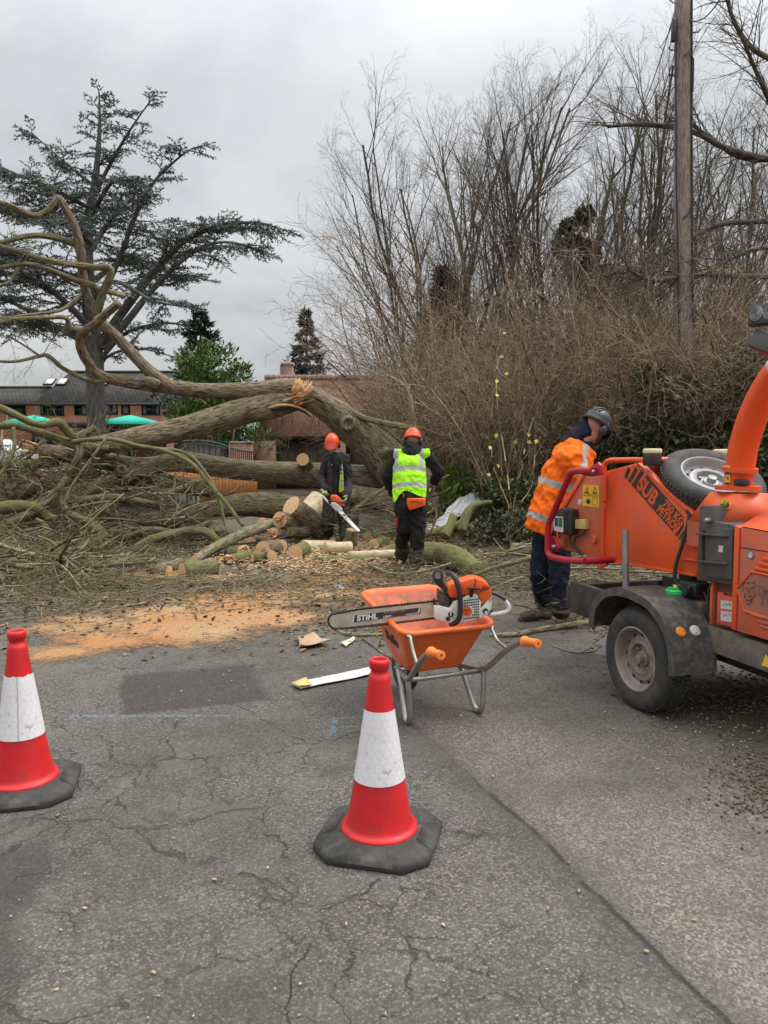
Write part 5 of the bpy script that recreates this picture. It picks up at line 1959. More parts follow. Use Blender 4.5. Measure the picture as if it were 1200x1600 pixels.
log('fallen_branch', 'thin branch lying on the tarmac beneath the guide bar', 'branch', [(522, 982, 6.5, 2), (545, 992, 6.3, 2.6), (580, 992, 6.3, 2.8), (612, 990, 6.3, 2.4)], M_limb, 7, twigs=2, tr=0.004)
log('fallen_branch', 'dark forked twig lying on the tarmac behind the front cone', 'branch', [(565, 996, 6.1, 1.2), (590, 1015, 5.8, 1.6), (615, 1030, 5.5, 1.8), (628, 1035, 5.4, 1.4)], M_bark, 6, twigs=5, tr=0.004)
log('fallen_branch', 'thin pale stick lying between the barrow handle and the trailer wheel', 'branch', [(862, 1008, 5.95, 1.4), (890, 1018, 5.8, 1.6), (925, 1018, 5.8, 1.6), (938, 1005, 5.9, 1.2)], M_limb, 6, twigs=2, tr=0.004)

# ---------------------------------------------------------------- cut rounds
random.seed(44)
# (face px, py, depth, radius px, axis of the face normal, length m, label)
LOGS = [
    (455, 790, 11.6, 17, (-0.55, -0.6, 0.55), 0.85, 'thick round leaning up with its sawn face high, left of the worker with the saw', M_bark),
    (437, 812, 11.4, 13, (-0.4, -0.85, 0.15), 0.35, 'splintered round in the pile behind the leaning one', M_bark),
    (427, 833, 11.3, 9, (-0.5, -0.85, 0.1), 0.4, 'sawn round lying at the foot of the splintered one', M_bark),
    (410, 816, 11.6, 8, (-0.3, -0.9, 0.2), 0.35, 'small round at the left end of the stacked pile', M_bark),
    (411, 858, 10.5, 13, (-0.25, -0.95, 0.1), 0.55, 'round with a broad pale face right of the diagonal branch', M_bark),
    (462, 863, 10.2, 12, (-0.15, -0.98, 0.05), 0.42, 'dark barked round with a reddish face in front of the pile', M_barkmoss),
    (473, 853, 10.5, 10, (-0.85, -0.5, 0.1), 0.5, 'pale stripped round lying sideways behind the reddish one', M_bare),
    (508, 856, 10.6, 9, (-0.9, -0.35, 0.05), 0.38, 'stripped round lying against the boot of the worker with the saw', M_bare),
    (381, 862, 10.3, 11, (0.5, -0.8, 0.2), 0.5, 'round with a jagged broken face left of the broad pale one', M_barkmoss),
    (362, 874, 10.0, 8, (-0.4, -0.9, 0.0), 0.4, 'small sawn round in front of the jagged one', M_barkmoss),
    (346, 875, 10.1, 6, (-0.6, -0.8, 0.0), 0.35, 'smallest sawn round left of the jagged one', M_barkmoss),
    (248, 889, 9.8, 8.5, (-0.25, -0.96, 0.05), 0.5, 'round with a clean circular face at the left end of the row', M_bark),
    (285, 892, 9.5, 12, (-0.75, -0.65, 0.0), 0.42, 'stout mossy round lying sideways beside the sawdust', M_barkmoss),
    (233, 890, 10.0, 7, (-0.9, 0.4, 0.0), 0.3, 'dark round tucked behind the clean circular face', M_bark),
    (395, 872, 10.1, 8, (-0.8, -0.5, 0.0), 0.3, 'dark short round lying below the broad pale face', M_barkmoss),
    (584, 851, 10.6, 10, (-0.35, -0.93, 0.05), 0.42, 'sawn round lying between the two helmeted workers', M_barkmoss),
    (550, 828, 11.15, 9, (0.1, -0.2, 0.97), 0.22, 'short upright mossy round under the tip of the running saw', M_barkmoss),
    (575, 838, 11.3, 9, (-0.5, -0.8, 0.1), 0.5, 'round half buried behind the upright mossy one', M_bark),
    (440, 852, 10.9, 9, (0.3, -0.9, 0.1), 0.35, 'chunk of round lying between the pile and the stripped rounds', M_bark),
    (545, 868, 10.2, 7, (-0.98, -0.2, 0.0), 1.1, 'long pale pole lying across the chips in front of the workers', M_bare),
    (425, 868, 10.0, 8, (0.35, -0.93, 0.05), 0.36, 'sawn round lying right of the dark short one', M_bark),
    (372, 848, 10.8, 7, (-0.5, -0.86, 0.1), 0.4, 'small pale faced round behind the jagged one', M_limb),
    (393, 846, 10.9, 8, (-0.2, -0.97, 0.1), 0.4, 'small round between the diagonal branch and the broad pale face', M_bark),
    (446, 830, 11.5, 9, (-0.7, -0.7, 0.1), 0.45, 'dark round leaning on the foot of the thick leaning one', M_bark),
    (300, 884, 9.9, 6, (0.4, -0.9, 0.05), 0.35, 'small round with a reddish face just behind the stout mossy one', M_barkmoss),
    (520, 846, 10.9, 8, (-0.6, -0.8, 0.1), 0.3, 'short round by the feet of the worker with the saw', M_bark),
    (600, 862, 10.3, 7, (-0.3, -0.95, 0.05), 0.35, 'small sawn round left of the boots of the yellow vest worker', M_barkmoss),
    (330, 878, 10.2, 5, (-0.3, -0.95, 0.05), 0.3, 'slim sawn piece left of the smallest round', M_limb),
    (490, 875, 10.0, 5, (-0.98, -0.2, 0.03), 0.9, 'thin mossy pole lying in front of the cut rounds', M_barkmoss),
]
for px, py, d, rp, ax, L, lab, m in LOGS:
    ax = V(ax).normalized()
    c = P(px, py, d)
    r = rp * d / F
    if c.z < r * 0.95 or (c.z > r + 0.05 and abs(ax.z) < 0.4 and d < 11.35 and 'pile' not in lab and 'splintered' not in lab):
        c = G(px, py, r * 0.95)      # lying on the road
    t = thing('cut_log', lab, 'log', (c.x, c.y, 0), 'cut rounds of the fallen tree')
    mb = MB()
    e2 = c - ax * L
    mb.tube([c.lerp(e2, k / 6) for k in range(7)], [r * (1 + 0.02 * k) for k in range(7)], 18, lump=0.08, seed=random.random() * 9)
    mb.build('bark', m, t, smooth='all')
    for cc_, aa_, rr_ in ((c + ax * 0.003, ax, r * 0.98), (e2 - ax * 0.003, -ax, r * 1.1)):
        mb = MB()
        end_face(mb, cc_, aa_, rr_)
        mb.build('cut_face', M_cut, t, smooth=False)
    if 'jagged' in lab or 'splintered' in lab:
        mb = MB()
        shards(mb, c - ax * 0.02, ax, r * 0.6, 26, 0.12, 0.02)
        mb.build('torn_face', M_split, t, smooth=False)

# ---------------------------------------------------------------- the brushwood heap (nobody could count it)
random.seed(55)


def brush_amt(x, y):
    """how high the heap lies at that spot"""
    px = 600 + F * x / y
    h = 0
    if y > 8.0:
        a = 1.0 / (1 + math.exp((px - 330) / 35))
        f = min(1, max(0, (y - 7.9) / 4.2))
        h = a * (0.10 + 0.9 * f) * (0.62 - 0.50 * min(1, max(0, (px - 10) / 190)))
        h *= 1 - 0.45 * max(0, min(1, (y - 11.5) / 2))
    return h


def stick(mb, x, y, z, L, r, tilt=0.12, fork=True, az=None, kink=0.24):
    a = random.uniform(0, 2 * math.pi) if az is None else az
    d = V((math.cos(a), math.sin(a), random.uniform(-tilt, tilt)))
    ns = 6 if L > 0.7 else (5 if L > 0.4 else 3)
    q = V((x, y, max(r, z)))
    pts = [q.copy()]
    for i in range(ns):
        d = (d + V((random.uniform(-kink, kink), random.uniform(-kink, kink), random.uniform(-kink, kink) * 0.6))).normalized()
        q = q + d * (L / ns)
        if q.z < r + 0.006:
            q.z = r + 0.006
            d.z = abs(d.z) * 0.3
        pts.append(q.copy())
    mb.tube(pts, [max(0.0018, r * (1 - 0.7 * i / ns)) for i in range(ns + 1)], 4 if r > 0.008 else 3, caps=r > 0.008, l0=random.random() * 20)
    if fork and L > 0.3:
        for _ in range(random.randint(2, 4)):
            i = random.randint(1, ns - 1)
            stick(mb, *pts[i], L * random.uniform(0.25, 0.5), r * 0.5, tilt + 0.5, L > 0.7, a + random.choice((-1, 1)) * random.uniform(0.4, 1.1), kink + 0.06)


mb, mb_b = MB(), MB()
n = 0
while n < 1350:
    y = 8.2 + 5.4 * random.random() ** 1.2
    x = random.uniform(-0.62, 0.02) * y
    h = brush_amt(x, y)
    qx = 600 + F * x / y
    if random.random() > h / 0.30 + (0.1 if qx < 215 else 0.0) or (qx > 195 and y < 10.9 and random.random() < 0.97):
        continue
    z = h * random.random() * 1.25 + 0.02
    q = random.random()
    L, r = (random.uniform(0.5, 1.3), random.uniform(0.005, 0.012)) if q < 0.5 else ((random.uniform(0.25, 0.7), random.uniform(0.003, 0.006)) if q < 0.9 else (random.uniform(0.8, 1.7), random.uniform(0.014, 0.034)))
    az = random.gauss(0.15, 1.2) + (math.pi if random.random() < 0.5 else 0)
    stick(mb if random.random() < 0.5 else mb_b, x, y, z, L, r, 0.3, True, az)
    n += 1
# the upper tangle that hangs between the big limbs
for _ in range(330):
    px, py, d = -30 + 330 * random.random() ** 1.5, random.gauss(765, 42), random.uniform(11.0, 13.4)
    p = P(px, py, d)
    if p.z < 0.15 or p.z > 1.75 - 0.9 * max(0, px - 60) / 300:
        continue
    stick(mb if random.random() < 0.35 else mb_b, p.x, p.y, p.z, random.uniform(0.5, 1.5), random.uniform(0.005, 0.024), 0.6, True, random.uniform(0, 6.28), 0.3)
tag(mb_b.build('bare_brushwood', M_bark, smooth=False), kind='stuff')
# twigs along the front edge of the heap and across to the right
for _ in range(520):
    px = random.uniform(-20, 560)
    py = random.gauss(914, 20)
    if py > 962 or py < (868 if px < 190 else 902):
        continue
    g = G(px, py)
    stick(mb, g.x, g.y, random.random() * 0.06, random.uniform(0.2, 0.9), random.uniform(0.002, 0.009), 0.08, True, random.gauss(0.1, 0.9) + (math.pi if random.random() < 0.5 else 0))
tag(mb.build('brushwood', M_twig, smooth=False), kind='stuff')
print('brush faces', len(mb.f))

mb = MB()
for _ in range(330):
    px = random.uniform(560, 960)
    py = random.gauss(892, 42)
    if not 842 < py < 985 or (px < 700 and py > 930):
        continue
    g = G(px, py)
    stick(mb, g.x, g.y, random.random() * (0.2 if px > 760 else 0.07), random.uniform(0.2, 0.9), random.uniform(0.002, 0.009), 0.16, True, random.gauss(0.2, 1.1) + (math.pi if random.random() < 0.5 else 0))
# a bundle of cut branches behind the hopper, waiting to be fed in
for _ in range(70):
    x, y = random.uniform(1.3, 3.4), random.uniform(7.1, 9.0)
    stick(mb, x, y, random.random() * 0.38, random.uniform(0.5, 1.4), random.uniform(0.005, 0.018), 0.2, True, random.gauss(0.15, 0.9) + (math.pi if random.random() < 0.5 else 0), 0.2)
for _ in range(120):     # brush jammed between the low trunks and the road
    px, py, d = random.uniform(520, 700), random.uniform(785, 838), random.uniform(11.2, 13.6)
    p = P(px, py, d)
    stick(mb, p.x, p.y, max(0.01, p.z), random.uniform(0.4, 1.2), random.uniform(0.004, 0.014), 0.3, True, random.uniform(0, 6.28), 0.25)
tag(mb.build('scattered_branches', M_limb, smooth=False), kind='stuff')

# twigs strewn over the road edge
mb = MB()
for _ in range(420):
    px, py = random.uniform(-20, 620), 935 + abs(random.gauss(0, 30))
    if py > 1050:
        continue
    g = G(px, py)
    stick(mb, g.x, g.y, 0.006, random.uniform(0.08, 0.4), random.uniform(0.0015, 0.004), 0.02, False)
for _ in range(70):
    px, py = random.uniform(640, 1000), random.uniform(960, 1050)
    g = G(px, py)
    stick(mb, g.x, g.y, 0.006, random.uniform(0.05, 0.22), random.uniform(0.0015, 0.003), 0.02, False)
tag(mb.build('strewn_twigs', M_bark, smooth=False), kind='stuff')

# leaf litter and wood chips
lt = MB()
for _ in range(15000):
    q = random.random()
    if q < 0.45:
        px, py = random.uniform(-30, 620), random.gauss(905, 42)  # leaves laid dense in the heap, also a dark underlay for its shade
    elif q < 0.85:
        px, py = random.uniform(560, 900), random.gauss(865, 34)
    else:
        px, py = random.uniform(900, 1300), random.gauss(890, 60)
    if not 815 < py < 1090:
        continue
    g = G(px, py)
    z = max(0.008, bank_z(g.x, g.y) + 0.006 if g.y > edge_y(g.x) else 0.008)
    if g.y > 14.5:
        continue
    d = V((random.uniform(-1, 1), random.uniform(-1, 1), random.uniform(-0.1, 0.35))).normalized()
    leaf(lt, V((g.x, g.y, z)), d, (V((0, 0, 1)) + rv(0.45)).normalized(), random.uniform(0.03, 0.075), random.uniform(0.02, 0.05))
tag(lt.build('leaf_litter', M_dead, smooth=False), kind='stuff')


def chip(mb, p, L, W, H):
    a = random.uniform(0, 6.28)
    rot = Matrix.Rotation(a, 3, 'Z') @ Matrix.Rotation(random.uniform(-.35, .35), 3, 'X')
    vs = []
    for sx, sy in ((-1, -.6), (1, -.4), (0.8, .5), (-.7, .6)):
        for sz in (0, 1):
            vs.append(p + rot @ V((sx * L / 2 * random.uniform(.7, 1), sy * W / 2, sz * H)))
    mb.add(vs, [(0, 2, 4, 6), (1, 7, 5, 3), (0, 1, 3, 2), (2, 3, 5, 4), (4, 5, 7, 6), (6, 7, 1, 0)])


cp = MB()
for _ in range(3800):    # thick drift of pale chips round the cut rounds
    px, py = random.gauss(500, 95), random.gauss(864, 17)
    if not 832 < py < 905:
        continue
    g = G(px, py)
    s = random.uniform(0.5, 1.4)
    chip(cp, V((g.x, g.y, 0.012 + random.random() * 0.05)), 0.055 * s, 0.032 * s, 0.012)
for _ in range(750):    # sprinkled over the tarmac
    q = random.random()
    if q < 0.35:
        px, py = random.uniform(-20, 1220), 1000 + 600 * random.random() ** 2.2
        s = random.uniform(0.12, 0.5) if random.random() < 0.95 else 0.75
    elif q < 0.7:
        px, py = random.uniform(0, 560), random.gauss(985, 30)
        s = random.uniform(0.3, 0.8)
    else:
        px, py = random.gauss(1150, 70), random.gauss(1110, 45)
        s = random.uniform(0.3, 0.9)
    if py < 940:
        continue
    g = G(px, py)
    chip(cp, V((g.x, g.y, 0.004)), 0.026 * s, 0.014 * s, 0.006)
for px, py in ((418, 1359), (541, 1447), (335, 1377), (90, 1276), (693, 1448), (905, 1395), (1010, 1490), (240, 1523), (720, 1120), (770, 1215)):
    g = G(px, py)
    chip(cp, V((g.x, g.y, 0.004)), 0.022, 0.012, 0.007)
tag(cp.build('wood_chip_litter', M_chips, smooth=False), kind='stuff')
mb = MB()
for _ in range(600):     # brown waste under the chipper
    g = G(random.gauss(1150, 60), random.gauss(1085, 22))
    chip(mb, V((g.x, g.y, 0.004)), 0.03 * random.uniform(.4, 1.2), 0.018, 0.007)
for _ in range(260):
    g = G(random.gauss(1175, 30), random.gauss(1225, 30))
    chip(mb, V((g.x, g.y, 0.004)), 0.02 * random.uniform(.4, 1.2), 0.012, 0.006)
tag(mb.build('brown_chip_litter', M_dead, smooth=False), kind='stuff')
# ---------------------------------------------------------------- people
def cap_chain(mb, pts, rads, n=12):
    for a, ra, b, rb in zip(pts, rads, pts[1:], rads[1:]):
        mb.capsule(a, ra, b, rb, n)


def hand(mb, wrist, d, palm_n, curl=0.5, side=1, s=1.0):
    """palm and five fingers; d along the hand, palm_n out of the palm; curl bends the fingers to the palm side"""
    d = d.normalized()
    w = d.cross(palm_n).normalized() * side
    pn = w.cross(d).normalized() * side
    k0 = wrist + d * 0.085 * s
    for q in (-0.03, -0.01, 0.01, 0.03):
        mb.capsule(wrist + w * q * 0.6 * s, 0.019 * s, k0 + w * q * s, 0.0155 * s, 8)
    for q, L in ((-0.033, 0.062), (-0.011, 0.073), (0.011, 0.078), (0.033, 0.070)):
        p = k0 + w * q * s
        dd = d.copy()
        for j, f in enumerate((0.45, 0.32, 0.23)):
            a = curl * (0.7 + 0.5 * j)
            dd = (dd * math.cos(a) + pn * math.sin(a)).normalized()
            e = p + dd * L * f * s * 1.15
            mb.capsule(p, (0.0098 - 0.001 * j) * s, e, (0.0090 - 0.001 * j) * s, 8)
            p = e
    tb = wrist + d * 0.03 * s + w * 0.035 * s
    t1 = tb + (d * 0.6 + w * 0.65 + pn * 0.3).normalized() * 0.04 * s
    t2 = t1 + (d * 0.85 + pn * (0.3 + curl * 0.5) + w * 0.1).normalized() * 0.034 * s
    mb.capsule(tb, 0.015 * s, t1, 0.0115 * s, 8)
    mb.capsule(t1, 0.0112 * s, t2, 0.0092 * s, 8)


def boot(mb, heel, toe_dir, ankle, L=0.29, h=0.085):
    """heel: point on the ground under the heel"""
    d = V((toe_dir[0], toe_dir[1], 0)).normalized()
    s = V((-d.y, d.x, 0))
    for q in (-0.016, 0.016):
        mb.capsule(heel + d * 0.03 + s * q + V((0, 0, 0.045)), 0.043, heel + d * (L - 0.10) + s * q * 1.3 + V((0, 0, 0.044)), 0.042, 10)
        mb.capsule(heel + d * (L - 0.12) + s * q * 1.2 + V((0, 0, 0.046)), 0.044, heel + d * (L - 0.045) + s * q + V((0, 0, 0.04)), 0.038, 10)
    mb.capsule(heel + d * 0.06 + V((0, 0, 0.06)), 0.052, ankle, 0.056, 12)
    mb.capsule(heel + d * 0.10 + V((0, 0, 0.075)), 0.045, heel + d * 0.17 + V((0, 0, 0.06)), 0.038, 10)


def sole(name, mat, par, heel, toe_dir, L=0.30):
    d = V((toe_dir[0], toe_dir[1], 0)).normalized()
    s = V((-d.y, d.x, 0))
    prof = [(-0.005, .035), (0.03, .047), (0.10, .043), (0.17, .05), (0.24, .052), (0.28, .038), (0.302, .015)]
    o = [heel + d * a * L / 0.3 + s * b for a, b in prof] + [heel + d * a * L / 0.3 - s * b for a, b in reversed(prof)]
    mb = MB()
    mb.prism(o, V((0, 0, 0.028)), 0.004)
    return mb.build(name, mat, par)


def head_shape(mb, c, fwd, up, s=1.0):
    """skull, face, nose, brow, chin, ears"""
    f = fwd.normalized()
    r = f.cross(up).normalized()
    u = r.cross(f)
    rot = Matrix((r, f, u)).transposed()

    def at(x, y, z):
        return c + (r * x + f * y + u * z) * s
    mb.ellipsoid(at(0, -0.01, 0.03), (0.076 * s, 0.095 * s, 0.088 * s), rot, 20, 14)
    mb.ellipsoid(at(0, 0.03, -0.035), (0.060 * s, 0.062 * s, 0.082 * s), rot, 18, 12)
    mb.capsule(at(-0.02, 0.055, -0.095), 0.022 * s, at(0.02, 0.055, -0.095), 0.022 * s, 10)
    mb.capsule(at(0, 0.090, 0.008), 0.009 * s, at(0, 0.105, -0.032), 0.0145 * s, 8)
    mb.capsule(at(-0.035, 0.078, 0.022), 0.014 * s, at(0.035, 0.078, 0.022), 0.014 * s, 8)
    mb.capsule(at(-0.02, 0.084, -0.064), 0.0085 * s, at(0.02, 0.084, -0.064), 0.0085 * s, 8)
    for q in (-1, 1):
        mb.ellipsoid(at(q * 0.078, -0.008, -0.012), (0.012 * s, 0.022 * s, 0.032 * s), rot, 10, 8)
        mb.ellipsoid(at(q * 0.034, 0.062, -0.03), (0.022 * s, 0.02 * s, 0.02 * s), rot, 10, 8)
    return at, rot


def eyes(at, rot, par):
    w, p = MB(), MB()
    for q in (-1, 1):
        w.ellipsoid(at(q * 0.030, 0.079, 0.0), (0.0125, 0.009, 0.008), rot, 12, 8)
        p.ellipsoid(at(q * 0.030, 0.0862, 0.0), (0.0052, 0.003, 0.0055), rot, 10, 6)
    w.build('eyes', M_letwhite, par)
    p.build('pupils', M_hair, par)


def helmet(par, at, rot, mat, vents=True):
    """climbing style hard hat: shell, brim, ridge, ear defenders"""
    fwd = rot @ V((0, 1, 0))
    up = rot @ V((0, 0, 1))
    r = rot @ V((1, 0, 0))
    mb = MB()
    vs, fs = [], []
    n, m = 28, 9
    for i in range(m + 1):
        a = (math.pi / 2) * i / m
        for cc, s in CS[n]:
            k = 1 + 0.05 * max(0, s)
            vs.append(at(0.106 * math.sin(a) * cc, -0.006 + 0.128 * math.sin(a) * s * k, 0.045 + 0.115 * math.cos(a)))
    for i in range(m):
        for k in range(n):
            k2 = (k + 1) % n
            fs.append((i * n + k, (i + 1) * n + k, (i + 1) * n + k2, i * n + k2))
    b = len(vs)
    for f, z in ((1.05, 0.03), (1.0, 0.012), (0.93, 0.014)):
        for cc, s in CS[n]:
            pk = 0.035 * max(0, s) ** 2 if f > 0.95 else 0
            vs.append(at(0.108 * f * cc, -0.006 + 0.134 * f * s + pk, z - pk * 0.25))
    for k in range(n):
        k2 = (k + 1) % n
        fs.append((m * n + k, b + k, b + k2, m * n + k2))
        fs.append((b + k, b + n + k, b + n + k2, b + k2))
        fs.append((b + n + k, b + 2 * n + k, b + 2 * n + k2, b + n + k2))
    mb.add(vs, fs)
    h = mb.build('helmet', mat, par, smooth='all')
    mb = MB()
    for q in (-0.03, 0, 0.03):
        pts = [at(q * (1 - 0.2 * abs(t)), -0.006 + 0.125 * math.sin(t * 1.15), 0.046 + 0.1165 * math.cos(t * 1.15)) for t in (-1, -.6, -.2, .2, .6, 1)]
        mb.tube(pts, [0.006, 0.008, 0.009, 0.009, 0.008, 0.006], 6)
    mb.build('ridge', mat, h, smooth='all')
    for q in (-1, 1):
        mb = MB()
        M = axes(at(q * 0.088, -0.005, -0.018), fwd, up, r * q)
        mb.lathe([(0.035, -0.012), (0.046, 0.0), (0.046, 0.02), (0.036, 0.032), (0.0, 0.034)], M @ Matrix.Diagonal((0.8, 1.05, 1, 1)), 18)
        mb.tube([at(q * 0.112, -0.005, -0.01), at(q * 0.118, -0.005, 0.03), at(q * 0.106, -0.005, 0.055)], [0.005] * 3, 6)
        mb.build('ear_defender', M_black, h, smooth='all')
    return h


# ======== worker in the yellow vest, seen from behind
A = thing('person', 'person in a lime yellow vest and orange helmet seen from behind, carrying branches', 'person', G(641, 884).to_tuple(), 'tree workers')
D = 9.45
ft = {'l': G(628, 882), 'r': G(650, 891)}
J = dict(pel=P(641, 775, D), che=P(640, 730, D + 0.10), nek=P(642, 701, D + 0.20), hed=P(645, 687, D + 0.24),
         sl=P(615, 711, D + 0.13), sr=P(667, 708, D + 0.15), el=P(604, 744, D + 0.2), er=P(686, 737, D + 0.28), wl=P(612, 772, D + 0.45), wr=P(679, 755, D + 0.5),
         hl=P(630, 783, D), hr=P(653, 783, D), kl=P(630, 829, D + 0.06), kr=P(653, 830, D - 0.02), al=ft['l'] + V((0.0, 0.06, 0.13)), ar=ft['r'] + V((0, 0.05, 0.13)))
ZX = V((0, 0, 1))
body = MB()
at, rot = head_shape(body, J['hed'] + V((0, 0, -0.01)), V((0.10, 1, -0.32)), ZX)
body.capsule(J['hed'] - ZX * 0.06, 0.055, J['nek'] - ZX * 0.05, 0.062)
body.capsule(J['nek'] - ZX * 0.12, 0.10, J['pel'], 0.125, 14)
cap_chain(body, [J['nek'] - ZX * 0.1, J['sl'] + V((0.06, 0, -0.02)), J['el'], J['wl']], [0.07, 0.055, 0.042, 0.03])
cap_chain(body, [J['nek'] - ZX * 0.1, J['sr'] + V((-0.06, 0, -0.02)), J['er'], J['wr']], [0.07, 0.055, 0.042, 0.03])
for s in 'lr':
    cap_chain(body, [J['pel'], J['h' + s], J['k' + s], J['a' + s], ft[s] + V((0, 0.03, 0.06))], [0.12, 0.085, 0.055, 0.042, 0.04])
    body.capsule(ft[s] + V((0, 0.03, 0.055)), 0.03, ft[s] + V((0.01, 0.17, 0.045)), 0.026)
hand(body, J['wr'], V((-0.05, 0.6, -0.75)), V((-1, 0.1, 0)), 0.75, 1)
hand(body, J['wl'], V((0.2, 0.8, -0.45)), V((1, 0, -0.2)), 0.75, -1)
remeshed(body, 'body', M_skin, A, 0.008, 3)
eyes(at, rot, A)
helmet(A, at, rot, M_helmet)
jk = MB()
jk.capsule(J['nek'] - ZX * 0.13, 0.15, J['pel'] + ZX * 0.05, 0.15, 18, 0.75)
jk.capsule(J['che'] + V((-.05, 0, 0)), 0.15, J['pel'] + V((-.02, 0, 0.02)), 0.148, 16, 0.8)
cap_chain(jk, [J['sl'] + V((0.05, 0, 0)), J['el'], J['wl'] + V((0, -.02, .02))], [0.088, 0.07, 0.056])
cap_chain(jk, [J['sr'] + V((-0.05, 0, 0)), J['er'], J['wr'] + V((0, -.02, .03))], [0.09, 0.074, 0.058])
jk.capsule(J['sl'] + V((0.03, 0, 0.0)), 0.085, J['sr'] + V((-0.03, 0, 0.0)), 0.085)
jk.capsule(J['nek'] + V((-.05, -0.055, -0.06)), 0.072, J['nek'] + V((0.05, -0.055, -0.06)), 0.072)   # hood lying on the back
jk.capsule(J['nek'] + V((0, -0.03, 0.02)), 0.075, J['nek'] + V((0, -0.04, -0.10)), 0.10)
remeshed(jk, 'jacket', M_blackcloth, A, 0.011, 5, fold=0.016)
# vest: torso shell, hem rising in the middle of the back
zs, x0 = J['sl'].z, J['pel'].x
hem = P(0, 775, D).z
vs_ = MB()
vs_.capsule(J['nek'] - ZX * 0.15, 0.178, J['pel'] + ZX * 0.03, 0.205, 20, 0.76)
vs_.capsule(J['che'] + V((-.06, 0, 0)), 0.178, J['pel'] + V((-0.075, 0, -0.10)), 0.19, 18, 0.8)
vs_.capsule(J['che'] + V((.06, 0, 0)), 0.175, J['pel'] + V((0.06, 0, -0.03)), 0.175, 18, 0.8)
vs_.capsule(J['sl'] + V((0.055, 0, 0.0)), 0.098, J['sr'] + V((-0.045, 0, 0.0)), 0.098)


HEM = [(560, 778), (610, 779), (617, 783.5), (624, 772), (632, 765), (640, 766.5), (650, 771), (660, 775), (668, 777), (720, 777)]


def vest_cut(c):
    q = F * c.x / c.y + 600
    for (xa, ya), (xb, yb) in zip(HEM, HEM[1:]):
        if xa <= q <= xb:
            break
    h = P(0, ya + (yb - ya) * min(1, max(0, (q - xa) / (xb - xa))), D).z
    if c.y > D + 0.05:
        h = hem
    if c.z < h:
        return True
    q = (c - (J['nek'] + V((0, -0.05, 0.0))))
    return (q.x / 0.125) ** 2 + (q.z / 0.085) ** 2 < 1 or c.z > J['nek'].z + 0.0


hx0 = x0 - A.location.x
vz = P(0, 733, D).z - A.location.z
vz2 = P(0, 757, D).z - A.location.z


def bands_A(t, x, y, z):
    xx = t.math('SUBTRACT', x, hx0)
    sag = t.math('MULTIPLY', t.math('MULTIPLY', xx, xx), -0.9)
    z2 = t.math('SUBTRACT', z, sag)
    h1 = band(t, z2, vz - 0.005, vz + 0.05)
    h2 = band(t, z2, vz2 - 0.012, vz2 + 0.043)
    v1 = t.math('MULTIPLY', band(t, t.math('ABSOLUTE', t.math('ADD', xx, 0.02)), 0.128, 0.182), t.math('GREATER_THAN', z, vz))
    return t.math('MAXIMUM', t.math('MAXIMUM', h1, h2), v1)


M_vest = hivis('lime_hivis', (0.36, 0.86, 0.02), (0.46, 0.95, 0.04), bands_A)
remeshed(vs_, 'hi_vis_vest', M_vest, A, 0.010, 4, cut=vest_cut, fold=0.012)
tr = MB()
tr.capsule(J['pel'] + ZX * 0.03, 0.155, J['pel'] - ZX * 0.05, 0.165, 16, 0.8)
for s in 'lr':
    cap_chain(tr, [J['h' + s], J['k' + s], J['a' + s] + ZX * 0.03], [0.118, 0.092, 0.082])
    tr.capsule(J['h' + s] + V((0, -0.045, -0.05)), 0.10, J['h' + s] + V((0, -0.03, -0.10)), 0.09)
    for k, (f, r) in enumerate(((0.25, 0.094), (0.5, 0.088), (0.75, 0.09), (0.92, 0.094))):    # folds stacking on the boot
        c = J['k' + s].lerp(J['a' + s], f) + rv(0.008)
        tr.ellipsoid(c, (r, r, 0.03))
remeshed(tr, 'trousers', M_blackcloth, A, 0.011, 3, fold=0.016)
for s, td in (('l', (-0.12, 1)), ('r', (0.15, 1))):
    bt = MB()
    boot(bt, ft[s], td, J['a' + s] + ZX * 0.04)
    b_ = remeshed(bt, 'boot', M_bootbrown, A, 0.009, 3)
    sole('sole', M_black, b_, ft[s], td)
    gm = MB()
    for f in (0.0, 0.3, 0.6, 0.9):
        c = J['a' + s].lerp(J['k' + s], f * 0.34) + rv(0.006) + V((0, 0, -0.01))
        gm.ellipsoid(c, (0.098 - 0.006 * f, 0.098, 0.034))
    gm.capsule(J['a' + s] - ZX * 0.02, 0.088, J['a' + s].lerp(J['k' + s], 0.34), 0.088)
    remeshed(gm, 'gaiter', M_bootblack, A, 0.010, 1, fold=0.008)
# orange back pocket panel wrapped on the seat
pk = MB()
nx_, nz_ = 8, 6
vs, fs = [], []
for j in range(nz_ + 1):
    for i in range(nx_ + 1):
        px = 635.5 + (665 - 635.5) * i / nx_
        top, bot = 778.5, (797 if i < 2 else 799.5 - 1.2 * i)
        if i == 0:
            bot = 787
        py = top + (bot - top) * j / nz_
        x = (i / nx_ - 0.6)
        vs.append(P(px, py, D - 0.205 + 0.10 * x * x + 0.02 * (j / nz_ - 0.5) ** 2 + 0.005 * noise.noise(V((i, j, 0)))))
for j in range(nz_):
    for i in range(nx_):
        a = j * (nx_ + 1) + i
        fs.append((a, a + nx_ + 1, a + nx_ + 2, a + 1))
b = len(vs)
vs += [v + V((0, 0.075, 0)) for v in vs]
fs += [tuple(b + i for i in reversed(f)) for f in fs]
rim = [i for i in range(nx_ + 1)] + [j * (nx_ + 1) + nx_ for j in range(1, nz_ + 1)] + [nz_ * (nx_ + 1) + i for i in range(nx_ - 1, -1, -1)] + [j * (nx_ + 1) for j in range(nz_ - 1, 0, -1)]
fs += [(rim[k], rim[(k + 1) % len(rim)], b + rim[(k + 1) % len(rim)], b + rim[k]) for k in range(len(rim))]
pk.add(vs, fs)
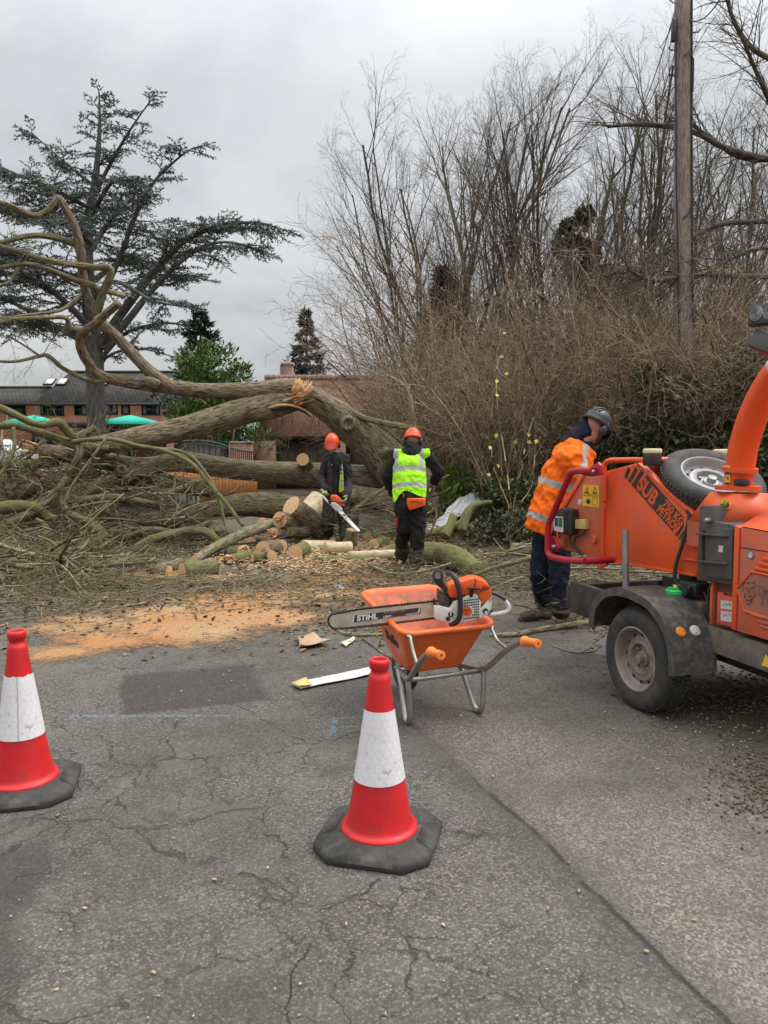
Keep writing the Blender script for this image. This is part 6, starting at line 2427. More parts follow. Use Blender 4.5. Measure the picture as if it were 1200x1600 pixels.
pk.build('back_pocket', M_pocket, A, smooth='all')
mb = MB()
mb.tube([P(640, 783.5, D - 0.212), P(650, 783.5, D - 0.222), P(660, 785.5, D - 0.218)], [0.006] * 3, 5)
mb.build('pocket_zip', M_black, A)
mb = MB()
mb.box(P(630.5, 774, D - 0.165), (0.016, 0.03, 0.045))
mb.build('belt_tab', M_pocket, A)
mb = MB()
mb.capsule(P(619.5, 812, D - 0.03), 0.02, P(620.5, 824, D), 0.016)
mb.build('trouser_stripe', M_redcloth, A)
# the thin branch held in the right hand
random.seed(71)
br = thing('held_branch', 'dark thin branch held in the right hand of the worker in the yellow vest', 'branch', P(679, 770, D + 0.5).to_tuple())
mb = MB()
limb(mb, [(668, 782, D + 0.62, 2.2), (676, 764, D + 0.55, 2.4), (685, 752, D + 0.52, 2), (702, 742, D + 0.5, 1.4)], 7, 4)
limb(mb, [(672, 775, D + 0.58, 2), (682, 800, D + 0.45, 1.8), (677, 822, D + 0.4, 1.5), (668, 844, D + 0.4, 1.2)], 7, 4)
limb(mb, [(672, 776, D + 0.58, 1.8), (688, 772, D + 0.5, 1.6), (704, 762, D + 0.45, 1.2)], 7, 4)
mb.build('bark', M_bark, br)

# ======== worker with the running saw, facing us
B = thing('person', 'person in black with an orange helmet and red visor, bending over a running saw', 'person', G(525, 852).to_tuple(), 'tree workers')
D = 11.75
ft = {'r': G(512, 850), 'l': G(539, 855)}
J = dict(pel=P(524, 772, D), che=P(525, 735, D - 0.02), nek=P(524, 709, D - 0.04), hed=P(519, 694, D - 0.10),
         sr=P(509, 716, D), sl=P(541, 715, D - 0.02), er=P(503, 746, D + 0.03), el=P(546, 748, D + 0.02), wr=P(507, 764, D - 0.22), wl=P(541, 775, D - 0.2),
         hr=P(516, 778, D), hl=P(534, 778, D), kr=P(512, 813, D - 0.08), kl=P(538, 815, D - 0.06), ar=ft['r'] + V((0, 0.03, 0.14)), al=ft['l'] + V((0, 0.03, 0.14)))
body = MB()
at, rot = head_shape(body, J['hed'], V((-0.16, -1, -0.34)), V((0, 0, 1)))
body.capsule(J['hed'] + V((0, 0.03, -0.05)), 0.055, J['nek'] - ZX * 0.05, 0.062)
body.capsule(J['nek'] - ZX * 0.12, 0.10, J['pel'], 0.12, 14)
for s in 'lr':
    cap_chain(body, [J['nek'] - ZX * 0.1, J['s' + s] + V((0.06 if s == 'r' else -0.06, 0, -0.02)), J['e' + s], J['w' + s]], [0.07, 0.055, 0.042, 0.03])
    cap_chain(body, [J['pel'], J['h' + s], J['k' + s], J['a' + s], ft[s] + V((0, 0, 0.06))], [0.12, 0.085, 0.055, 0.042, 0.04])
    body.capsule(ft[s] + V((0, 0, 0.055)), 0.03, ft[s] + V((0, -0.14, 0.045)), 0.026)
remeshed(body, 'body', M_skin, B, 0.008, 3)
eyes(at, rot, B)
hm = helmet(B, at, rot, M_helmet)
mb = MB()     # mesh visor, curved in front of the face
vs, fs = [], []
for j in range(5):
    for i in range(11):
        a = R(-68 + 13.6 * i)
        vs.append(at(0.112 * math.sin(a), -0.0 + (0.140 + 0.016 * j) * math.cos(a), 0.050 - 0.0165 * j))
for j in range(4):
    for i in range(10):
        a = j * 11 + i
        fs.append((a, a + 1, a + 12, a + 11))
b = len(vs)
vs += [v + (v - at(0, 0, 0)).normalized() * 0.003 for v in vs]
fs += [tuple(b + i for i in reversed(f)) for f in fs]
mb.add(vs, fs)
mb.build('visor', M_visor, hm, smooth='all')
jk = MB()
jk.capsule(J['nek'] - ZX * 0.13, 0.15, J['pel'] + ZX * 0.05, 0.165, 18, 0.72)
for s in 'lr':
    cap_chain(jk, [J['s' + s] + V((0.05 if s == 'r' else -0.05, 0, 0)), J['e' + s], J['w' + s]], [0.09, 0.075, 0.058])
jk.capsule(J['sr'] + V((0.03, 0, 0)), 0.085, J['sl'] + V((-0.03, 0, 0)), 0.085)
jk.capsule(J['nek'] + V((-.03, 0.07, -0.05)), 0.07, J['nek'] + V((0.07, 0.06, -0.06)), 0.07)
jk.capsule(J['nek'] + V((0.0, 0.02, -0.08)), 0.07, J['nek'] + V((0, 0, -0.13)), 0.10)
for q in (-1, 1):      # open front edges
    cap_chain(jk, [P(524 + q * 9, 716, D - 0.16), P(525 + q * 9, 745, D - 0.17), P(525 + q * 10, 770, D - 0.17)], [0.03, 0.032, 0.03])
remeshed(jk, 'jacket', M_charcloth, B, 0.011, 4, fold=0.016)
mb = MB()
mb.capsule(J['nek'] + V((0, -0.03, -0.1)), 0.135, J['pel'] + V((0, -0.035, 0.04)), 0.142, 16, 0.72)
remeshed(mb, 'jumper', M_blackcloth, B, 0.011, 4)
mb = MB()
mb.box(P(519.0, 726.5, D - 0.186), (0.022, 0.006, 0.014))
mb.build('chest_badge', M_letwhite, B, smooth=False)
mb = MB()
mb.box(P(527.0, 723.5, D - 0.186), (0.028, 0.006, 0.013))
mb.build('chest_badge', M_green, B, smooth=False)
# vest edge showing under the open jacket


def bands_B(t, x, y, z):
    a = P(0, 755, D).z
    b_ = P(0, 741, D).z
    return t.math('MAXIMUM', band(t, z, a - 0.02, a + 0.03), t.math('GREATER_THAN', z, b_))


M_vestB = hivis('lime_hivis_dull', (0.30, 0.52, 0.03), (0.40, 0.62, 0.06), bands_B)
mb = MB()
poly = [P(534.5, 722, D - 0.195), P(536.5, 745, D - 0.205), P(537.5, 769, D - 0.205), P(529, 769, D - 0.205), P(531, 745, D - 0.205)]
mb.prism(poly, V((0, 0.03, 0)), 0.004)
mb.build('hi_vis_vest', M_vestB, B)
tr = MB()
tr.capsule(J['pel'] + ZX * 0.07, 0.155, J['pel'] - ZX * 0.05, 0.16, 16, 0.8)
for s in 'lr':
    cap_chain(tr, [J['h' + s], J['k' + s], J['a' + s]], [0.112, 0.092, 0.086])
    for f, r in ((0.3, 0.09), (0.55, 0.088), (0.85, 0.094)):
        tr.ellipsoid(J['k' + s].lerp(J['a' + s], f) + rv(0.008), (r, r, 0.032))
remeshed(tr, 'trousers', M_greycloth, B, 0.011, 3, fold=0.016)
for s, td in (('r', (-0.25, -1)), ('l', (0.1, -1))):
    bt = MB()
    boot(bt, ft[s], td, J['a' + s] + ZX * 0.03)
    b_ = remeshed(bt, 'boot', mk('red_brown_boot', (0.10, 0.035, 0.022), (0.16, 0.07, 0.05), 20, 0.8), B, 0.009, 3)
    sole('sole', M_black, b_, ft[s], td)
    mb = MB()
    mb.ellipsoid(ft[s] + V((td[0] * 0.23, td[1] * 0.23, 0.045)), (0.055, 0.06, 0.045))
    mb.build('toe_cap', M_bootblack, b_)
saw_r, saw_l = P(507, 777, D - 0.34), P(539, 786, D - 0.30)
gl = MB()
hand(gl, J['wr'], saw_r - J['wr'], V((0.5, -0.8, 0.2)), 0.8, 1, 1.15)
gl.capsule(J['wr'], 0.045, J['wr'].lerp(J['er'], 0.12), 0.05)
remeshed(gl, 'glove', M_glove, B, 0.006, 2)
gl = MB()
hand(gl, J['wl'], saw_l - J['wl'], V((-0.4, -0.6, -0.5)), 0.8, -1, 1.15)
gl.capsule(J['wl'], 0.045, J['wl'].lerp(J['el'], 0.12), 0.05)
remeshed(gl, 'glove', M_glove, B, 0.006, 2)
# the running saw
S2 = thing('chainsaw', 'running chainsaw with a pale bar held by the worker in black', 'chainsaw', P(525, 785, D - 0.4).to_tuple())
d0 = D - 0.38
mb = MB()
poly = [P(x, y, d0 + 0.0) for x, y in ((516, 774), (525, 773.5), (531, 779), (538, 787), (538, 791), (531, 790), (521, 785), (516, 780))]
mb.prism(poly, V((0, 0.14, 0)), 0.012)
mb.build('motor_cover', M_sawor, S2)
mb = MB()
poly = [P(x, y, d0 - 0.02) for x, y in ((517, 786), (521, 783), (534, 793), (535, 799), (529, 802), (519, 793))]
mb.prism(poly, V((0, 0.10, 0)), 0.008)
mb.build('sprocket_cover', M_sawwh, S2)
mb = MB()
a, b = P(529, 797, d0 + 0.02), P(561.5, 831.5, d0 - 0.42)
t_, u_, w_ = frame_of(b - a)
nn = V((0.5, -0.85, 0.1))
nn = (nn - t_ * nn.dot(t_)).normalized()
hh = t_.cross(nn)
prof = [a + hh * 0.038, a.lerp(b, 0.93) + hh * 0.036, a.lerp(b, 0.985) + hh * 0.02, b, a.lerp(b, 0.985) - hh * 0.02, a.lerp(b, 0.93) - hh * 0.036, a - hh * 0.038]
mb.prism(prof, nn * 0.006)
mb.build('guide_bar', M_sawwh, S2, smooth=False)
mb = MB()
mb.tube([p + nn * 0.003 for p in prof], [0.007] * len(prof), 5)
mb.build('chain', M_chain, S2)
mb = MB()
mb.tube([P(504.5, 775, d0 + 0.02), P(510, 782, d0), P(517, 789, d0), P(520, 789, d0)], [0.017, 0.016, 0.016, 0.02], 8)
mb.build('rear_handle', M_sawwh, S2)
mb = MB()
mb.tube([P(516, 788, d0 - 0.05), P(513, 783, d0 - 0.06), P(520, 783, d0 - 0.08), P(532, 785, d0 - 0.05), P(541, 786, d0 + 0.06), P(543, 790, d0 + 0.12)], [0.013] * 6, 8)
mb.build('front_handle', M_black, S2)

# ======== worker in orange at the hopper
Cc = thing('person', 'person in an orange jacket and dark helmet leaning over the hopper of the chipper', 'person', G(850, 966).to_tuple(), 'tree workers')
D = 6.62
ft = {'l': G(858, 966), 'r': G(876, 979)}
J = dict(pel=P(862, 812, D), che=P(880, 745, D + 0.02), nek=P(903, 692, D + 0.02), hed=P(930, 668, D + 0.02),
         sl=P(884, 711, D + 0.17), sr=P(890, 716, D - 0.17), el=P(920, 752, D + 0.26), er=P(918, 762, D - 0.2), wl=P(962, 772, D + 0.2), wr=P(950, 775, D - 0.06),
         hl=P(855, 832, D + 0.10), hr=P(872, 834, D - 0.10), kl=P(843, 895, D + 0.06), kr=P(874, 900, D - 0.1), al=ft['l'] + V((-0.04, 0.01, 0.14)), ar=ft['r'] + V((0.0, 0.0, 0.14)))
body = MB()
at, rot = head_shape(body, J['hed'], V((0.80, 0.58, -0.62)), V((0.5, 0.15, 1)), 1.06)
body.capsule(J['hed'] + V((-0.04, 0, -0.05)), 0.058, J['nek'] + V((-.03, 0, -0.04)), 0.066)
tdir = (J['nek'] - J['pel']).normalized()
body.capsule(J['nek'] - tdir * 0.14, 0.11, J['pel'], 0.13, 14)
for s in 'lr':
    cap_chain(body, [J['nek'] - tdir * 0.1, J['s' + s], J['e' + s], J['w' + s]], [0.07, 0.062, 0.045, 0.032])
    cap_chain(body, [J['pel'], J['h' + s], J['k' + s], J['a' + s], ft[s] + V((0, 0, 0.06))], [0.12, 0.09, 0.06, 0.045, 0.04])
body.capsule(ft['l'] + V((0, 0, 0.055)), 0.03, ft['l'] + V((-0.13, -0.05, 0.045)), 0.026)
body.capsule(ft['r'] + V((0, 0, 0.055)), 0.03, ft['r'] + V((0.08, 0.1, 0.045)), 0.026)
hand(body, J['wl'], V((0.9, 0.1, -0.4)), V((0, 0, -1)), 0.5, 1)
hand(body, J['wr'], V((0.9, 0.1, -0.4)), V((0, 0, -1)), 0.5, -1)
remeshed(body, 'body', M_skin, Cc, 0.008, 3)
eyes(at, rot, Cc)
hm = helmet(Cc, at, rot, M_helmetblk)
mb = MB()
for q in (-0.05, 0.0, 0.05):
    mb.box(at(q, 0.02, 0.157 - abs(q) * 0.25), (0.02, 0.06, 0.008), rot)
    mb.box(at(q, -0.085, 0.125 - abs(q) * 0.2), (0.016, 0.05, 0.012), rot @ Matrix.Rotation(R(42), 3, 'X'))
mb.build('vents', M_black, hm, smooth=False)
mb = MB()
mb.tube([at(0.085, 0.0, 0.01), at(0.082, 0.03, -0.06), at(0.03, 0.065, -0.118)], [0.008] * 3, 6)
mb.tube([at(0.088, -0.05, 0.01), at(0.082, 0.0, -0.06), at(0.03, 0.065, -0.118)], [0.008] * 3, 6)
mb.build('chin_strap', M_black, hm)
mb = MB()
vs, fs = [], []
for j in range(5):
    for i in range(11):
        a = R(-65 + 13 * i)
        vs.append(at(0.115 * math.sin(a), 0.02 + 0.135 * math.cos(a), 0.05 - 0.032 * j))
fs = [(j * 11 + i, j * 11 + i + 1, j * 11 + i + 12, j * 11 + i + 11) for j in range(4) for i in range(10)]
b = len(vs)
vs += [v + (v - at(0, 0, 0)).normalized() * 0.003 for v in vs]
fs += [tuple(b + i for i in reversed(f)) for f in fs]
mb.add(vs, fs)
mb.build('visor', M_helmetblk, hm, smooth='all')
mb = MB()     # dark collar and hood of the jumper
mb.capsule(J['nek'] + V((-0.06, 0, -0.01)), 0.088, J['nek'] + V((0.045, 0, -0.035)), 0.085)
mb.capsule(J['nek'] + V((-0.02, 0, 0.05)), 0.082, J['hed'] + V((-0.085, 0, -0.03)), 0.078)
mb.capsule(J['hed'] + V((-0.085, 0, -0.03)), 0.075, J['hed'] + V((-0.075, 0, 0.02)), 0.06)
remeshed(mb, 'hood', M_navycloth, Cc, 0.010, 4, fold=0.01)
jk = MB()
jk.capsule(J['nek'] - tdir * 0.14, 0.175, J['pel'] + V((-0.01, 0, 0.03)), 0.195, 20)
jk.capsule(J['nek'] - tdir * 0.28 + V((-0.03, 0, 0)), 0.185, J['pel'] + V((-0.035, 0, -0.05)), 0.19, 20)
jk.capsule(J['pel'] + V((0.03, 0, 0)), 0.19, J['pel'] + V((0.03, 0, -0.2)), 0.185, 20)
jk.capsule(J['nek'] - tdir * 0.11 + V((0.02, 0, 0)), 0.115, J['nek'] - tdir * 0.22, 0.17, 16)
jk.capsule(J['sl'], 0.105, J['sr'], 0.105, 14)
for s in 'lr':
    cap_chain(jk, [J['s' + s], J['e' + s], J['w' + s]], [0.108, 0.088, 0.068])
jk.capsule(J['nek'] + V((-0.075, -0.05, 0.0)), 0.05, J['nek'] + V((0.085, -0.06, -0.105)), 0.05)
jk.capsule(J['nek'] + V((-0.075, 0.05, 0.0)), 0.05, J['nek'] + V((0.085, 0.06, -0.105)), 0.05)
hemz, hx_ = P(0, 836, D).z, J['pel'].x


def jcut(c):
    return c.z < hemz + 0.42 * max(0.0, hx_ - 0.06 - c.x)


px_, pz_ = J['pel'].x - Cc.location.x, J['pel'].z - Cc.location.z
nx2, nz2 = J['nek'].x - Cc.location.x, J['nek'].z - Cc.location.z
L2 = math.hypot(nx2 - px_, nz2 - pz_)
cx_, cz_ = (nx2 - px_) / L2, (nz2 - pz_) / L2


def bands_C(t, x, y, z):
    # along the spine, plus a slight droop to the front
    a = t.math('ADD', t.math('MULTIPLY', t.math('SUBTRACT', x, px_), cx_), t.math('MULTIPLY', t.math('SUBTRACT', z, pz_), cz_))
    o = t.math('SUBTRACT', t.math('MULTIPLY', t.math('SUBTRACT', x, px_), cz_), t.math('MULTIPLY', t.math('SUBTRACT', z, pz_), cx_))
    h1 = band(t, a, 0.27, 0.325)
    h2 = band(t, a, -0.035, 0.02)
    v = t.math('MULTIPLY', t.math('MULTIPLY', band(t, o, 0.02, 0.075), t.math('GREATER_THAN', a, 0.30)), t.math('LESS_THAN', y, 0.0))
    return t.math('MAXIMUM', t.math('MAXIMUM', h1, h2), v)


M_hvo = hivis('orange_hivis', (0.95, 0.145, 0.008), (1.0, 0.20, 0.015), bands_C)
remeshed(jk, 'hi_vis_jacket', M_hvo, Cc, 0.011, 4, cut=jcut, fold=0.02)
tr = MB()
tr.capsule(J['pel'] - ZX * 0.02, 0.14, J['pel'] - ZX * 0.09, 0.15, 16)
for s in 'lr':
    cap_chain(tr, [J['h' + s] + ZX * 0.04, J['k' + s], J['a' + s]], [0.115, 0.088, 0.076])
    for f in (0.15, 0.5, 0.8):
        tr.ellipsoid(J['k' + s].lerp(J['a' + s], f) + rv(0.01), (0.088, 0.088, 0.03))
remeshed(tr, 'trousers', M_navycloth, Cc, 0.011, 3, fold=0.016)
for s, td in (('l', (-1, -0.42)), ('r', (0.55, 0.85))):
    bt = MB()
    boot(bt, ft[s], td, J['a' + s] + ZX * 0.06, 0.31)
    bt.capsule(J['a' + s], 0.072, J['a' + s].lerp(J['k' + s], 0.35), 0.078)
    for f in (0.0, 0.18, 0.36):
        bt.ellipsoid(J['a' + s].lerp(J['k' + s], f) + rv(0.008), (0.092, 0.092, 0.032))
    b_ = remeshed(bt, 'boot', M_bootbrown, Cc, 0.009, 2)
    sole('sole', M_black, b_, ft[s], td, 0.32)
# ---------------------------------------------------------------- the towed wood chipper
AZ = R(18)
FA = V((-math.sin(AZ), math.cos(AZ), 0))      # towards its rear (away from us)
FW = V((math.cos(AZ), math.sin(AZ), 0))       # across it, away from our side
_w = G(990, 1030, 0.305)
CO = V((_w.x, _w.y, 0))                       # under the outer face of the near wheel
FN = -FW                                      # outward normal of our side


def C3(s, w, z):
    return CO + FA * s + FW * w + V((0, 0, z))


def Q(px, py, w0, k=0.0):
    """pixel -> the upright plane w = w0 + k*s of the chipper"""
    r = ray(px, py)
    n = FW - FA * k
    c0 = V((0, 0, CH))
    t = (w0 + (CO - c0).dot(n)) / r.dot(n)
    return c0 + r * t


def plate(name, px, w0, k, th, mat, par, bev=0.004, out=0.0):
    n = (FW - FA * k).normalized()
    mb = MB()
    mb.prism([Q(x, y, w0, k) - n * out for x, y in px], n * th, bev)
    return mb.build(name, mat, par)


def lbox(mb, s0, s1, w0, w1, z0, z1, bev=0.004):
    rot = Matrix((FA, FW, V((0, 0, 1)))).transposed()
    mb.box(C3((s0 + s1) / 2, (w0 + w1) / 2, (z0 + z1) / 2), (s1 - s0, w1 - w0, z1 - z0), rot, bev)


CHP = thing('wood_chipper', 'orange towed wood chipper with an infeed hopper, spare wheel and tall discharge chute', 'wood chipper', CO.to_tuple())


def wheel(par, c, ax, rimmat, dusty=True):
    """tyre with tread, pressed steel rim with holes, hub"""
    t, u, w = frame_of(ax)
    M = axes(c, u, w, t)
    mb = MB()
    prof = [(0.185, -0.015), (0.205, 0.0), (0.24, 0.010), (0.275, 0.006), (0.296, -0.008), (0.305, -0.03), (0.307, -0.09), (0.305, -0.15), (0.296, -0.172), (0.275, -0.186), (0.24, -0.19), (0.205, -0.18), (0.185, -0.165)]
    mb.lathe(prof, M, 60, close=True)
    n = 64
    for k in range(n):      # tread blocks
        for row, (h0, h1, off) in enumerate(((-0.028, -0.056, 0), (-0.064, -0.088, 0.5), (-0.094, -0.118, 0), (-0.126, -0.154, 0.5))):
            a0 = 2 * math.pi * (k + off) / n
            a1 = a0 + 2 * math.pi / n * 0.72
            vs = []
            for a in (a0, a1):
                for r_ in (0.300, 0.3125):
                    for h in (h0, h1):
                        vs.append(M @ V((math.cos(a) * r_, math.sin(a) * r_, h)))
            mb.add(vs, [(0, 1, 3, 2), (4, 6, 7, 5), (0, 4, 5, 1), (2, 3, 7, 6), (0, 2, 6, 4), (1, 5, 7, 3)])
    ty = mb.build('wheel', M_tyre, par)
    mb = MB()
    mb.lathe([(0.192, -0.02), (0.196, -0.004), (0.186, -0.002), (0.176, -0.014), (0.172, -0.045), (0.163, -0.060), (0.150, -0.066), (0.128, -0.050), (0.105, -0.052), (0.092, -0.045),
              (0.078, -0.075), (0.050, -0.078), (0.046, -0.06), (0.0, -0.058)], M, 48, caps=False)
    rim = mb.build('rim', rimmat, ty)
    rim.data.materials[0] = rimmat
    mb = MB()
    for k in range(12):
        a = 2 * math.pi * k / 12
        cc = M @ V((math.cos(a) * 0.139, math.sin(a) * 0.139, -0.0555))
        mb.lathe([(0.0125, 0.0), (0.0, 0.003)], axes(cc, u, w, t), 12)
    mb.build('rim_holes', M_void, rim, smooth=False)
    mb = MB()
    for k in range(4):
        a = 2 * math.pi * (k + 0.5) / 4
        cc = M @ V((math.cos(a) * 0.068, math.sin(a) * 0.068, -0.075))
        mb.lathe([(0.010, 0.0), (0.010, 0.014), (0.0, 0.016)], axes(cc, u, w, t), 6)
    mb.lathe([(0.028, -0.06), (0.026, -0.03), (0.0, -0.026)], M, 16)
    mb.build('wheel_nuts', rimmat, rim)
    return ty


wheel(CHP, C3(0, 0.0, 0.305), FN, M_dirtyrim)
wheel(CHP, C3(0, 1.42, 0.305), FW, M_dirtyrim)
# axle and chassis
mb = MB()
mb.tube([C3(0, 0.1, 0.305), C3(0, 1.32, 0.305)], [0.035, 0.035], 12)
lbox(mb, -0.1, 0.1, 0.22, 0.30, 0.30, 0.46)
lbox(mb, -0.1, 0.1, 1.12, 1.20, 0.30, 0.46)
mb.build('axle', M_black, CHP)
mb = MB()
lbox(mb, -1.9, 0.46, 0.215, 0.30, 0.435, 0.575, 0.006)
lbox(mb, -1.9, 0.46, 1.12, 1.20, 0.435, 0.575, 0.006)
lbox(mb, -0.95, -0.85, 0.302, 1.118, 0.44, 0.57)
lbox(mb, -2.0, -1.903, 0.215, 1.20, 0.44, 0.57)
lbox(mb, -3.4, -2.003, 0.66, 0.76, 0.44, 0.55)
mb.build('chassis', M_chassis, CHP)
mb = MB()
lbox(mb, 0.44, 0.98, 0.16, 0.21, 0.375, 0.60, 0.006)
lbox(mb, 0.462, 0.98, 0.95, 1.2, 0.375, 0.60, 0.006)
lbox(mb, 0.985, 1.03, 0.16, 1.15, 0.40, 0.56, 0.006)
mb.build('rear_rail', mk('weathered_black_rail', (0.03, 0.027, 0.025), (0.07, 0.06, 0.053), 9, 0.85, bump=0.4, dirt=(0.13, 0.11, 0.09), damt=0.35, dscale=16), CHP)
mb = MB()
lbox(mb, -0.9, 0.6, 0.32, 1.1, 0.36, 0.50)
mb.build('underbody_shade', M_void, CHP)  # black block added as the shade beneath the chassis
# mudguard
prof = [(-0.425, 0.33), (-0.405, 0.47), (-0.33, 0.60), (-0.20, 0.69), (-0.04, 0.722), (0.13, 0.718), (0.27, 0.672), (0.37, 0.58), (0.405, 0.47), (0.41, 0.42)]


def guard(w_out, inset, name, wa, wb):
    mb = MB()
    sp = spline(prof, 5)
    out = [C3(s, wa, z) for s, z in sp]
    inn = []
    for s, z in sp:
        L = math.hypot(s, z - 0.25)
        inn.append(C3(s - s / L * inset, wa, z - (z - 0.25) / L * inset))
    n = len(sp)
    vs = out + inn + [p + FW * (wb - wa) for p in out] + [p + FW * (wb - wa) for p in inn]
    fs = []
    for i in range(n - 1):
        fs += [(i, i + 1, n + i + 1, n + i), (2 * n + i + 1, 2 * n + i, 3 * n + i, 3 * n + i + 1),
               (i + 1, i, 2 * n + i, 2 * n + i + 1), (n + i, n + i + 1, 3 * n + i + 1, 3 * n + i)]
    fs += [(0, n, 3 * n, 2 * n), (n - 1, 3 * n - 1, 4 * n - 1, 2 * n - 1)]
    mb.add(vs, fs)
    return mb


gd = guard(0, 0.014, 'mudguard', -0.035, 0.235)
mf = gd.build('mudguard', M_fender, CHP)
gd = guard(0, 0.05, 'lip', -0.048, -0.034)
gd.build('lip', M_fender, mf)
gd = guard(0, 0.014, 'mudguard', 1.20, 1.46)
gd.build('mudguard', M_fender, CHP)
for px, py, m, nm, r in ((1047, 970, M_amber, 'amber_reflector', 0.026), (1064, 972, M_sticker, 'clear_reflector', 0.028)):
    c = Q(px, py, -0.02 + (0.0 if nm[0] == 'a' else 0.06))
    ax = (V((0, 0, CH)) - c).normalized()
    ax = (ax * 0.6 - FA * 0.6 + V((0, 0, 0.3))).normalized()
    t, u, w = frame_of(ax)
    # seated on the front curve of the mudguard
    s0, z0 = -0.365, 0.555
    c = C3(s0, 0.03 if nm[0] == 'a' else 0.125, z0)
    ax = (FA * -0.80 + V((0, 0, 0.60))).normalized()
    t, u, w = frame_of(ax)
    mb = MB()
    mb.lathe([(r * 1.1, -0.004), (r * 1.1, 0.008), (r * 0.9, 0.013), (0, 0.015)], axes(c, u, w, t), 20)
    mb.build(nm, m, mf)
# prop stand tube
mb = MB()
mb.tube([Q(978, 925, 0.10), Q(977, 828, 0.10)], [0.021, 0.021], 14)
mb.build('steel_post', M_galv, CHP)

# ---- hopper
HW, HK = 0.26, -0.21
main = [(945, 738), (997, 726), (1093, 816), (1088, 900), (943, 876)]
hop = plate('hopper_side', main, HW, HK, 0.02, M_orange, CHP)
wing = [(914, 741), (941.5, 738), (941, 874), (882, 859), (873, 846), (873, 806)]
WW, WK = 0.33, -0.30
win = plate('hopper_wing', wing, WW, WK, 0.02, M_orangedirty, CHP)
plate('wing_edge', [(911, 738), (915, 742), (875, 807), (875, 847), (871, 846), (870, 804)], WW, WK, 0.06, M_orange, win, 0.003, 0.012)
# far side, floor, top sheet
pA, pB, pC, pD, pE = [Q(x, y, HW, HK) for x, y in main]


def far(p, inset=1.0):
    s = (p - CO).dot(FA)
    return C3(s, 1.12 - (HW + HK * s), p.z)


mb = MB()
mb.prism([far(p) for p in (pA, pB, pC, pD, pE)], FW * -0.02, 0.003)
fw = [Q(x, y, WW, WK) for x, y in wing]
mb.prism([far(p) for p in fw], FW * -0.02, 0.003)
mb.build('far_side', M_orange, CHP)


def sheet(name, a, b, th, mat, par=CHP):
    n = (b - a).cross(far(a) - a).normalized()
    mb = MB()
    q = FW * 0.022
    mb.prism([a + q, b + q, far(b) - q, far(a) - q], n * th)
    return mb.build(name, mat, par, smooth=False)


sheet('hopper_floor', pE, pD, 0.015, M_orangedirty)
_pn = (pC - pB).cross(FW).normalized()
_pn = _pn if _pn.z > 0 else -_pn
top = sheet('hopper_top', pB - _pn * 0.16, pC - _pn * 0.16, 0.015, M_orange)
sheet('top_riser', pB, pB - _pn * 0.175, 0.012, M_orange)
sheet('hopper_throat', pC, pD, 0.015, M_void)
sheet('hopper_roof', pA + V((0, 0, -.005)), pB, 0.015, M_orange)
mb = MB()     # feed tray hinged down at the rear
a = fw[3]
mb.prism([a + FW * 0.05, far(a) - FW * 0.05, C3(1.12, 0.98, 0.83), C3(1.12, 0.14, 0.83)], V((0, 0, 0.02)))
mb.build('feed_tray', M_orangedirty, CHP, smooth=False)
# folded seam down the throat side and stiffening ribs
plate('throat_panel', [(1070, 800), (1094, 820), (1089, 902), (1066, 897)], HW, HK, 0.02, M_orange, hop, 0.003, 0.004)
for y in (842, 871):
    plate('rib', [(1070, y), (1091, y + 3), (1091, y + 6), (1070, y + 3)], HW, HK, 0.03, M_orange, hop, 0.002, 0.022)
plate('top_lip', [(996, 724), (1000, 724), (1096, 814), (1094, 819)], HW, HK, 0.05, M_orange, hop, 0.002, 0.012)
plate('bottom_lip', [(943, 873), (1088, 897), (1088, 901), (943, 877)], HW, HK, 0.03, M_orange, hop, 0.002, 0.008)
plate('hinge_strap', [(941, 739), (945.5, 738), (945, 876), (940.5, 875)], HW, HK, 0.02, M_orange, hop, 0.002, 0.014)
plate('foot_bracket', [(934, 873), (951, 876), (948, 884), (940, 888), (933, 886)], HW, HK, 0.02, M_orange, hop, 0.002, 0.006)
mb = MB()
pts = [Q(x, y, HW - 0.03, HK) for x, y in spline([(944, 782), (943.5, 735), (946, 724), (953, 719.5), (966, 719), (1004, 718.5)], 3)]
mb.tube(pts + [far(pts[-1])], [0.017] * (len(pts) + 1), 10)
mb.build('guard_rail', M_orange, CHP)
mb = MB()
pts = [Q(x, y, -0.02, -0.06) for x, y in spline([(925, 735.5), (905, 735.5), (895, 737.5), (889, 745), (863, 806), (857.5, 820), (856, 855), (858, 866), (866, 871), (890, 875.5), (915, 877)], 4)]
mb.tube(pts, [0.0225] * len(pts), 12)
mb.tube([pts[-1], far(pts[-1])], [0.0225, 0.0225], 12)
cb = mb.build('control_bar', M_red, CHP)
mb = MB()
mb.prism([Q(x, y, 0.015, -0.06) for x, y in ((907, 741), (924, 729), (934, 722), (937, 727), (938, 742), (922, 745))], FW * 0.02, 0.002)
mb.build('pivot_plate', M_red, cb)
mb = MB()
mb.prism([Q(x, y, 0.012, -0.06) for x, y in ((861, 838), (866, 838), (873, 856), (871, 862), (861, 856))], FW * 0.02, 0.002)
mb.build('pivot_plate', M_red, cb)
mb = MB()
for x, y, r in ((927, 736.5, 0.02), (867.5, 854, 0.015)):
    t, u, w = frame_of(FN)
    mb.lathe([(r, 0), (r, 0.02), (r * 0.7, 0.024), (0, 0.024)], axes(Q(x, y, 0.0, -0.06), u, w, t), 6)
mb.build('bolt', M_galv, cb)

# decal along the top edge: dark band, orange capitals, slanted bars
nP = (FW - FA * HK).normalized()


def dec(t, v):
    return (970 + 94 * t + 21 * v, 738 + 107 * t - 19 * v)


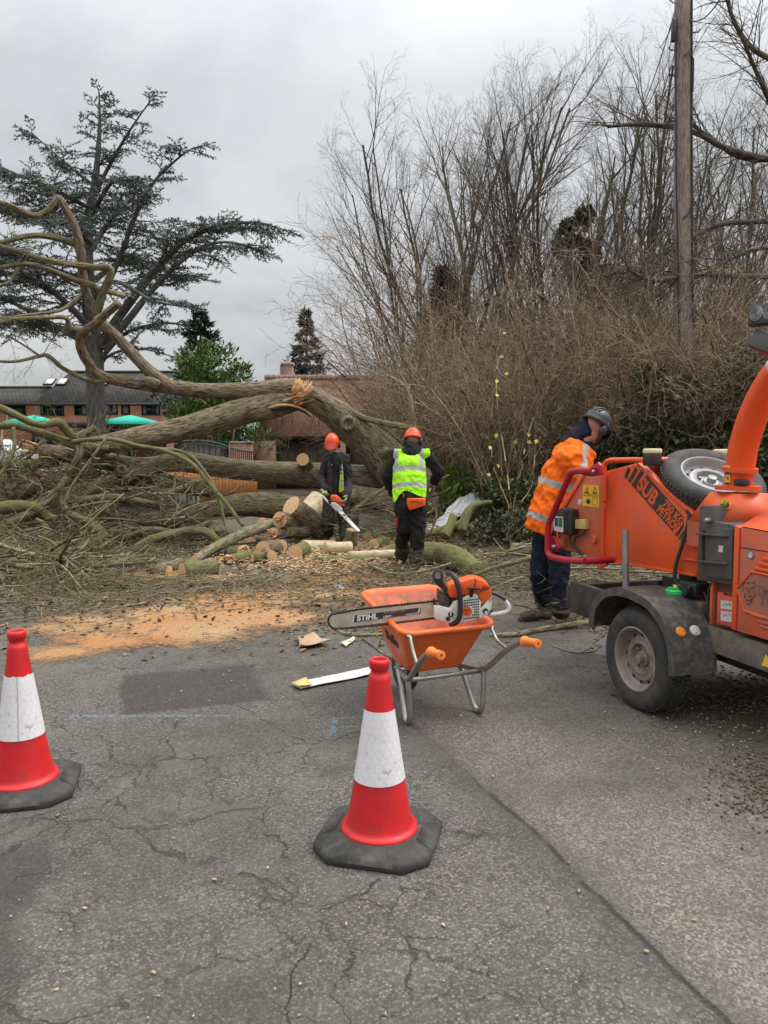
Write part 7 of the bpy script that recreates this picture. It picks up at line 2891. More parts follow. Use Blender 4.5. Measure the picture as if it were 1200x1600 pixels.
plate('decal_band', [dec(.215, 0.0), dec(.215, 0.98), dec(.86, 0.98), dec(.86, 0.0)], HW, HK, 0.002, M_letblack, hop, 0, 0.0025)
for t0, t1, v1 in ((0.03, 0.07, 0.5), (0.09, 0.13, 0.78), (0.15, 0.195, 0.95), (0.88, 0.91, 0.98), (0.93, 0.955, 0.98), (0.97, 0.99, 0.9)):
    plate('decal_bar', [dec(t0 + .03, 0.0), dec(t0 - .02, v1), dec(t1 - .02, v1), dec(t1 + .03, 0.0)], HW, HK, 0.002, M_letblack, hop, 0, 0.0025)


def textM(px0, px1, w0, k, out):
    a, b = Q(*px0, w0, k), Q(*px1, w0, k)
    n = -(FW - FA * k).normalized()
    x = (b - a).normalized()
    y = n.cross(x).normalized()
    return axes(a + n * out, x, y, n), (b - a).length


M, L = textM(dec(.235, .12), dec(.56, .12), HW, HK, 0.003)
text_part('lettering', 'SUB', 0.128, M, M_orange, hop, bold=0.004, sx=L / 0.262, shear=-0.12, align='LEFT')
M, L = textM(dec(.575, .54), dec(.85, .54), HW, HK, 0.003)
text_part('lettering', '750 KG', 0.068, M, M_orange, hop, bold=0.002, sx=0.86, shear=-0.12)
M, L = textM(dec(.575, .10), dec(.85, .10), HW, HK, 0.003)
text_part('lettering', 'PETROL', 0.068, M, M_orange, hop, bold=0.002, sx=0.80, shear=-0.12)

# warning sticker, control box, stop button
stk = plate('warning_sticker', [(911, 757.5), (936, 758.5), (936.5, 793), (910.5, 790)], WW, WK, 0.002, M_yell, win, 0, 0.0015)
mb = MB()
nW = (FW - FA * WK).normalized()


def tri(mb, pts, w0, k, out, r=0.0018):
    ps = [Q(x, y, w0, k) - (FW - FA * k).normalized() * out for x, y in pts]
    mb.tube(ps + [ps[0], ps[1]], [r] * (len(ps) + 2), 4)


tri(mb, [(918, 760.5), (922, 774.5), (912.5, 774)], WW, WK, 0.003)
tri(mb, [(930, 761), (934.5, 775.5), (924.5, 775)], WW, WK, 0.003)
for x, y in ((917.5, 770), (929.5, 771)):
    tri(mb, [(x - 2, y - 0.5), (x + 1, y - 2), (x + 2, y + 1.5)], WW, WK, 0.003, 0.003)
c = Q(919.5, 783, WW, WK) - nW * 0.003
t, u, w = frame_of(-nW)
mb.lathe([(0.017, 0), (0.017, 0.001), (0, 0.001)], axes(c, u, w, t), 14)
tri(mb, [(926, 778), (934, 779), (933.5, 789), (925.5, 788)], WW, WK, 0.003, 0.001)
mb.build('pictograms', M_letblack, stk, smooth=False)
stk = plate('small_sticker', [(903, 780), (909, 780), (908.5, 789), (902.5, 788)], WW, WK, 0.002, M_sticker, win, 0, 0.0015)
bx = plate('control_box', [(875, 797), (889, 793), (904.5, 796), (904.5, 833), (900, 836), (876, 829)], WW, WK, 0.07, M_black, win, 0.006, 0.07)
plate('box_label', [(876.5, 806), (891, 806.5), (891, 831), (876.5, 828)], WW, WK, 0.002, M_letwhite, bx, 0, 0.072)
plate('label_blue', [(878, 808), (883.2, 808), (883.2, 821), (878, 820.5)], WW, WK, 0.002, mk('label_blue', (0.03, 0.07, 0.20), None, 9, 0.5), bx, 0, 0.0735)
plate('label_green', [(884.2, 808), (889.8, 808), (889.8, 823), (884.2, 822)], WW, WK, 0.002, mk('label_green', (0.03, 0.20, 0.07), None, 9, 0.5), bx, 0, 0.0735)
sb = plate('stop_box', [(905, 811), (921, 811), (922, 826.5), (905, 825.5)], WW, WK, 0.045, mk('dirty_yellow_box', (0.55, 0.40, 0.10), (0.66, 0.50, 0.16), 12, 0.6, dirt=(0.2, 0.14, 0.06), damt=0.4), win, 0.005, 0.045)
c = Q(904, 818, WW, WK) - nW * 0.03
t, u, w = frame_of((-nW * 0.5 + FA * 0.86))
mb = MB()
mb.lathe([(0.010, -0.02), (0.010, 0.004), (0.02, 0.006), (0.022, 0.014), (0.018, 0.022), (0, 0.024)], axes(c, u, w, t), 18)
mb.build('stop_button', mk('faded_red_button', (0.55, 0.13, 0.10), (0.62, 0.2, 0.15), 9, 0.5), sb)
mb = MB()
for path in ([(890, 832), (891, 845), (893, 853), (901, 858), (906, 866)], [(914, 826), (913, 833), (900, 840), (897, 852), (904, 860), (910, 868)]):
    pts = [Q(x, y, WW - 0.03, WK) for x, y in spline(path, 4)]
    mb.tube(pts, [0.0075] * len(pts), 8)
mb.build('control_cable', M_cable, win)
c = Q(930, 843, WW, WK)
t, u, w = frame_of(-nW)
mb = MB()
mb.lathe([(0.024, 0), (0.024, 0.012), (0.018, 0.02), (0, 0.02)], axes(c, u, w, t) @ Matrix.Diagonal((0.8, 1.25, 1, 1)), 18)
mb.build('cover_cap', M_orangedirty, win)
mb = MB()
mb.prism([Q(x, y, WW - 0.03, WK) for x, y in ((872, 842), (880, 842), (880, 855), (872, 855))], FW * 0.03, 0.002)
mb.build('catch', M_orangedirty, win)
mb = MB()
for x, y in ((943.5, 762), (944, 775), (944, 790)):
    pp = [Q(x + 1, y - 4, HW - 0.03, HK), Q(x + 1, y + 5, HW - 0.03, HK)]
    mb.tube(pp, [0.009, 0.009], 8)
mb.build('hinge_pin', M_orange, hop)

# hose down the side of the throat
mb = MB()
pts = [Q(x, y, HW - 0.035, HK) for x, y in spline([(1073, 797), (1077, 805), (1074, 822), (1066, 852), (1058, 876), (1054, 900), (1060, 914), (1072, 918)], 4)]
mb.tube(pts, [0.011] * len(pts), 8)
mb.build('hydraulic_hose', M_cable, CHP)

# marker lamps on the top edge
for cx, w0 in ((1019, HW - 0.0), (1128, 0.86)):
    mb = MB()
    c = Q(cx, 717, w0, HK if w0 < .5 else 0)
    rot = Matrix((FA, FW, V((0, 0, 1)))).transposed()
    mb.box(c + V((0, 0, -0.005)), (0.075, 0.09, 0.075), rot, 0.008)
    l_ = mb.build('marker_lamp', M_black, CHP)
    mb = MB()
    mb.box(c + V((0, 0, 0.048)), (0.085, 0.085, 0.03), rot, 0.008)
    mb.build('lens', M_cream, l_)

# spare wheel lying on the sloping top sheet
sn = (FA * -0.50 + V((0, 0, 0.86)) - FW * 0.10).normalized()
pn = (pC - pB).cross(FW).normalized()
if pn.z < 0:
    pn = -pn
SPC = Q(1116, 739, 0.55)
sp_ = thing('spare_wheel', 'spare wheel with a silver steel rim lying on top of the chipper hopper', 'wheel', SPC.to_tuple())
wheel(sp_, SPC, sn, M_silver)
print('spare', SPC, (SPC - CO).dot(FA), (SPC - CO).dot(FW))
mb = MB()
_s = SPC - sn * 0.2
mb.tube([_s, _s - pn * 0.12], [0.05, 0.06], 12)
mb.build('spare_carrier', M_dgrey, CHP)

# ---- roller housing, chute, engine hood
BW = 0.20
box_ = plate('roller_housing', [(1093, 790), (1117, 790), (1117, 815), (1150, 821), (1149, 915), (1130, 912), (1088, 907)], BW, 0, 0.95, M_dgrey, CHP, 0.006)
plate('inspection_plate', [(1111, 823), (1147, 826), (1146, 906), (1108, 901)], BW, 0, 0.02, M_dgrey, box_, 0.004, 0.014)
plate('seam_strip', [(1098, 829), (1102, 829), (1101, 875), (1097, 875)], BW, 0, 0.02, M_void, box_, 0, 0.003)
for y in (832, 875):
    plate('rib', [(1094, y), (1142, y + 4), (1142, y + 7), (1094, y + 3)], BW, 0, 0.03, M_dgrey, box_, 0.003, 0.035)
plate('white_sticker', [(1126.5, 852), (1134, 853), (1133.5, 863), (1126, 862)], BW, 0, 0.002, M_sticker, box_, 0, 0.016)
mb = MB()
t, u, w = frame_of(FN)
mb.lathe([(0.016, 0), (0.016, 0.02), (0.01, 0.034), (0, 0.035)], axes(Q(1109, 813, BW), u, w, t), 14)
mb.build('latch_bolt', M_galv, box_)
# tapered chute base: frustum
mb = MB()
CWc = 0.44


def rect(px0, px1, py, wn, wf):
    a, b = Q(px0, py, CWc), Q(px1, py, CWc)
    sa, sb_ = (a - CO).dot(FA), (b - CO).dot(FA)
    return [C3(sa, wn, a.z), C3(sb_, wn, a.z), C3(sb_, wf, a.z), C3(sa, wf, a.z)]


lo = rect(1118, 1182, 812, 0.24, 0.78)
up = rect(1132, 1174, 768, 0.34, 0.56)
mb.add(lo + up, [(0, 1, 5, 4), (1, 2, 6, 5), (2, 3, 7, 6), (3, 0, 4, 7), (4, 5, 6, 7), (3, 2, 1, 0)])
cbase_ = mb.build('chute_base', M_orange, CHP, smooth=False)
mb = MB()
lo2 = [p - V((0, 0, 0.14)) for p in lo]
mb.add(lo2 + lo, [(0, 1, 5, 4), (1, 2, 6, 5), (2, 3, 7, 6), (3, 0, 4, 7)])
mb.build('base_skirt', M_orangedirty, cbase_, smooth=False)
cc0 = Q(1153, 762, CWc)
mb = MB()
mb.lathe([(0.122, -0.012), (0.122, 0.012), (0.085, 0.014), (0.085, -0.012)], Matrix.Translation(cc0), 36, close=True)
mb.build('flange', M_orange, cbase_)
plate('crush_sticker', [(1128, 780), (1143, 781), (1143, 793.5), (1136, 796), (1127.5, 793)], 0.287, 0, 0.002, M_yell, cbase_, 0, 0.012)
mb = MB()
tri(mb, [(1135.5, 782), (1138.5, 788), (1132.5, 788)], 0.287, 0, 0.014, 0.0012)
for x0, x1, y0, y1 in ((1129, 1133, 787, 792), (1139, 1142, 785, 792), (1133, 1139, 790, 793)):
    mb.prism([Q(x, y, 0.287) + FN * 0.014 for x, y in ((x0, y0), (x1, y0 + .5), (x1, y1), (x0, y1))], FN * 0.001)
mb.build('pictogram', M_letblack, cbase_, smooth=False)
chp_path = spline([(1153, 762), (1156, 735), (1162, 697), (1175, 655), (1192, 618), (1217, 580), (1255, 545), (1310, 520)], 5)
pts = [Q(x, y, CWc) for x, y in chp_path]
mb = MB()
mb.tube(pts, [0.078] * len(pts), 28)
ch = mb.build('discharge_chute', mk('chute_orange_paint', (0.78, 0.082, 0.012), (0.86, 0.105, 0.016), 2.2, 0.33, bump=0.03, dirt=(0.45, 0.10, 0.05), damt=0.25, dscale=4.5), CHP, smooth='all')
k = 25
mb = MB()
mb.tube(pts[k:k + 5], [0.0795] * 5, 28)
mb.build('white_band', M_white, ch, smooth='all')
t, u, w = frame_of(pts[1] - pts[0])
mb = MB()
mb.lathe([(0.079, 0.09), (0.096, 0.09), (0.096, 0.115), (0.079, 0.115)], axes(pts[0], u, w, t), 32, close=True)
mb.build('collar', M_orange, ch)
mb = MB()
rot = Matrix((FA, FW, V((0, 0, 1)))).transposed()
mb.box(pts[0] + FA * -0.075 - FW * 0.045 + V((0, 0, 0.035)), (0.07, 0.05, 0.035), rot, 0.005)
mb.build('clamp', M_black, ch)
for (y0, y1) in ((727, 741), (742, 757)):
    fwd = (V((0, 0, CH)) - pts[2])
    pk_ = plate('rotate_sticker', [(1134, y0), (1141, y0), (1141, y1), (1133, y1)], CWc - 0.079, 0, 0.002, M_yell, ch, 0, 0.002)
    plate('arrow', [(1135.5, y0 + 3), (1138, y0 + 3), (1139.5, y0 + 8), (1138, y0 + 8)], CWc - 0.079, 0, 0.001, M_letblack, pk_, 0, 0.004)
    plate('black_edge', [(1134, y1 - 3.5), (1140.8, y1 - 3.5), (1140.8, y1 - .6), (1133.2, y1 - .6)], CWc - 0.079, 0, 0.001, M_letblack, pk_, 0, 0.004)
# hood of the engine bay
hood = plate('engine_hood', [(1158, 824), (1300, 851), (1300, 1030), (1151, 986)], BW - 0.005, 0, 1.0, M_orangedirty, CHP, 0.004)
mb = MB()
a, b = Q(1158, 822, BW - 0.005), Q(1300, 849, BW - 0.005)
a2, b2 = Q(1185, 803, BW + 0.18), Q(1300, 812, BW + 0.18)
mb.add([a, b, b2, a2, a + FW * 1.0, b + FW * 1.0, b2 + FW * 0.6, a2 + FW * 0.6], [(0, 1, 2, 3), (3, 2, 6, 7), (7, 6, 5, 4), (0, 3, 7, 4), (1, 5, 6, 2)])
mb.build('hood_top', M_orange, hood, smooth=False)
mb = MB()
nv = (b - a).cross(a2 - a).normalized()
e1, e2 = (b - a).normalized(), ((a2 - a) - (b - a).normalized() * (a2 - a).dot((b - a).normalized())).normalized()
vc = a + e1 * 0.20 + e2 * 0.04
mb.prism([vc, vc + e1 * 0.2, vc + e1 * 0.2 + e2 * 0.12, vc + e1 * 0.0 + e2 * 0.13], -nv * 0.003 if nv.dot(FN) < 0 else nv * 0.003)
mb.build('hood_vent', M_void, hood, smooth=False)
plate('corner_post', [(1150.5, 820), (1158, 824), (1151.5, 985), (1145, 983)], BW, 0, 0.05, M_orange, hood, 0.003, 0.012)
plate('hood_seam', [(1157.2, 854.5), (1300, 877), (1300, 878.3), (1157.2, 855.8)], BW, 0, 0.004, M_void, hood, 0, 0.0065)
mb = MB()
t, u, w = frame_of(FN)
mb.lathe([(0.021, 0.0), (0.021, 0.003), (0, 0.003)], axes(Q(1175, 867, BW) + FN * 0.006, u, w, t), 24)
bd = mb.build('round_badge', mk('badge_blue_grey', (0.16, 0.17, 0.24), None, 20, 0.5), hood)
mb = MB()
mb.lathe([(0.015, 0.0), (0.015, 0.002), (0, 0.002)], axes(Q(1175, 867, BW) + FN * 0.0095, u, w, t), 20)
mb.build('badge_centre', M_sticker, bd)
hexo = [(1153.5, 919), (1177, 893), (1300, 920), (1330, 960), (1300, 1000), (1166, 954)]
hx_ = plate('badge_panel', hexo, BW, 0, 0.004, mk('worn_red_panel', (0.34, 0.12, 0.075), (0.44, 0.16, 0.10), 5, 0.7, dirt=(0.24, 0.13, 0.09), damt=0.5), hood, 0, 0.008)
mb = MB()
ps = [Q(x, y, BW) + FN * 0.009 for x, y in hexo]
for i in range(len(ps)):
    mb.tube([ps[i], ps[(i + 1) % len(ps)]], [0.007, 0.007], 6)
mb.build('panel_rim', M_orange, hx_)
M_emb = mk('worn_emblem_print', (0.17, 0.085, 0.065), (0.22, 0.11, 0.08), 9, 0.8)
mb = MB()
wolf = [(1163, 912), (1166, 909), (1170, 911), (1173, 908.5), (1178, 911), (1181, 908), (1182, 915), (1180, 922), (1182, 929), (1178, 934), (1176, 941), (1170, 944), (1168, 938), (1165, 934), (1167, 927), (1162, 922)]
ps = [Q(x, y, BW) + FN * 0.0095 for x, y in wolf]
mb.tube(ps + [ps[0]], [0.003] * (len(ps) + 1), 4)
for seg in ([(1166, 917), (1171, 919)], [(1175, 919), (1179, 917)], [(1170, 930), (1173, 933), (1176, 930)], [(1168, 936), (1173, 938), (1177, 935)], [(1172, 920), (1172, 928)]):
    q = [Q(x, y, BW) + FN * 0.0095 for x, y in seg]
    mb.tube(q, [0.0035] * len(q), 4)
mb.build('animal_emblem', M_emb, hx_)
M, L = textM((1185, 926.5), (1260, 942), BW, 0, 0.0095)
text_part('lettering', 'TIMBER', 0.062, M, M_emb, hx_, bold=0.001, sx=0.8)
M, L = textM((1188, 943), (1260, 958), BW, 0, 0.0095)
text_part('lettering', 'TW', 0.072, M, M_emb, hx_, bold=0.003, sx=0.95)
for i in range(3):
    y = 874 + 7.5 * i
    x = 1192 - 6.5 * i
    plate('louvre', [(x, y), (x + 4, y - 4), (1300, y + 22), (1300, y + 27)], BW, 0, 0.02, M_orange, hood, 0.004, 0.016)
for i in range(3):
    y = 958 + 9 * i
    x = 1175 + 7 * i
    plate('louvre', [(x, y), (x + 3, y + 4), (1300, y + 36), (1300, y + 29)], BW, 0, 0.02, M_orangedirty, hood, 0.004, 0.016)
# lower corner: recess, plate with two pictogram labels
plate('recess', [(1111, 905), (1149, 912), (1148, 984), (1109, 976)], BW + 0.05, 0, 0.6, mk('dark_red_recess', (0.16, 0.05, 0.03), (0.22, 0.075, 0.05), 6, 0.8), CHP, 0)
lp = plate('lower_plate', [(1121, 925), (1129, 926), (1129, 930), (1148, 934), (1147, 981), (1119, 974)], BW + 0.03, 0, 0.02, M_orangedirty, CHP, 0.003)
for y0, y1 in ((938, 952), (954.5, 971)):
    lb = plate('pictogram_label', [(1127, y0), (1146, y0 + 2), (1146, y1 + 1.5), (1126.5, y1 - 1.5)], BW + 0.03, 0, 0.002, M_sticker, lp, 0, 0.0025)
    mb = MB()
    t, u, w = frame_of(FN)
    for q in range(5):
        mb.tube([Q(1129 + 3 * q, y0 + 4 + 2 * (q % 2), BW + 0.03) + FN * 0.004, Q(1131 + 3 * q, y0 + 9 - 3 * (q % 2), BW + 0.03) + FN * 0.004], [0.002, 0.0025], 4)
    mb.build('pictogram', M_letgrey, lb)
plate('edge_post', [(1110, 905), (1114, 906), (1111, 976), (1108, 975)], BW + 0.02, 0, 0.04, M_orangedirty, CHP, 0.002)
plate('hazard_triangle', [(1197, 1022), (1210, 1045), (1190, 1040)], 0.214, 0, 0.002, M_yell, CHP, 0, 0.002)
# hydraulics by the mudguard
mb = MB()
c = Q(1085, 918, 0.30)
rot = Matrix((FA, FW, V((0, 0, 1)))).transposed()
mb.box(c, (0.16, 0.12, 0.075), rot, 0.012)
mb.tube([c - FA * 0.02 + FN * 0.02 + V((0, 0, -0.01)), c - FA * 0.02 + FN * 0.10 + V((0, 0, -0.012))], [0.038, 0.036], 16)
mb.tube([c + FA * 0.06 + FN * 0.07, c - FA * 0.06 + FN * 0.07], [0.022, 0.022], 10)
hy = mb.build('valve_block', M_black, CHP)
mb = MB()
mb.box(c + FA * 0.055 + FN * 0.093, (0.03, 0.004, 0.022), rot)
mb.build('yellow_tag', M_yell, hy, smooth=False)
mb = MB()
c = Q(1090, 950, 0.34)
mb.box(c, (0.24, 0.16, 0.12), rot, 0.012)
mb.build('fuel_tank', mk('dusty_tank', (0.20, 0.155, 0.095), (0.30, 0.24, 0.15), 5, 0.8), CHP)
c = Q(1055, 927, 0.20)
mb = MB()
mb.lathe([(0.056, 0), (0.056, 0.018), (0.05, 0.024), (0, 0.025)], Matrix.Translation(c), 28)
for q in range(10):
    a = q * math.pi / 5
    mb.box(c + V((math.cos(a) * 0.049, math.sin(a) * 0.049, 0.01)), (0.012, 0.012, 0.016), Matrix.Rotation(a, 3, 'Z'), 0.003)
mb.box(c + V((0, 0, 0.03)), (0.085, 0.022, 0.014), None, 0.004)
mb.build('filler_cap', M_green, CHP)
mb = MB()
mb.lathe([(0.06, -0.12), (0.06, -0.005), (0.045, 0.0), (0, 0)], Matrix.Translation(c), 20)
mb.build('filler_neck', M_chassis, CHP)
mb = MB()
for path in ([(1111, 912), (1107, 925), (1106, 945), (1109, 970)], [(1100, 925), (1104, 935), (1107, 950)]):
    pts = [Q(x, y, 0.22) for x, y in spline(path, 4)]
    mb.tube(pts, [0.006] * len(pts), 6)
mb.build('thin_hose', M_cable, CHP)
mb = MB()
lbox(mb, 0.0, 0.12, 0.40, 0.52, 0.55, 0.86)
mb.build('support_leg', M_black, CHP)

# work lamps carried on a bracket from the chute
wl = MB()
c1, c2 = Q(1196, 492, CWc), Q(1196, 535, CWc)
anchor = Q(1262, 541, CWc)
wl.tube([anchor, Q(1245, 515, CWc), Q(1225, 512, CWc), Q(1205, 513, CWc)], [0.012] * 4, 8)
bk = wl.build('lamp_bracket', M_galv, CHP)
ax = (FN * 0.85 - FA * 0.35 + V((0, 0, 0.25))).normalized()
t, u, w = frame_of(ax)
rot2 = Matrix((u, w, t)).transposed()
mb = MB()
mb.box(c1, (0.16, 0.115, 0.05), rot2, 0.008)
l1 = mb.build('work_lamp', M_black, bk)
mb = MB()
for q in range(1, 6):
    for sx in (-0.035, 0.035):
        ring = [c1 + u * (sx + math.cos(a_ / 12 * 2 * math.pi) * 0.0065 * q) + w * math.sin(a_ / 12 * 2 * math.pi) * 0.008 * q + t * 0.031 for a_ in range(13)]
        mb.tube(ring, [0.0014] * 13, 4)
mb.build('lens_rings', M_galv, l1)
mb = MB()
mb.box(c2, (0.16, 0.10, 0.05), rot2 @ Matrix.Rotation(R(-25), 3, 'Z'), 0.01)
l2 = mb.build('rear_lamp', M_dgrey, bk)
mb = MB()
mb.box(c2 + FA * 0.03 - V((0, 0, 0.035)), (0.165, 0.035, 0.055), rot2 @ Matrix.Rotation(R(-35), 3, 'Z'), 0.012)
mb.build('red_lens', M_red, l2)
# ---------------------------------------------------------------- wheelbarrow
BO = V((0.354, 4.31, 0))
BE = V((0.92, 0.39, 0)).normalized()
BF = V((-0.39, 0.92, 0)).normalized()


def W3(e, f, z):
    return BO + BE * e + BF * f + V((0, 0, z))


WB = thing('wheelbarrow', 'orange plastic wheelbarrow on a galvanised tube frame, handles towards us', 'wheelbarrow', BO.to_tuple())


def rrect(e0, e1, f0, f1, zr, zf, rad, n=8, taper=1.0):
    """rounded rectangle ring; z runs from rear (zr) to front (zf)"""
    pts = []
    for (cx, cy, a0) in ((e1 - rad, f1 - rad, 0), (e0 + rad, f1 - rad, 90), (e0 + rad, f0 + rad, 180), (e1 - rad, f0 + rad, 270)):
        for k in range(n + 1):
            a = R(a0 + 90 * k / n)
            e, f = cx + rad * math.cos(a), cy + rad * math.sin(a)
            t = (f - f0) / (f1 - f0)
            e = e * (1 + (taper - 1) * t)
            pts.append(W3(e, f, zr + (zf - zr) * t))
    return pts


def ringloft(mb, rings, cap0=True, cap1=False):
    n = len(rings[0])
    vs = [p for r in rings for p in r]
    fs = []
    for i in range(len(rings) - 1):
        for k in range(n):
            k2 = (k + 1) % n
            fs.append((i * n + k, i * n + k2, (i + 1) * n + k2, (i + 1) * n + k))
    if cap0:
        fs.append(tuple(range(n - 1, -1, -1)))
    if cap1:
        fs.append(tuple((len(rings) - 1) * n + k for k in range(n)))
    mb.add(vs, fs)


def trayring(u, o=0.0):
    """u = 0 floor .. 1 rim, o = outward offset"""
    e = 0.175 + 0.105 * u + o
    f0 = 0.085 - 0.135 * u - o
    f1 = 0.43 + 0.22 * u + o
    return rrect(-e, e, f0, f1, 0.275 + 0.265 * u, 0.275 + 0.37 * u, 0.07 + 0.02 * u, 8, 0.92)


mb = MB()
ringloft(mb, [trayring(u) for u in (0.0, 0.03, 0.15, 0.4, 0.7, 0.97)])
tray = mb.build('tray', M_barrow, WB, smooth='all')
mb = MB()
rings = [trayring(0.97), [p + V((0, 0, -0.004)) for p in trayring(0.955, 0.022)], [p + V((0, 0, 0.004)) for p in trayring(0.97, 0.034)], [p + V((0, 0, 0.018)) for p in trayring(0.98, 0.030)],
         [p + V((0, 0, 0.022)) for p in trayring(0.99, 0.014)], [p + V((0, 0, 0.014)) for p in trayring(0.99, -0.002)], trayring(0.95, -0.006)]
ringloft(mb, rings, False)
mb.build('rim', M_barrow, tray, smooth='all')
mb = MB()
ringloft(mb, [trayring(u, -0.006) for u in (0.95, 0.7, 0.4, 0.15, 0.04)] + [[p + V((0, 0, 0.006)) for p in trayring(0.02, -0.012)]], False, True)
mb.build('inside', M_barrow_in, tray, smooth='all')
# lettering on the left flank


def flank(u, f):
    """point on the left flank of the tray"""
    f0, f1 = 0.085 - 0.135 * u, 0.43 + 0.22 * u
    t = (f - f0) / (f1 - f0)
    return W3(-(0.175 + 0.105 * u) * (1 - 0.08 * t), f, 0.275 + 0.265 * u + 0.105 * u * t)


q0, q1, q2 = flank(0.42, 0.37), flank(0.42, 0.12), flank(0.72, 0.25)
X = (q1 - q0).normalized()
N = X.cross(q2 - q0).normalized()
if N.dot(BE) > 0:
    N = -N
Y = N.cross(X)
text_part('lettering', 'Belle', 0.10, axes(q0 + N * 0.003, X, Y, N), M_letblack, tray, bold=0.001, shear=0.15, sx=1.0, ext=0.002)
# frame
mb = MB()
for s in (-1, 1):
    path = [(s * 0.285, -0.46, 0.535), (s * 0.28, -0.36, 0.52), (s * 0.265, -0.22, 0.435), (s * 0.25, -0.07, 0.31), (s * 0.235, 0.02, 0.265), (s * 0.18, 0.22, 0.245), (s * 0.09, 0.44, 0.20), (s * 0.06, 0.565, 0.16)]
    pts = [W3(*q) for q in spline(path, 5)]
    mb.tube(pts, [0.0165] * len(pts), 12)
    leg = [(s * 0.245, -0.01, 0.29), (s * 0.24, -0.02, 0.18), (s * 0.235, -0.02, 0.07), (s * 0.232, 0.0, 0.022), (s * 0.228, 0.045, 0.018), (s * 0.222, 0.085, 0.07), (s * 0.21, 0.16, 0.19), (s * 0.20, 0.22, 0.26)]
    pts = [W3(*q) for q in spline(leg, 5)]
    lg_ = MB()
    lg_.tube(pts, [0.0165] * len(pts), 12)
    lg_.build('leg', M_galv, WB, smooth='all')
mb.tube([W3(-0.24, 0.02, 0.255), W3(0.24, 0.02, 0.255)], [0.014, 0.014], 10)
mb.tube([W3(-0.20, 0.22, 0.255), W3(0.20, 0.22, 0.255)], [0.012, 0.012], 10)
fr = mb.build('frame', M_galv, WB, smooth='all')
mb = MB()
br_ = [(-0.262, -0.17, 0.40), (-0.262, -0.12, 0.46), (-0.258, -0.075, 0.525), (-0.235, -0.062, 0.533), (0.235, -0.062, 0.533), (0.258, -0.075, 0.525), (0.262, -0.13, 0.47), (0.268, -0.24, 0.445)]
pts = [W3(*q) for q in spline(br_, 4)]
mb.tube(pts, [0.0105] * len(pts), 10)
mb.build('tray_brace', M_galv, WB, smooth='all')
for s in (-1, 1):
    mb = MB()
    a, b = W3(s * 0.2852, -0.47, 0.537), W3(s * 0.281, -0.37, 0.523)
    d = (a - b).normalized()
    t, u, w = frame_of(d)
    mb.lathe([(0.024, 0.0), (0.030, 0.004), (0.030, 0.012), (0.0235, 0.018), (0.0225, 0.06), (0.0235, 0.125), (0.0235, 0.13), (0.008, 0.132), (0.007, 0.12), (0.0, 0.12)], axes(b, u, w, t), 20)
    mb.build('grip', M_grip, WB)
c = W3(0, 0.565, 0.158)
t, u, w = frame_of(BE)
M = axes(c, u, w, t)
mb = MB()
mb.lathe([(0.09, -0.028), (0.12, -0.036), (0.145, -0.03), (0.155, -0.015), (0.157, 0.0), (0.155, 0.015), (0.145, 0.03), (0.12, 0.036), (0.09, 0.028)], M, 40, close=True)
wh = mb.build('wheel', M_tyre, WB)
mb = MB()
mb.lathe([(0.094, -0.027), (0.086, -0.02), (0.06, -0.012), (0.03, -0.03), (0.012, -0.05), (0.012, 0.05), (0.03, 0.03), (0.06, 0.012), (0.086, 0.02), (0.094, 0.027)], M, 32)
mb.build('rim', M_galv, wh)

# ---------------------------------------------------------------- chainsaw laid across the barrow
SD_ = 4.30
SW = thing('chainsaw', 'large orange and white chainsaw lying across the wheelbarrow, bar pointing left', 'chainsaw', P(720, 960, SD_ + .06).to_tuple())


def sp(px, name, mat, par, y0, th, bev=0.004):
    mb = MB()
    mb.prism([P(x, y, SD_ + y0) for x, y in px], V((0, th, 0)), bev)
    return mb.build(name, mat, par)


def stube(paths, name, mat, par, r, k=4, n=10):
    mb = MB()
    for path in paths:
        q = spline(path, k)
        mb.tube([P(a, b, SD_ + c) for a, b, c in q], [r] * len(q), n)
    return mb.build(name, mat, par, smooth='all')


bar = [(514.5, 970), (516, 965), (521, 961.5), (560, 954), (600, 949.5), (640, 945.3), (684, 940.8), (684, 962.5), (640, 968), (600, 973), (560, 977.5), (530, 979.8), (521, 979.5), (516, 975.5)]
gb = sp(bar, 'guide_bar', M_bar, SW, 0.035, 0.006, 0)
mb = MB()
out = [(512.5, 970), (514.5, 963.5), (520, 959.6), (560, 952), (600, 947.6), (640, 943.3), (686, 938.6)]
low_ = [(686, 964.8), (640, 970.2), (600, 975.2), (560, 979.6), (530, 982), (520, 981.6), (514.5, 977), (512.5, 970)]
loop = [P(x, y, SD_ + 0.038) for x, y in low_ + out]
mb.tube(loop, [0.0062] * len(loop), 6)
acc = 0
for a, b in zip(loop, loop[1:]):
    L = (b - a).length
    n = max(1, int(L / 0.017))
    dr = (b - a).normalized()
    nn = V((dr.z, 0, -dr.x))
    cen = P(600, 961, SD_)
    if nn.dot(a - cen) < 0 and abs(dr.x) > 0.5:
        nn = -nn
    if abs(dr.x) > 0.5:
        nn = V((0, 0, 1)) if (a.z > P(600, 961 + (600 - 600) * 0, SD_).z + (a.x - cen.x) * 0.10) else V((0, 0, -1))
    for k in range(n):
        p = a.lerp(b, (k + 0.5) / n)
        th = 0.0075 if k % 2 else 0.004
        rot = Matrix((dr, V((0, 1, 0)), dr.cross(V((0, 1, 0))))).transposed()
        mb.box(p + nn * 0.004, (0.011, 0.012 if k % 2 else 0.016, th), rot)
mb.build('chain', M_chain, gb, smooth=False)
lab = sp([(554, 961.5), (658.5, 949.2), (656.5, 958.8), (552, 972.8)], 'bar_label', M_letblack, gb, 0.0335, 0.001, 0)


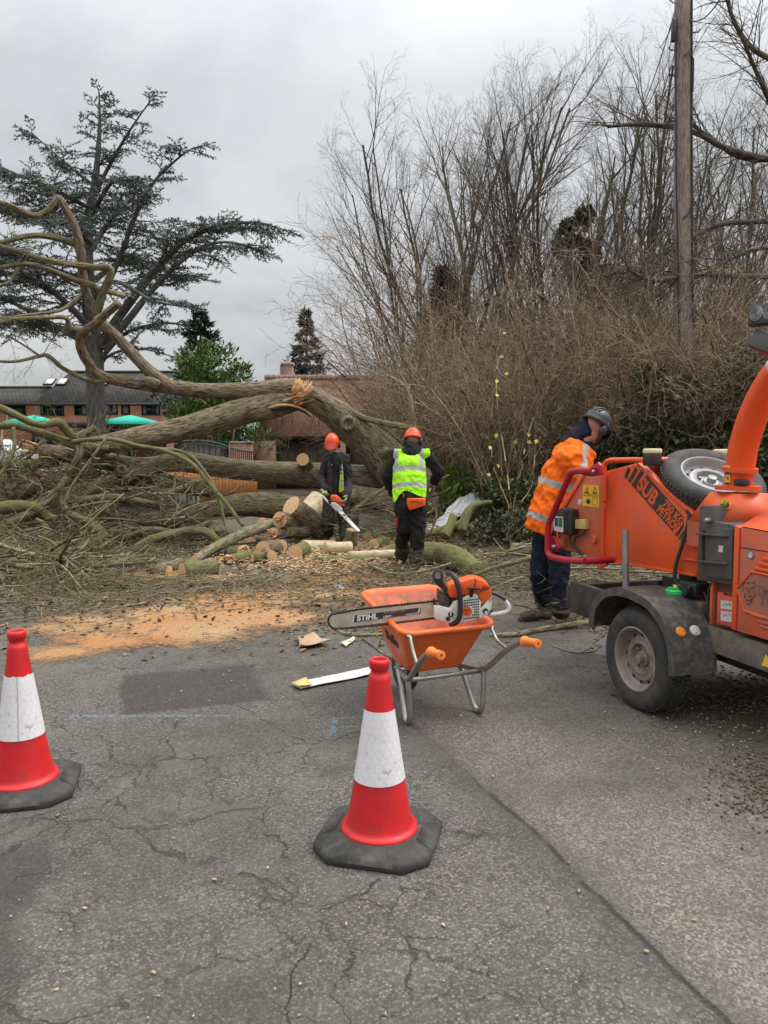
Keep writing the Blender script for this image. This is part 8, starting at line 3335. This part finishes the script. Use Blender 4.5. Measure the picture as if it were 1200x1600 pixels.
def ptext(name, s, size, p0, p1, y0, mat, par, **kw):
    a, b = P(*p0, SD_ + y0), P(*p1, SD_ + y0)
    x = (b - a).normalized()
    n = V((0, -1, 0))
    y = n.cross(x)
    text_part(name, s, size, axes(a, x, y, n), mat, par, **kw)


ptext('lettering', 'STIHL', 0.044, (557.5, 970.3), (600, 965.2), 0.032, M_letwhite, lab, bold=0.0018, shear=0.18, sx=1.08, ext=0.0003)
ptext('lettering', 'ROLLOMATIC ES', 0.016, (600, 959.6), (650, 953.2), 0.032, M_letgrey, lab, shear=0.18, ext=0.0003, bold=0.0004)
ptext('lettering', 'LIGHT', 0.017, (598.5, 965.7), (620, 963), 0.032, M_letwhite, lab, shear=0.18, ext=0.0003, bold=0.0005)
sp([(552.5, 962), (554.2, 961.6), (552.4, 972.6), (550.8, 972.6)], 'label_edge', M_letwhite, lab, 0.0332, 0.001, 0)
sp([(654.5, 950.5), (656.8, 950.1), (654.8, 957.5), (634, 961), (634.2, 960), (653, 957)], 'label_edge', M_letwhite, lab, 0.0328, 0.001, 0)
# power head
sp([(678, 946), (690, 948), (703, 951), (709, 941), (722, 935), (723, 973), (700, 974), (690, 971), (678, 966)], 'clutch_cover', M_sawwh, SW, 0.0, 0.06, 0.006)
sp([(676.5, 936), (681, 937), (681, 943), (684, 945), (684, 955), (679, 954), (677, 945)], 'spikes', M_chain, SW, 0.02, 0.03, 0.002)
mf = sp([(684, 922.5), (695, 927), (702, 934), (702, 944), (698, 950), (685, 944), (684, 936)], 'muffler', mk('burnt_muffler', (0.05, 0.04, 0.03), (0.10, 0.075, 0.05), 12, 0.7, 0.3), SW, 0.02, 0.09, 0.005)
sp([(687, 929), (695, 932), (695, 944), (687, 941)], 'muffler_plate', mk('muffler_plate_brown', (0.11, 0.08, 0.055), None, 12, 0.6, 0.3), mf, 0.014, 0.006, 0.002)
sp([(700, 930), (715, 925), (745, 920), (768, 930), (768, 958), (748, 967), (722, 973), (704, 973)], 'crankcase', M_black, SW, 0.045, 0.10, 0.006)
st_ = sp([(721, 936), (730, 931), (743, 928), (748, 931), (752.5, 939), (749, 966), (722.5, 974)], 'starter_cover', M_sawwh, SW, 0.0, 0.05, 0.006)
mb = MB()      # slots of the cooling grille
for j in range(9):
    for i in range(9):
        x, y = 724.5 + 2.75 * i, 937.5 + 4.0 * j - 0.35 * i
        if (x - 730) ** 2 + (y - 955) ** 2 < 85 or y > 970 - (x - 722) * 0.24 or y < 936 - (x - 722) * 0.35 or x > 748:
            continue
        a, b = P(x, y, SD_ - 0.001), P(x + 1.7, y + 2.4, SD_ - 0.001)
        mb.box(((a.x + b.x) / 2, SD_ - 0.001, (a.z + b.z) / 2), (abs(b.x - a.x), 0.002, abs(b.z - a.z)))
mb.build('grille_slots', M_void, st_, smooth=False)
mb = MB()
mb.lathe([(0.028, 0), (0.028, 0.004), (0.0, 0.004)], axes(P(730, 955, SD_ - 0.001), V((1, 0, 0)), V((0, 0, 1)), V((0, -1, 0))), 28)
bdg = mb.build('round_badge', M_sawor, st_)
ptext('lettering', 'STIHL', 0.0145, (724.2, 955), (737, 954.8), -0.0056, M_letblack, bdg, bold=0.0006, shear=0.15, ext=0.0003)
ptext('lettering', 'MS', 0.0125, (726.8, 959.8), (737, 959.6), -0.0056, M_letblack, bdg, bold=0.0004, shear=0.15, ext=0.0003)
cov = sp([(699, 916), (707, 913), (722, 908.5), (735, 904), (745, 903.5), (757, 908), (764, 914), (769, 924), (769, 931), (754, 947), (751, 939), (747, 930), (741, 927), (733, 930), (724, 930), (715, 935), (703, 934), (699, 927)], 'top_cover', M_sawor, SW, 0.006, 0.13, 0.010)
stube([[(741, 903, 0.0), (743.5, 909, -0.003), (742, 916, -0.003), (747, 930, -0.003), (752, 939, -0.003)]], 'cover_seam', M_void, cov, 0.0022, 3, 6)
mb = MB()
for i in range(4):
    a, b = P(748.5 + 4 * i, 926 - 1.5 * i, SD_ + 0.0045), P(757 + 3 * i, 914 + 1.2 * i, SD_ + 0.0045)
    mb.tube([a, b], [0.0028, 0.0022], 6)
mb.build('cover_vents', M_void, cov)
rr_ = sp([(769, 930), (768, 952), (762, 961), (748, 967), (750, 952), (755, 947)], 'rear_cover', M_sawwh, SW, 0.004, 0.10, 0.006)
mb = MB()
for (a, b) in (((763, 938), (768, 932)), ((764, 941), (768.5, 936))):
    mb.tube([P(*a, SD_ + 0.003), P(*b, SD_ + 0.003)], [0.002, 0.002], 5)
mb.lathe([(0.017, 0), (0.017, 0.003), (0.0, 0.003)], axes(P(758.5, 955, SD_ + 0.003), V((1, 0, 0)), V((0, 0, 1)), V((0, -1, 0))), 20)
mb.build('fuel_cap', M_black, rr_)
mb = MB()
mb.lathe([(0.009, 0), (0.009, 0.006), (0.0, 0.006)], axes(P(759.5, 957, SD_ - 0.0005), V((1, 0, 0)), V((0, 0, 1)), V((0, -1, 0))), 14)
mb.build('cap_key', M_sawwh, rr_)
mb = MB()
mb.lathe([(0.016, 0), (0.016, 0.003), (0.0, 0.003)], axes(P(704.5, 960, SD_ - 0.001), V((1, 0, 0)), V((0, 0, 1)), V((0, -1, 0))), 20)
mb.lathe([(0.013, 0), (0.013, 0.002), (0.0, 0.002)], axes(P(700, 967, SD_ - 0.001), V((1, 0, 0)), V((0, 0, 1)), V((0, -1, 0))), 20)
oc = mb.build('oil_cap', M_black, SW)
mb = MB()
mb.box(P(704.5, 959.5, SD_ - 0.006), (0.008, 0.006, 0.022), Matrix.Rotation(R(10), 3, 'Y'), 0.002)
mb.build('cap_key', M_sawwh, oc)
stube([[(700, 897.5, 0.10), (703, 896.5, 0.06), (708, 898.5, 0.0), (713.5, 908, -0.025), (717.5, 922, -0.03), (719, 940, -0.03), (719, 955, -0.03), (717, 966, -0.025), (712, 973, -0.01), (704, 975, 0.02)]], 'front_handle', M_black, SW, 0.0155, 5, 14)
gdm = sp([(675.5, 899), (678, 891.5), (684, 889.5), (690, 891), (692.5, 899), (692.5, 907), (695, 914), (711, 929), (714, 936), (708, 937), (694, 924), (683, 915), (677, 908)], 'hand_guard', M_black, SW, 0.01, 0.02, 0.004)
sp([(679.5, 897), (683, 893.5), (688, 895.5), (688.5, 903), (683, 905), (679.5, 902)], 'guard_hole', M_letgrey, gdm, 0.008, 0.003, 0)
stube([[(766, 928, 0.05), (776, 931, 0.05), (787, 937, 0.05), (794, 945, 0.05), (795, 952, 0.05), (790, 956, 0.05), (778, 959, 0.05), (765, 961, 0.05)]], 'rear_handle', M_sawwh, SW, 0.0125, 4, 12)
stube([[(768, 926, 0.04), (778, 930, 0.04), (790, 937.5, 0.04)]], 'throttle_lock', M_black, SW, 0.010, 4, 10)
mb = MB()
mb.box(P(740, 919.5, SD_ - 0.022), (0.075, 0.02, 0.013), Matrix.Rotation(R(3), 3, 'Y'), 0.005)
mb.tube([P(738, 921, SD_ - 0.02), P(736, 932, SD_ - 0.008)], [0.013, 0.010], 10)
mb.build('starter_grip', M_black, SW)

# ---------------------------------------------------------------- road cones
def cone(px, py, yaw, label, seed):
    g = G(px, py)
    t = thing('traffic_cone', label, 'traffic cone', g.to_tuple(), 'road cones', (0, 0, yaw))
    T = Matrix.Translation(g) @ Matrix.Rotation(yaw, 4, 'Z')
    h, c = 0.232, 0.085

    def oct_(s, z, cc):
        q = h * s
        k = cc * s
        return [T @ V(p + (z,)) for p in ((q, -q + k), (q, q - k), (q - k, q), (-q + k, q), (-q, q - k), (-q, -q + k), (-q + k, -q), (q - k, -q))]
    mb = MB()
    rings = [oct_(0.985, 0.0, c), oct_(1.0, 0.006, c), oct_(1.0, 0.030, c), oct_(0.965, 0.042, c), oct_(0.78, 0.050, c), oct_(0.70, 0.058, c)]
    n = 8
    vs = [p for r in rings for p in r]
    fs = [(i * n + k, i * n + (k + 1) % n, (i + 1) * n + (k + 1) % n, (i + 1) * n + k) for i in range(len(rings) - 1) for k in range(n)]
    fs += [tuple(range(n - 1, -1, -1)), tuple((len(rings) - 1) * n + k for k in range(n))]
    mb.add(vs, fs)
    bs = mb.build('base', M_rubber, t, smooth=False)
    mb = MB()
    for k in range(4):      # raised ramps moulded on each side
        Rk = T @ Matrix.Rotation(k * math.pi / 2, 4, 'Z')
        q = [(-0.105, -0.2295, 0.040), (0.105, -0.2295, 0.040), (0.112, -0.2345, 0.020), (-0.112, -0.2345, 0.020), (-0.062, -0.170, 0.066), (0.062, -0.170, 0.066), (-0.058, -0.162, 0.050), (0.058, -0.162, 0.050)]
        q = [Rk @ V(p) for p in q]
        mb.add(q, [(3, 2, 1, 0), (0, 1, 5, 4), (4, 5, 7, 6), (3, 0, 4), (3, 4, 6), (2, 5, 1), (2, 7, 5)])
    mb.build('ramp', M_rubber, bs, smooth=False)
    prof = [(0.152, 0.048), (0.156, 0.056), (0.154, 0.068), (0.142, 0.073), (0.137, 0.076), (0.1325, 0.09), (0.1245, 0.125), (0.1145, 0.18), (0.1045, 0.24), (0.1005, 0.263)]
    prof += [(0.1, 0.27), (0.0585, 0.545), (0.0575, 0.55), (0.047, 0.63), (0.044, 0.665), (0.0405, 0.685), (0.034, 0.69), (0.034, 0.706), (0.040, 0.711), (0.041, 0.735), (0.039, 0.745), (0.031, 0.748), (0.029, 0.742), (0.027, 0.70)]
    mb = MB()
    mb.lathe(prof, T, 48)
    bd = mb.build('cone_body', M_cone, t, smooth='all')
    mb = MB()
    n = 48
    vs, tc, fs = [], [], []
    for i in range(13):
        z = 0.266 + (0.548 - 0.266) * i / 12
        r = 0.1025 + (0.0603 - 0.1025) * i / 12
        for k in range(n + 1):
            a = 2 * math.pi * k / n + seed
            w = 0.0012 * noise.noise(V((math.cos(a) * 2, math.sin(a) * 2, z * 9 + seed)))
            zz = z
            if i == 12 and seed > 0:
                zz += 0.010 * noise.noise(V((math.cos(a) * 3, math.sin(a) * 3, seed)))
            vs.append(T @ V(((r + w) * math.cos(a), (r + w) * math.sin(a), zz)))
            tc.append((a * 0.085, z, 0))
    for i in range(12):
        for k in range(n):
            fs.append((i * (n + 1) + k, i * (n + 1) + k + 1, (i + 1) * (n + 1) + k + 1, (i + 1) * (n + 1) + k))
    mb.add(vs, fs, tc)
    mb.build('reflective_sleeve', M_sleeve, t, smooth='all')
    if seed > 0:       # lap seam of the sleeve
        mb = MB()
        a = -math.pi / 2 + 0.35 - yaw
        mb.tube([T @ V((0.1035 * math.cos(a), 0.1035 * math.sin(a), 0.266)), T @ V((0.0613 * math.cos(a), 0.0613 * math.sin(a), 0.548))], [0.0022, 0.0022], 5)
        mb.build('sleeve_seam', M_reflect, t)
    return t


cone(593, 1312, R(-14), 'red and white traffic cone on a black rubber base in front of the wheelbarrow', 0.0)
cone(37, 1233, R(14), 'scuffed red and white traffic cone cut by the left edge', 2.0)

# ---------------------------------------------------------------- utility pole
pb = P(1070, 700, 13.2)
UP = thing('utility_pole', 'tall weathered wooden utility pole with climbing irons and cables', 'pole', (pb.x, pb.y, stake(pb.x, pb.y)))
mb = MB()
b0 = V((pb.x, pb.y, stake(pb.x, pb.y) - 0.3))
pt0 = P(1067, -40, 13.2)
mb.tube([b0.lerp(pt0, k / 14) for k in range(15)], [0.165 - 0.035 * k / 14 for k in range(15)], 20, lump=0.02)
mb.build('shaft', M_pole, UP, smooth='all')


def pp(px, py, off=0.0):
    """point on our side of the pole"""
    r = 0.15
    c = P(px, py, 13.2)
    return c + V((0, -r - off, 0))


mb = MB()
for px, py, sx in ((1054, 80, -1), (1082, 52, 1), (1057, 120, -1), (1056, 190, -1), (1081, 180, 1), (1056, 235, -1), (1056, 330, -1), (1082, 262, 1), (1082, 400, 1)):
    c = P(1068, py, 13.2)
    mb.tube([c + V((sx * 0.1, -0.02, 0)), c + V((sx * 0.235, -0.04, 0.0)), c + V((sx * 0.255, -0.04, 0.045))], [0.011] * 3, 6)
mb.build('climbing_iron', M_iron, UP)
mb = MB()
mb.tube([P(1057, 30, 13.1) + V((0, 0, 0)), P(1056, 130, 13.08), P(1057, 300, 13.07), P(1060, 430, 13.06), P(1061, 600, 13.04)], [0.014] * 5, 6)
mb.tube([P(1081, -30, 13.1), P(1081, 200, 13.08), P(1082, 420, 13.06), P(1083, 500, 13.05)], [0.017] * 5 if False else [0.017] * 4, 6)
mb.tube([pp(1064, 95), pp(1070, 88, 0.01), pp(1078, 100, 0.0), pp(1077, 150)], [0.012] * 4, 6)
mb.tube([pp(1062, 345), pp(1070, 338, 0.01), pp(1079, 318, 0.0)], [0.012] * 3, 6)
mb.build('down_cable', M_cable, UP)
mb = MB()
mb.box(P(1052.5, 48, 13.1), (0.06, 0.08, 0.34), None, 0.01)
mb.build('cable_box', M_black, UP)
mb = MB()
a, b = P(1076, 545, 13.02), P(1077, 600, 13.01)
mb.box((a + b) / 2, (0.075, 0.05, 0.62), None, 0.01)
mb.build('cable_guard', M_zinc, UP)
mb = MB()
for a, b, s in ((P(1057, 8, 13.2), P(985, 200, 16.5), 0.25), (P(1058, 18, 13.2), P(1022, 70, 30), 0.3), (P(1078, 30, 13.2), P(1128, -6, 9), 0.12), (P(1058, 4, 13.2), P(1035, -20, 9), 0.06)):
    mb.tube([a.lerp(b, k / 12) + V((0, 0, -s * 4 * (k / 12) * (1 - k / 12))) for k in range(13)], [0.009] * 13, 5)
mb.build('overhead_wire', M_cable, UP)

# ---------------------------------------------------------------- litter
random.seed(12)


def flat_piece(name, label, cat, pix, mat, th=0.004, warp=0.012, lift=0.008, extra=None):
    pts = [G(x, y) for x, y in pix]
    c = sum(pts, V((0, 0, 0))) / len(pts)
    t = thing(name, label, cat, (c.x, c.y, 0))
    n = 7
    # quad grid between the two long edges
    a, b, c_, d = pts
    vs, fs = [], []
    for j in range(n + 1):
        for i in range(n + 1):
            p = a.lerp(b, i / n).lerp(d.lerp(c_, i / n), j / n)
            p.z = lift + warp * (0.6 + noise.noise(V((p.x * 7, p.y * 7, 1.3))))
            vs.append(p)
    m = (n + 1) ** 2
    for j in range(n):
        for i in range(n):
            q = j * (n + 1) + i
            fs.append((q, q + 1, q + n + 2, q + n + 1))
    vs2 = [v - V((0, 0, th)) for v in vs]
    fs2 = [tuple(m + i for i in reversed(f)) for f in fs]
    rim = list(range(n + 1)) + [j * (n + 1) + n for j in range(1, n + 1)] + [n * (n + 1) + i for i in range(n - 1, -1, -1)] + [j * (n + 1) for j in range(n - 1, 0, -1)]
    fs3 = [(rim[k], m + rim[k], m + rim[(k + 1) % len(rim)], rim[(k + 1) % len(rim)]) for k in range(len(rim))]
    mb = MB()
    mb.add(vs + vs2, fs + fs2 + fs3)
    mb.build('sheet', mat, t, smooth=False)
    return t


t = flat_piece('bar_guard', 'long scuffed white card strip with a yellowed end lying on the tarmac', 'card strip', [(455, 1072), (578, 1044), (585, 1056), (470, 1079)], M_paper)
mb = MB()
a = [G(455, 1072), G(478, 1064), G(488, 1077), G(466, 1080)]
mb.prism([V((p.x, p.y, 0.022 + 0.004 * k)) for k, p in enumerate(a)], V((0, 0, 0.002)))
mb.build('torn_end', M_straw, t, smooth=False)
t = flat_piece('cardboard_scrap', 'crumpled brown cardboard scrap lying left of the guide bar', 'cardboard', [(464, 1000), (488, 996), (516, 1010), (470, 1017)], M_card, warp=0.05)
t = flat_piece('cardboard_scrap', 'small pale cardboard offcut lying below the guide bar', 'cardboard', [(532, 1008), (553, 997), (556, 1001), (541, 1013)], M_cream2, warp=0.015)
t = flat_piece('crushed_can', 'tiny crushed silver scrap on the tarmac in front of the twigs', 'scrap', [(522, 919), (534, 916), (538, 921), (526, 924)], M_galv, warp=0.03)

# translucent plastic sheet trailing down the bank
sheet_path = [(662, 832, 12.0, 5), (680, 824, 12.1, 7), (700, 808, 12.4, 10), (718, 793, 12.7, 13), (738, 783, 13.0, 12), (758, 775, 13.3, 9), (768, 764, 13.6, 9), (780, 760, 13.8, 8), (800, 768, 13.9, 5)]
q = spline(sheet_path, 6)
PS = thing('plastic_sheet', 'crumpled translucent white plastic sheet trailing down the bank', 'plastic sheet', tuple(P(*q[len(q) // 2][:3])))
mb = MB()
vs, fs = [], []
nw = 10
for i, (x, y, d, h) in enumerate(q):
    for j in range(nw + 1):
        v = j / nw
        p = P(x + (v - 0.5) * 6, y + h * (v - 0.5) * 2, d - 0.5 * v + 0.1)
        p += V((0.05 * noise.noise(V((i * 0.35, v * 3, 0))), 0.12 * noise.noise(V((i * 0.3, v * 4, 5))), 0.05 * noise.noise(V((i * 0.4, v * 4, 9)))))
        vs.append(p)
for i in range(len(q) - 1):
    for j in range(nw):
        a = i * (nw + 1) + j
        fs.append((a, a + nw + 1, a + nw + 2, a + 1))
mb.add(vs, fs)
mb.build('film', M_sheet, PS, smooth='all')
print('verts', sum(len(o.data.vertices) for o in bpy.data.objects if o.type == 'MESH'))
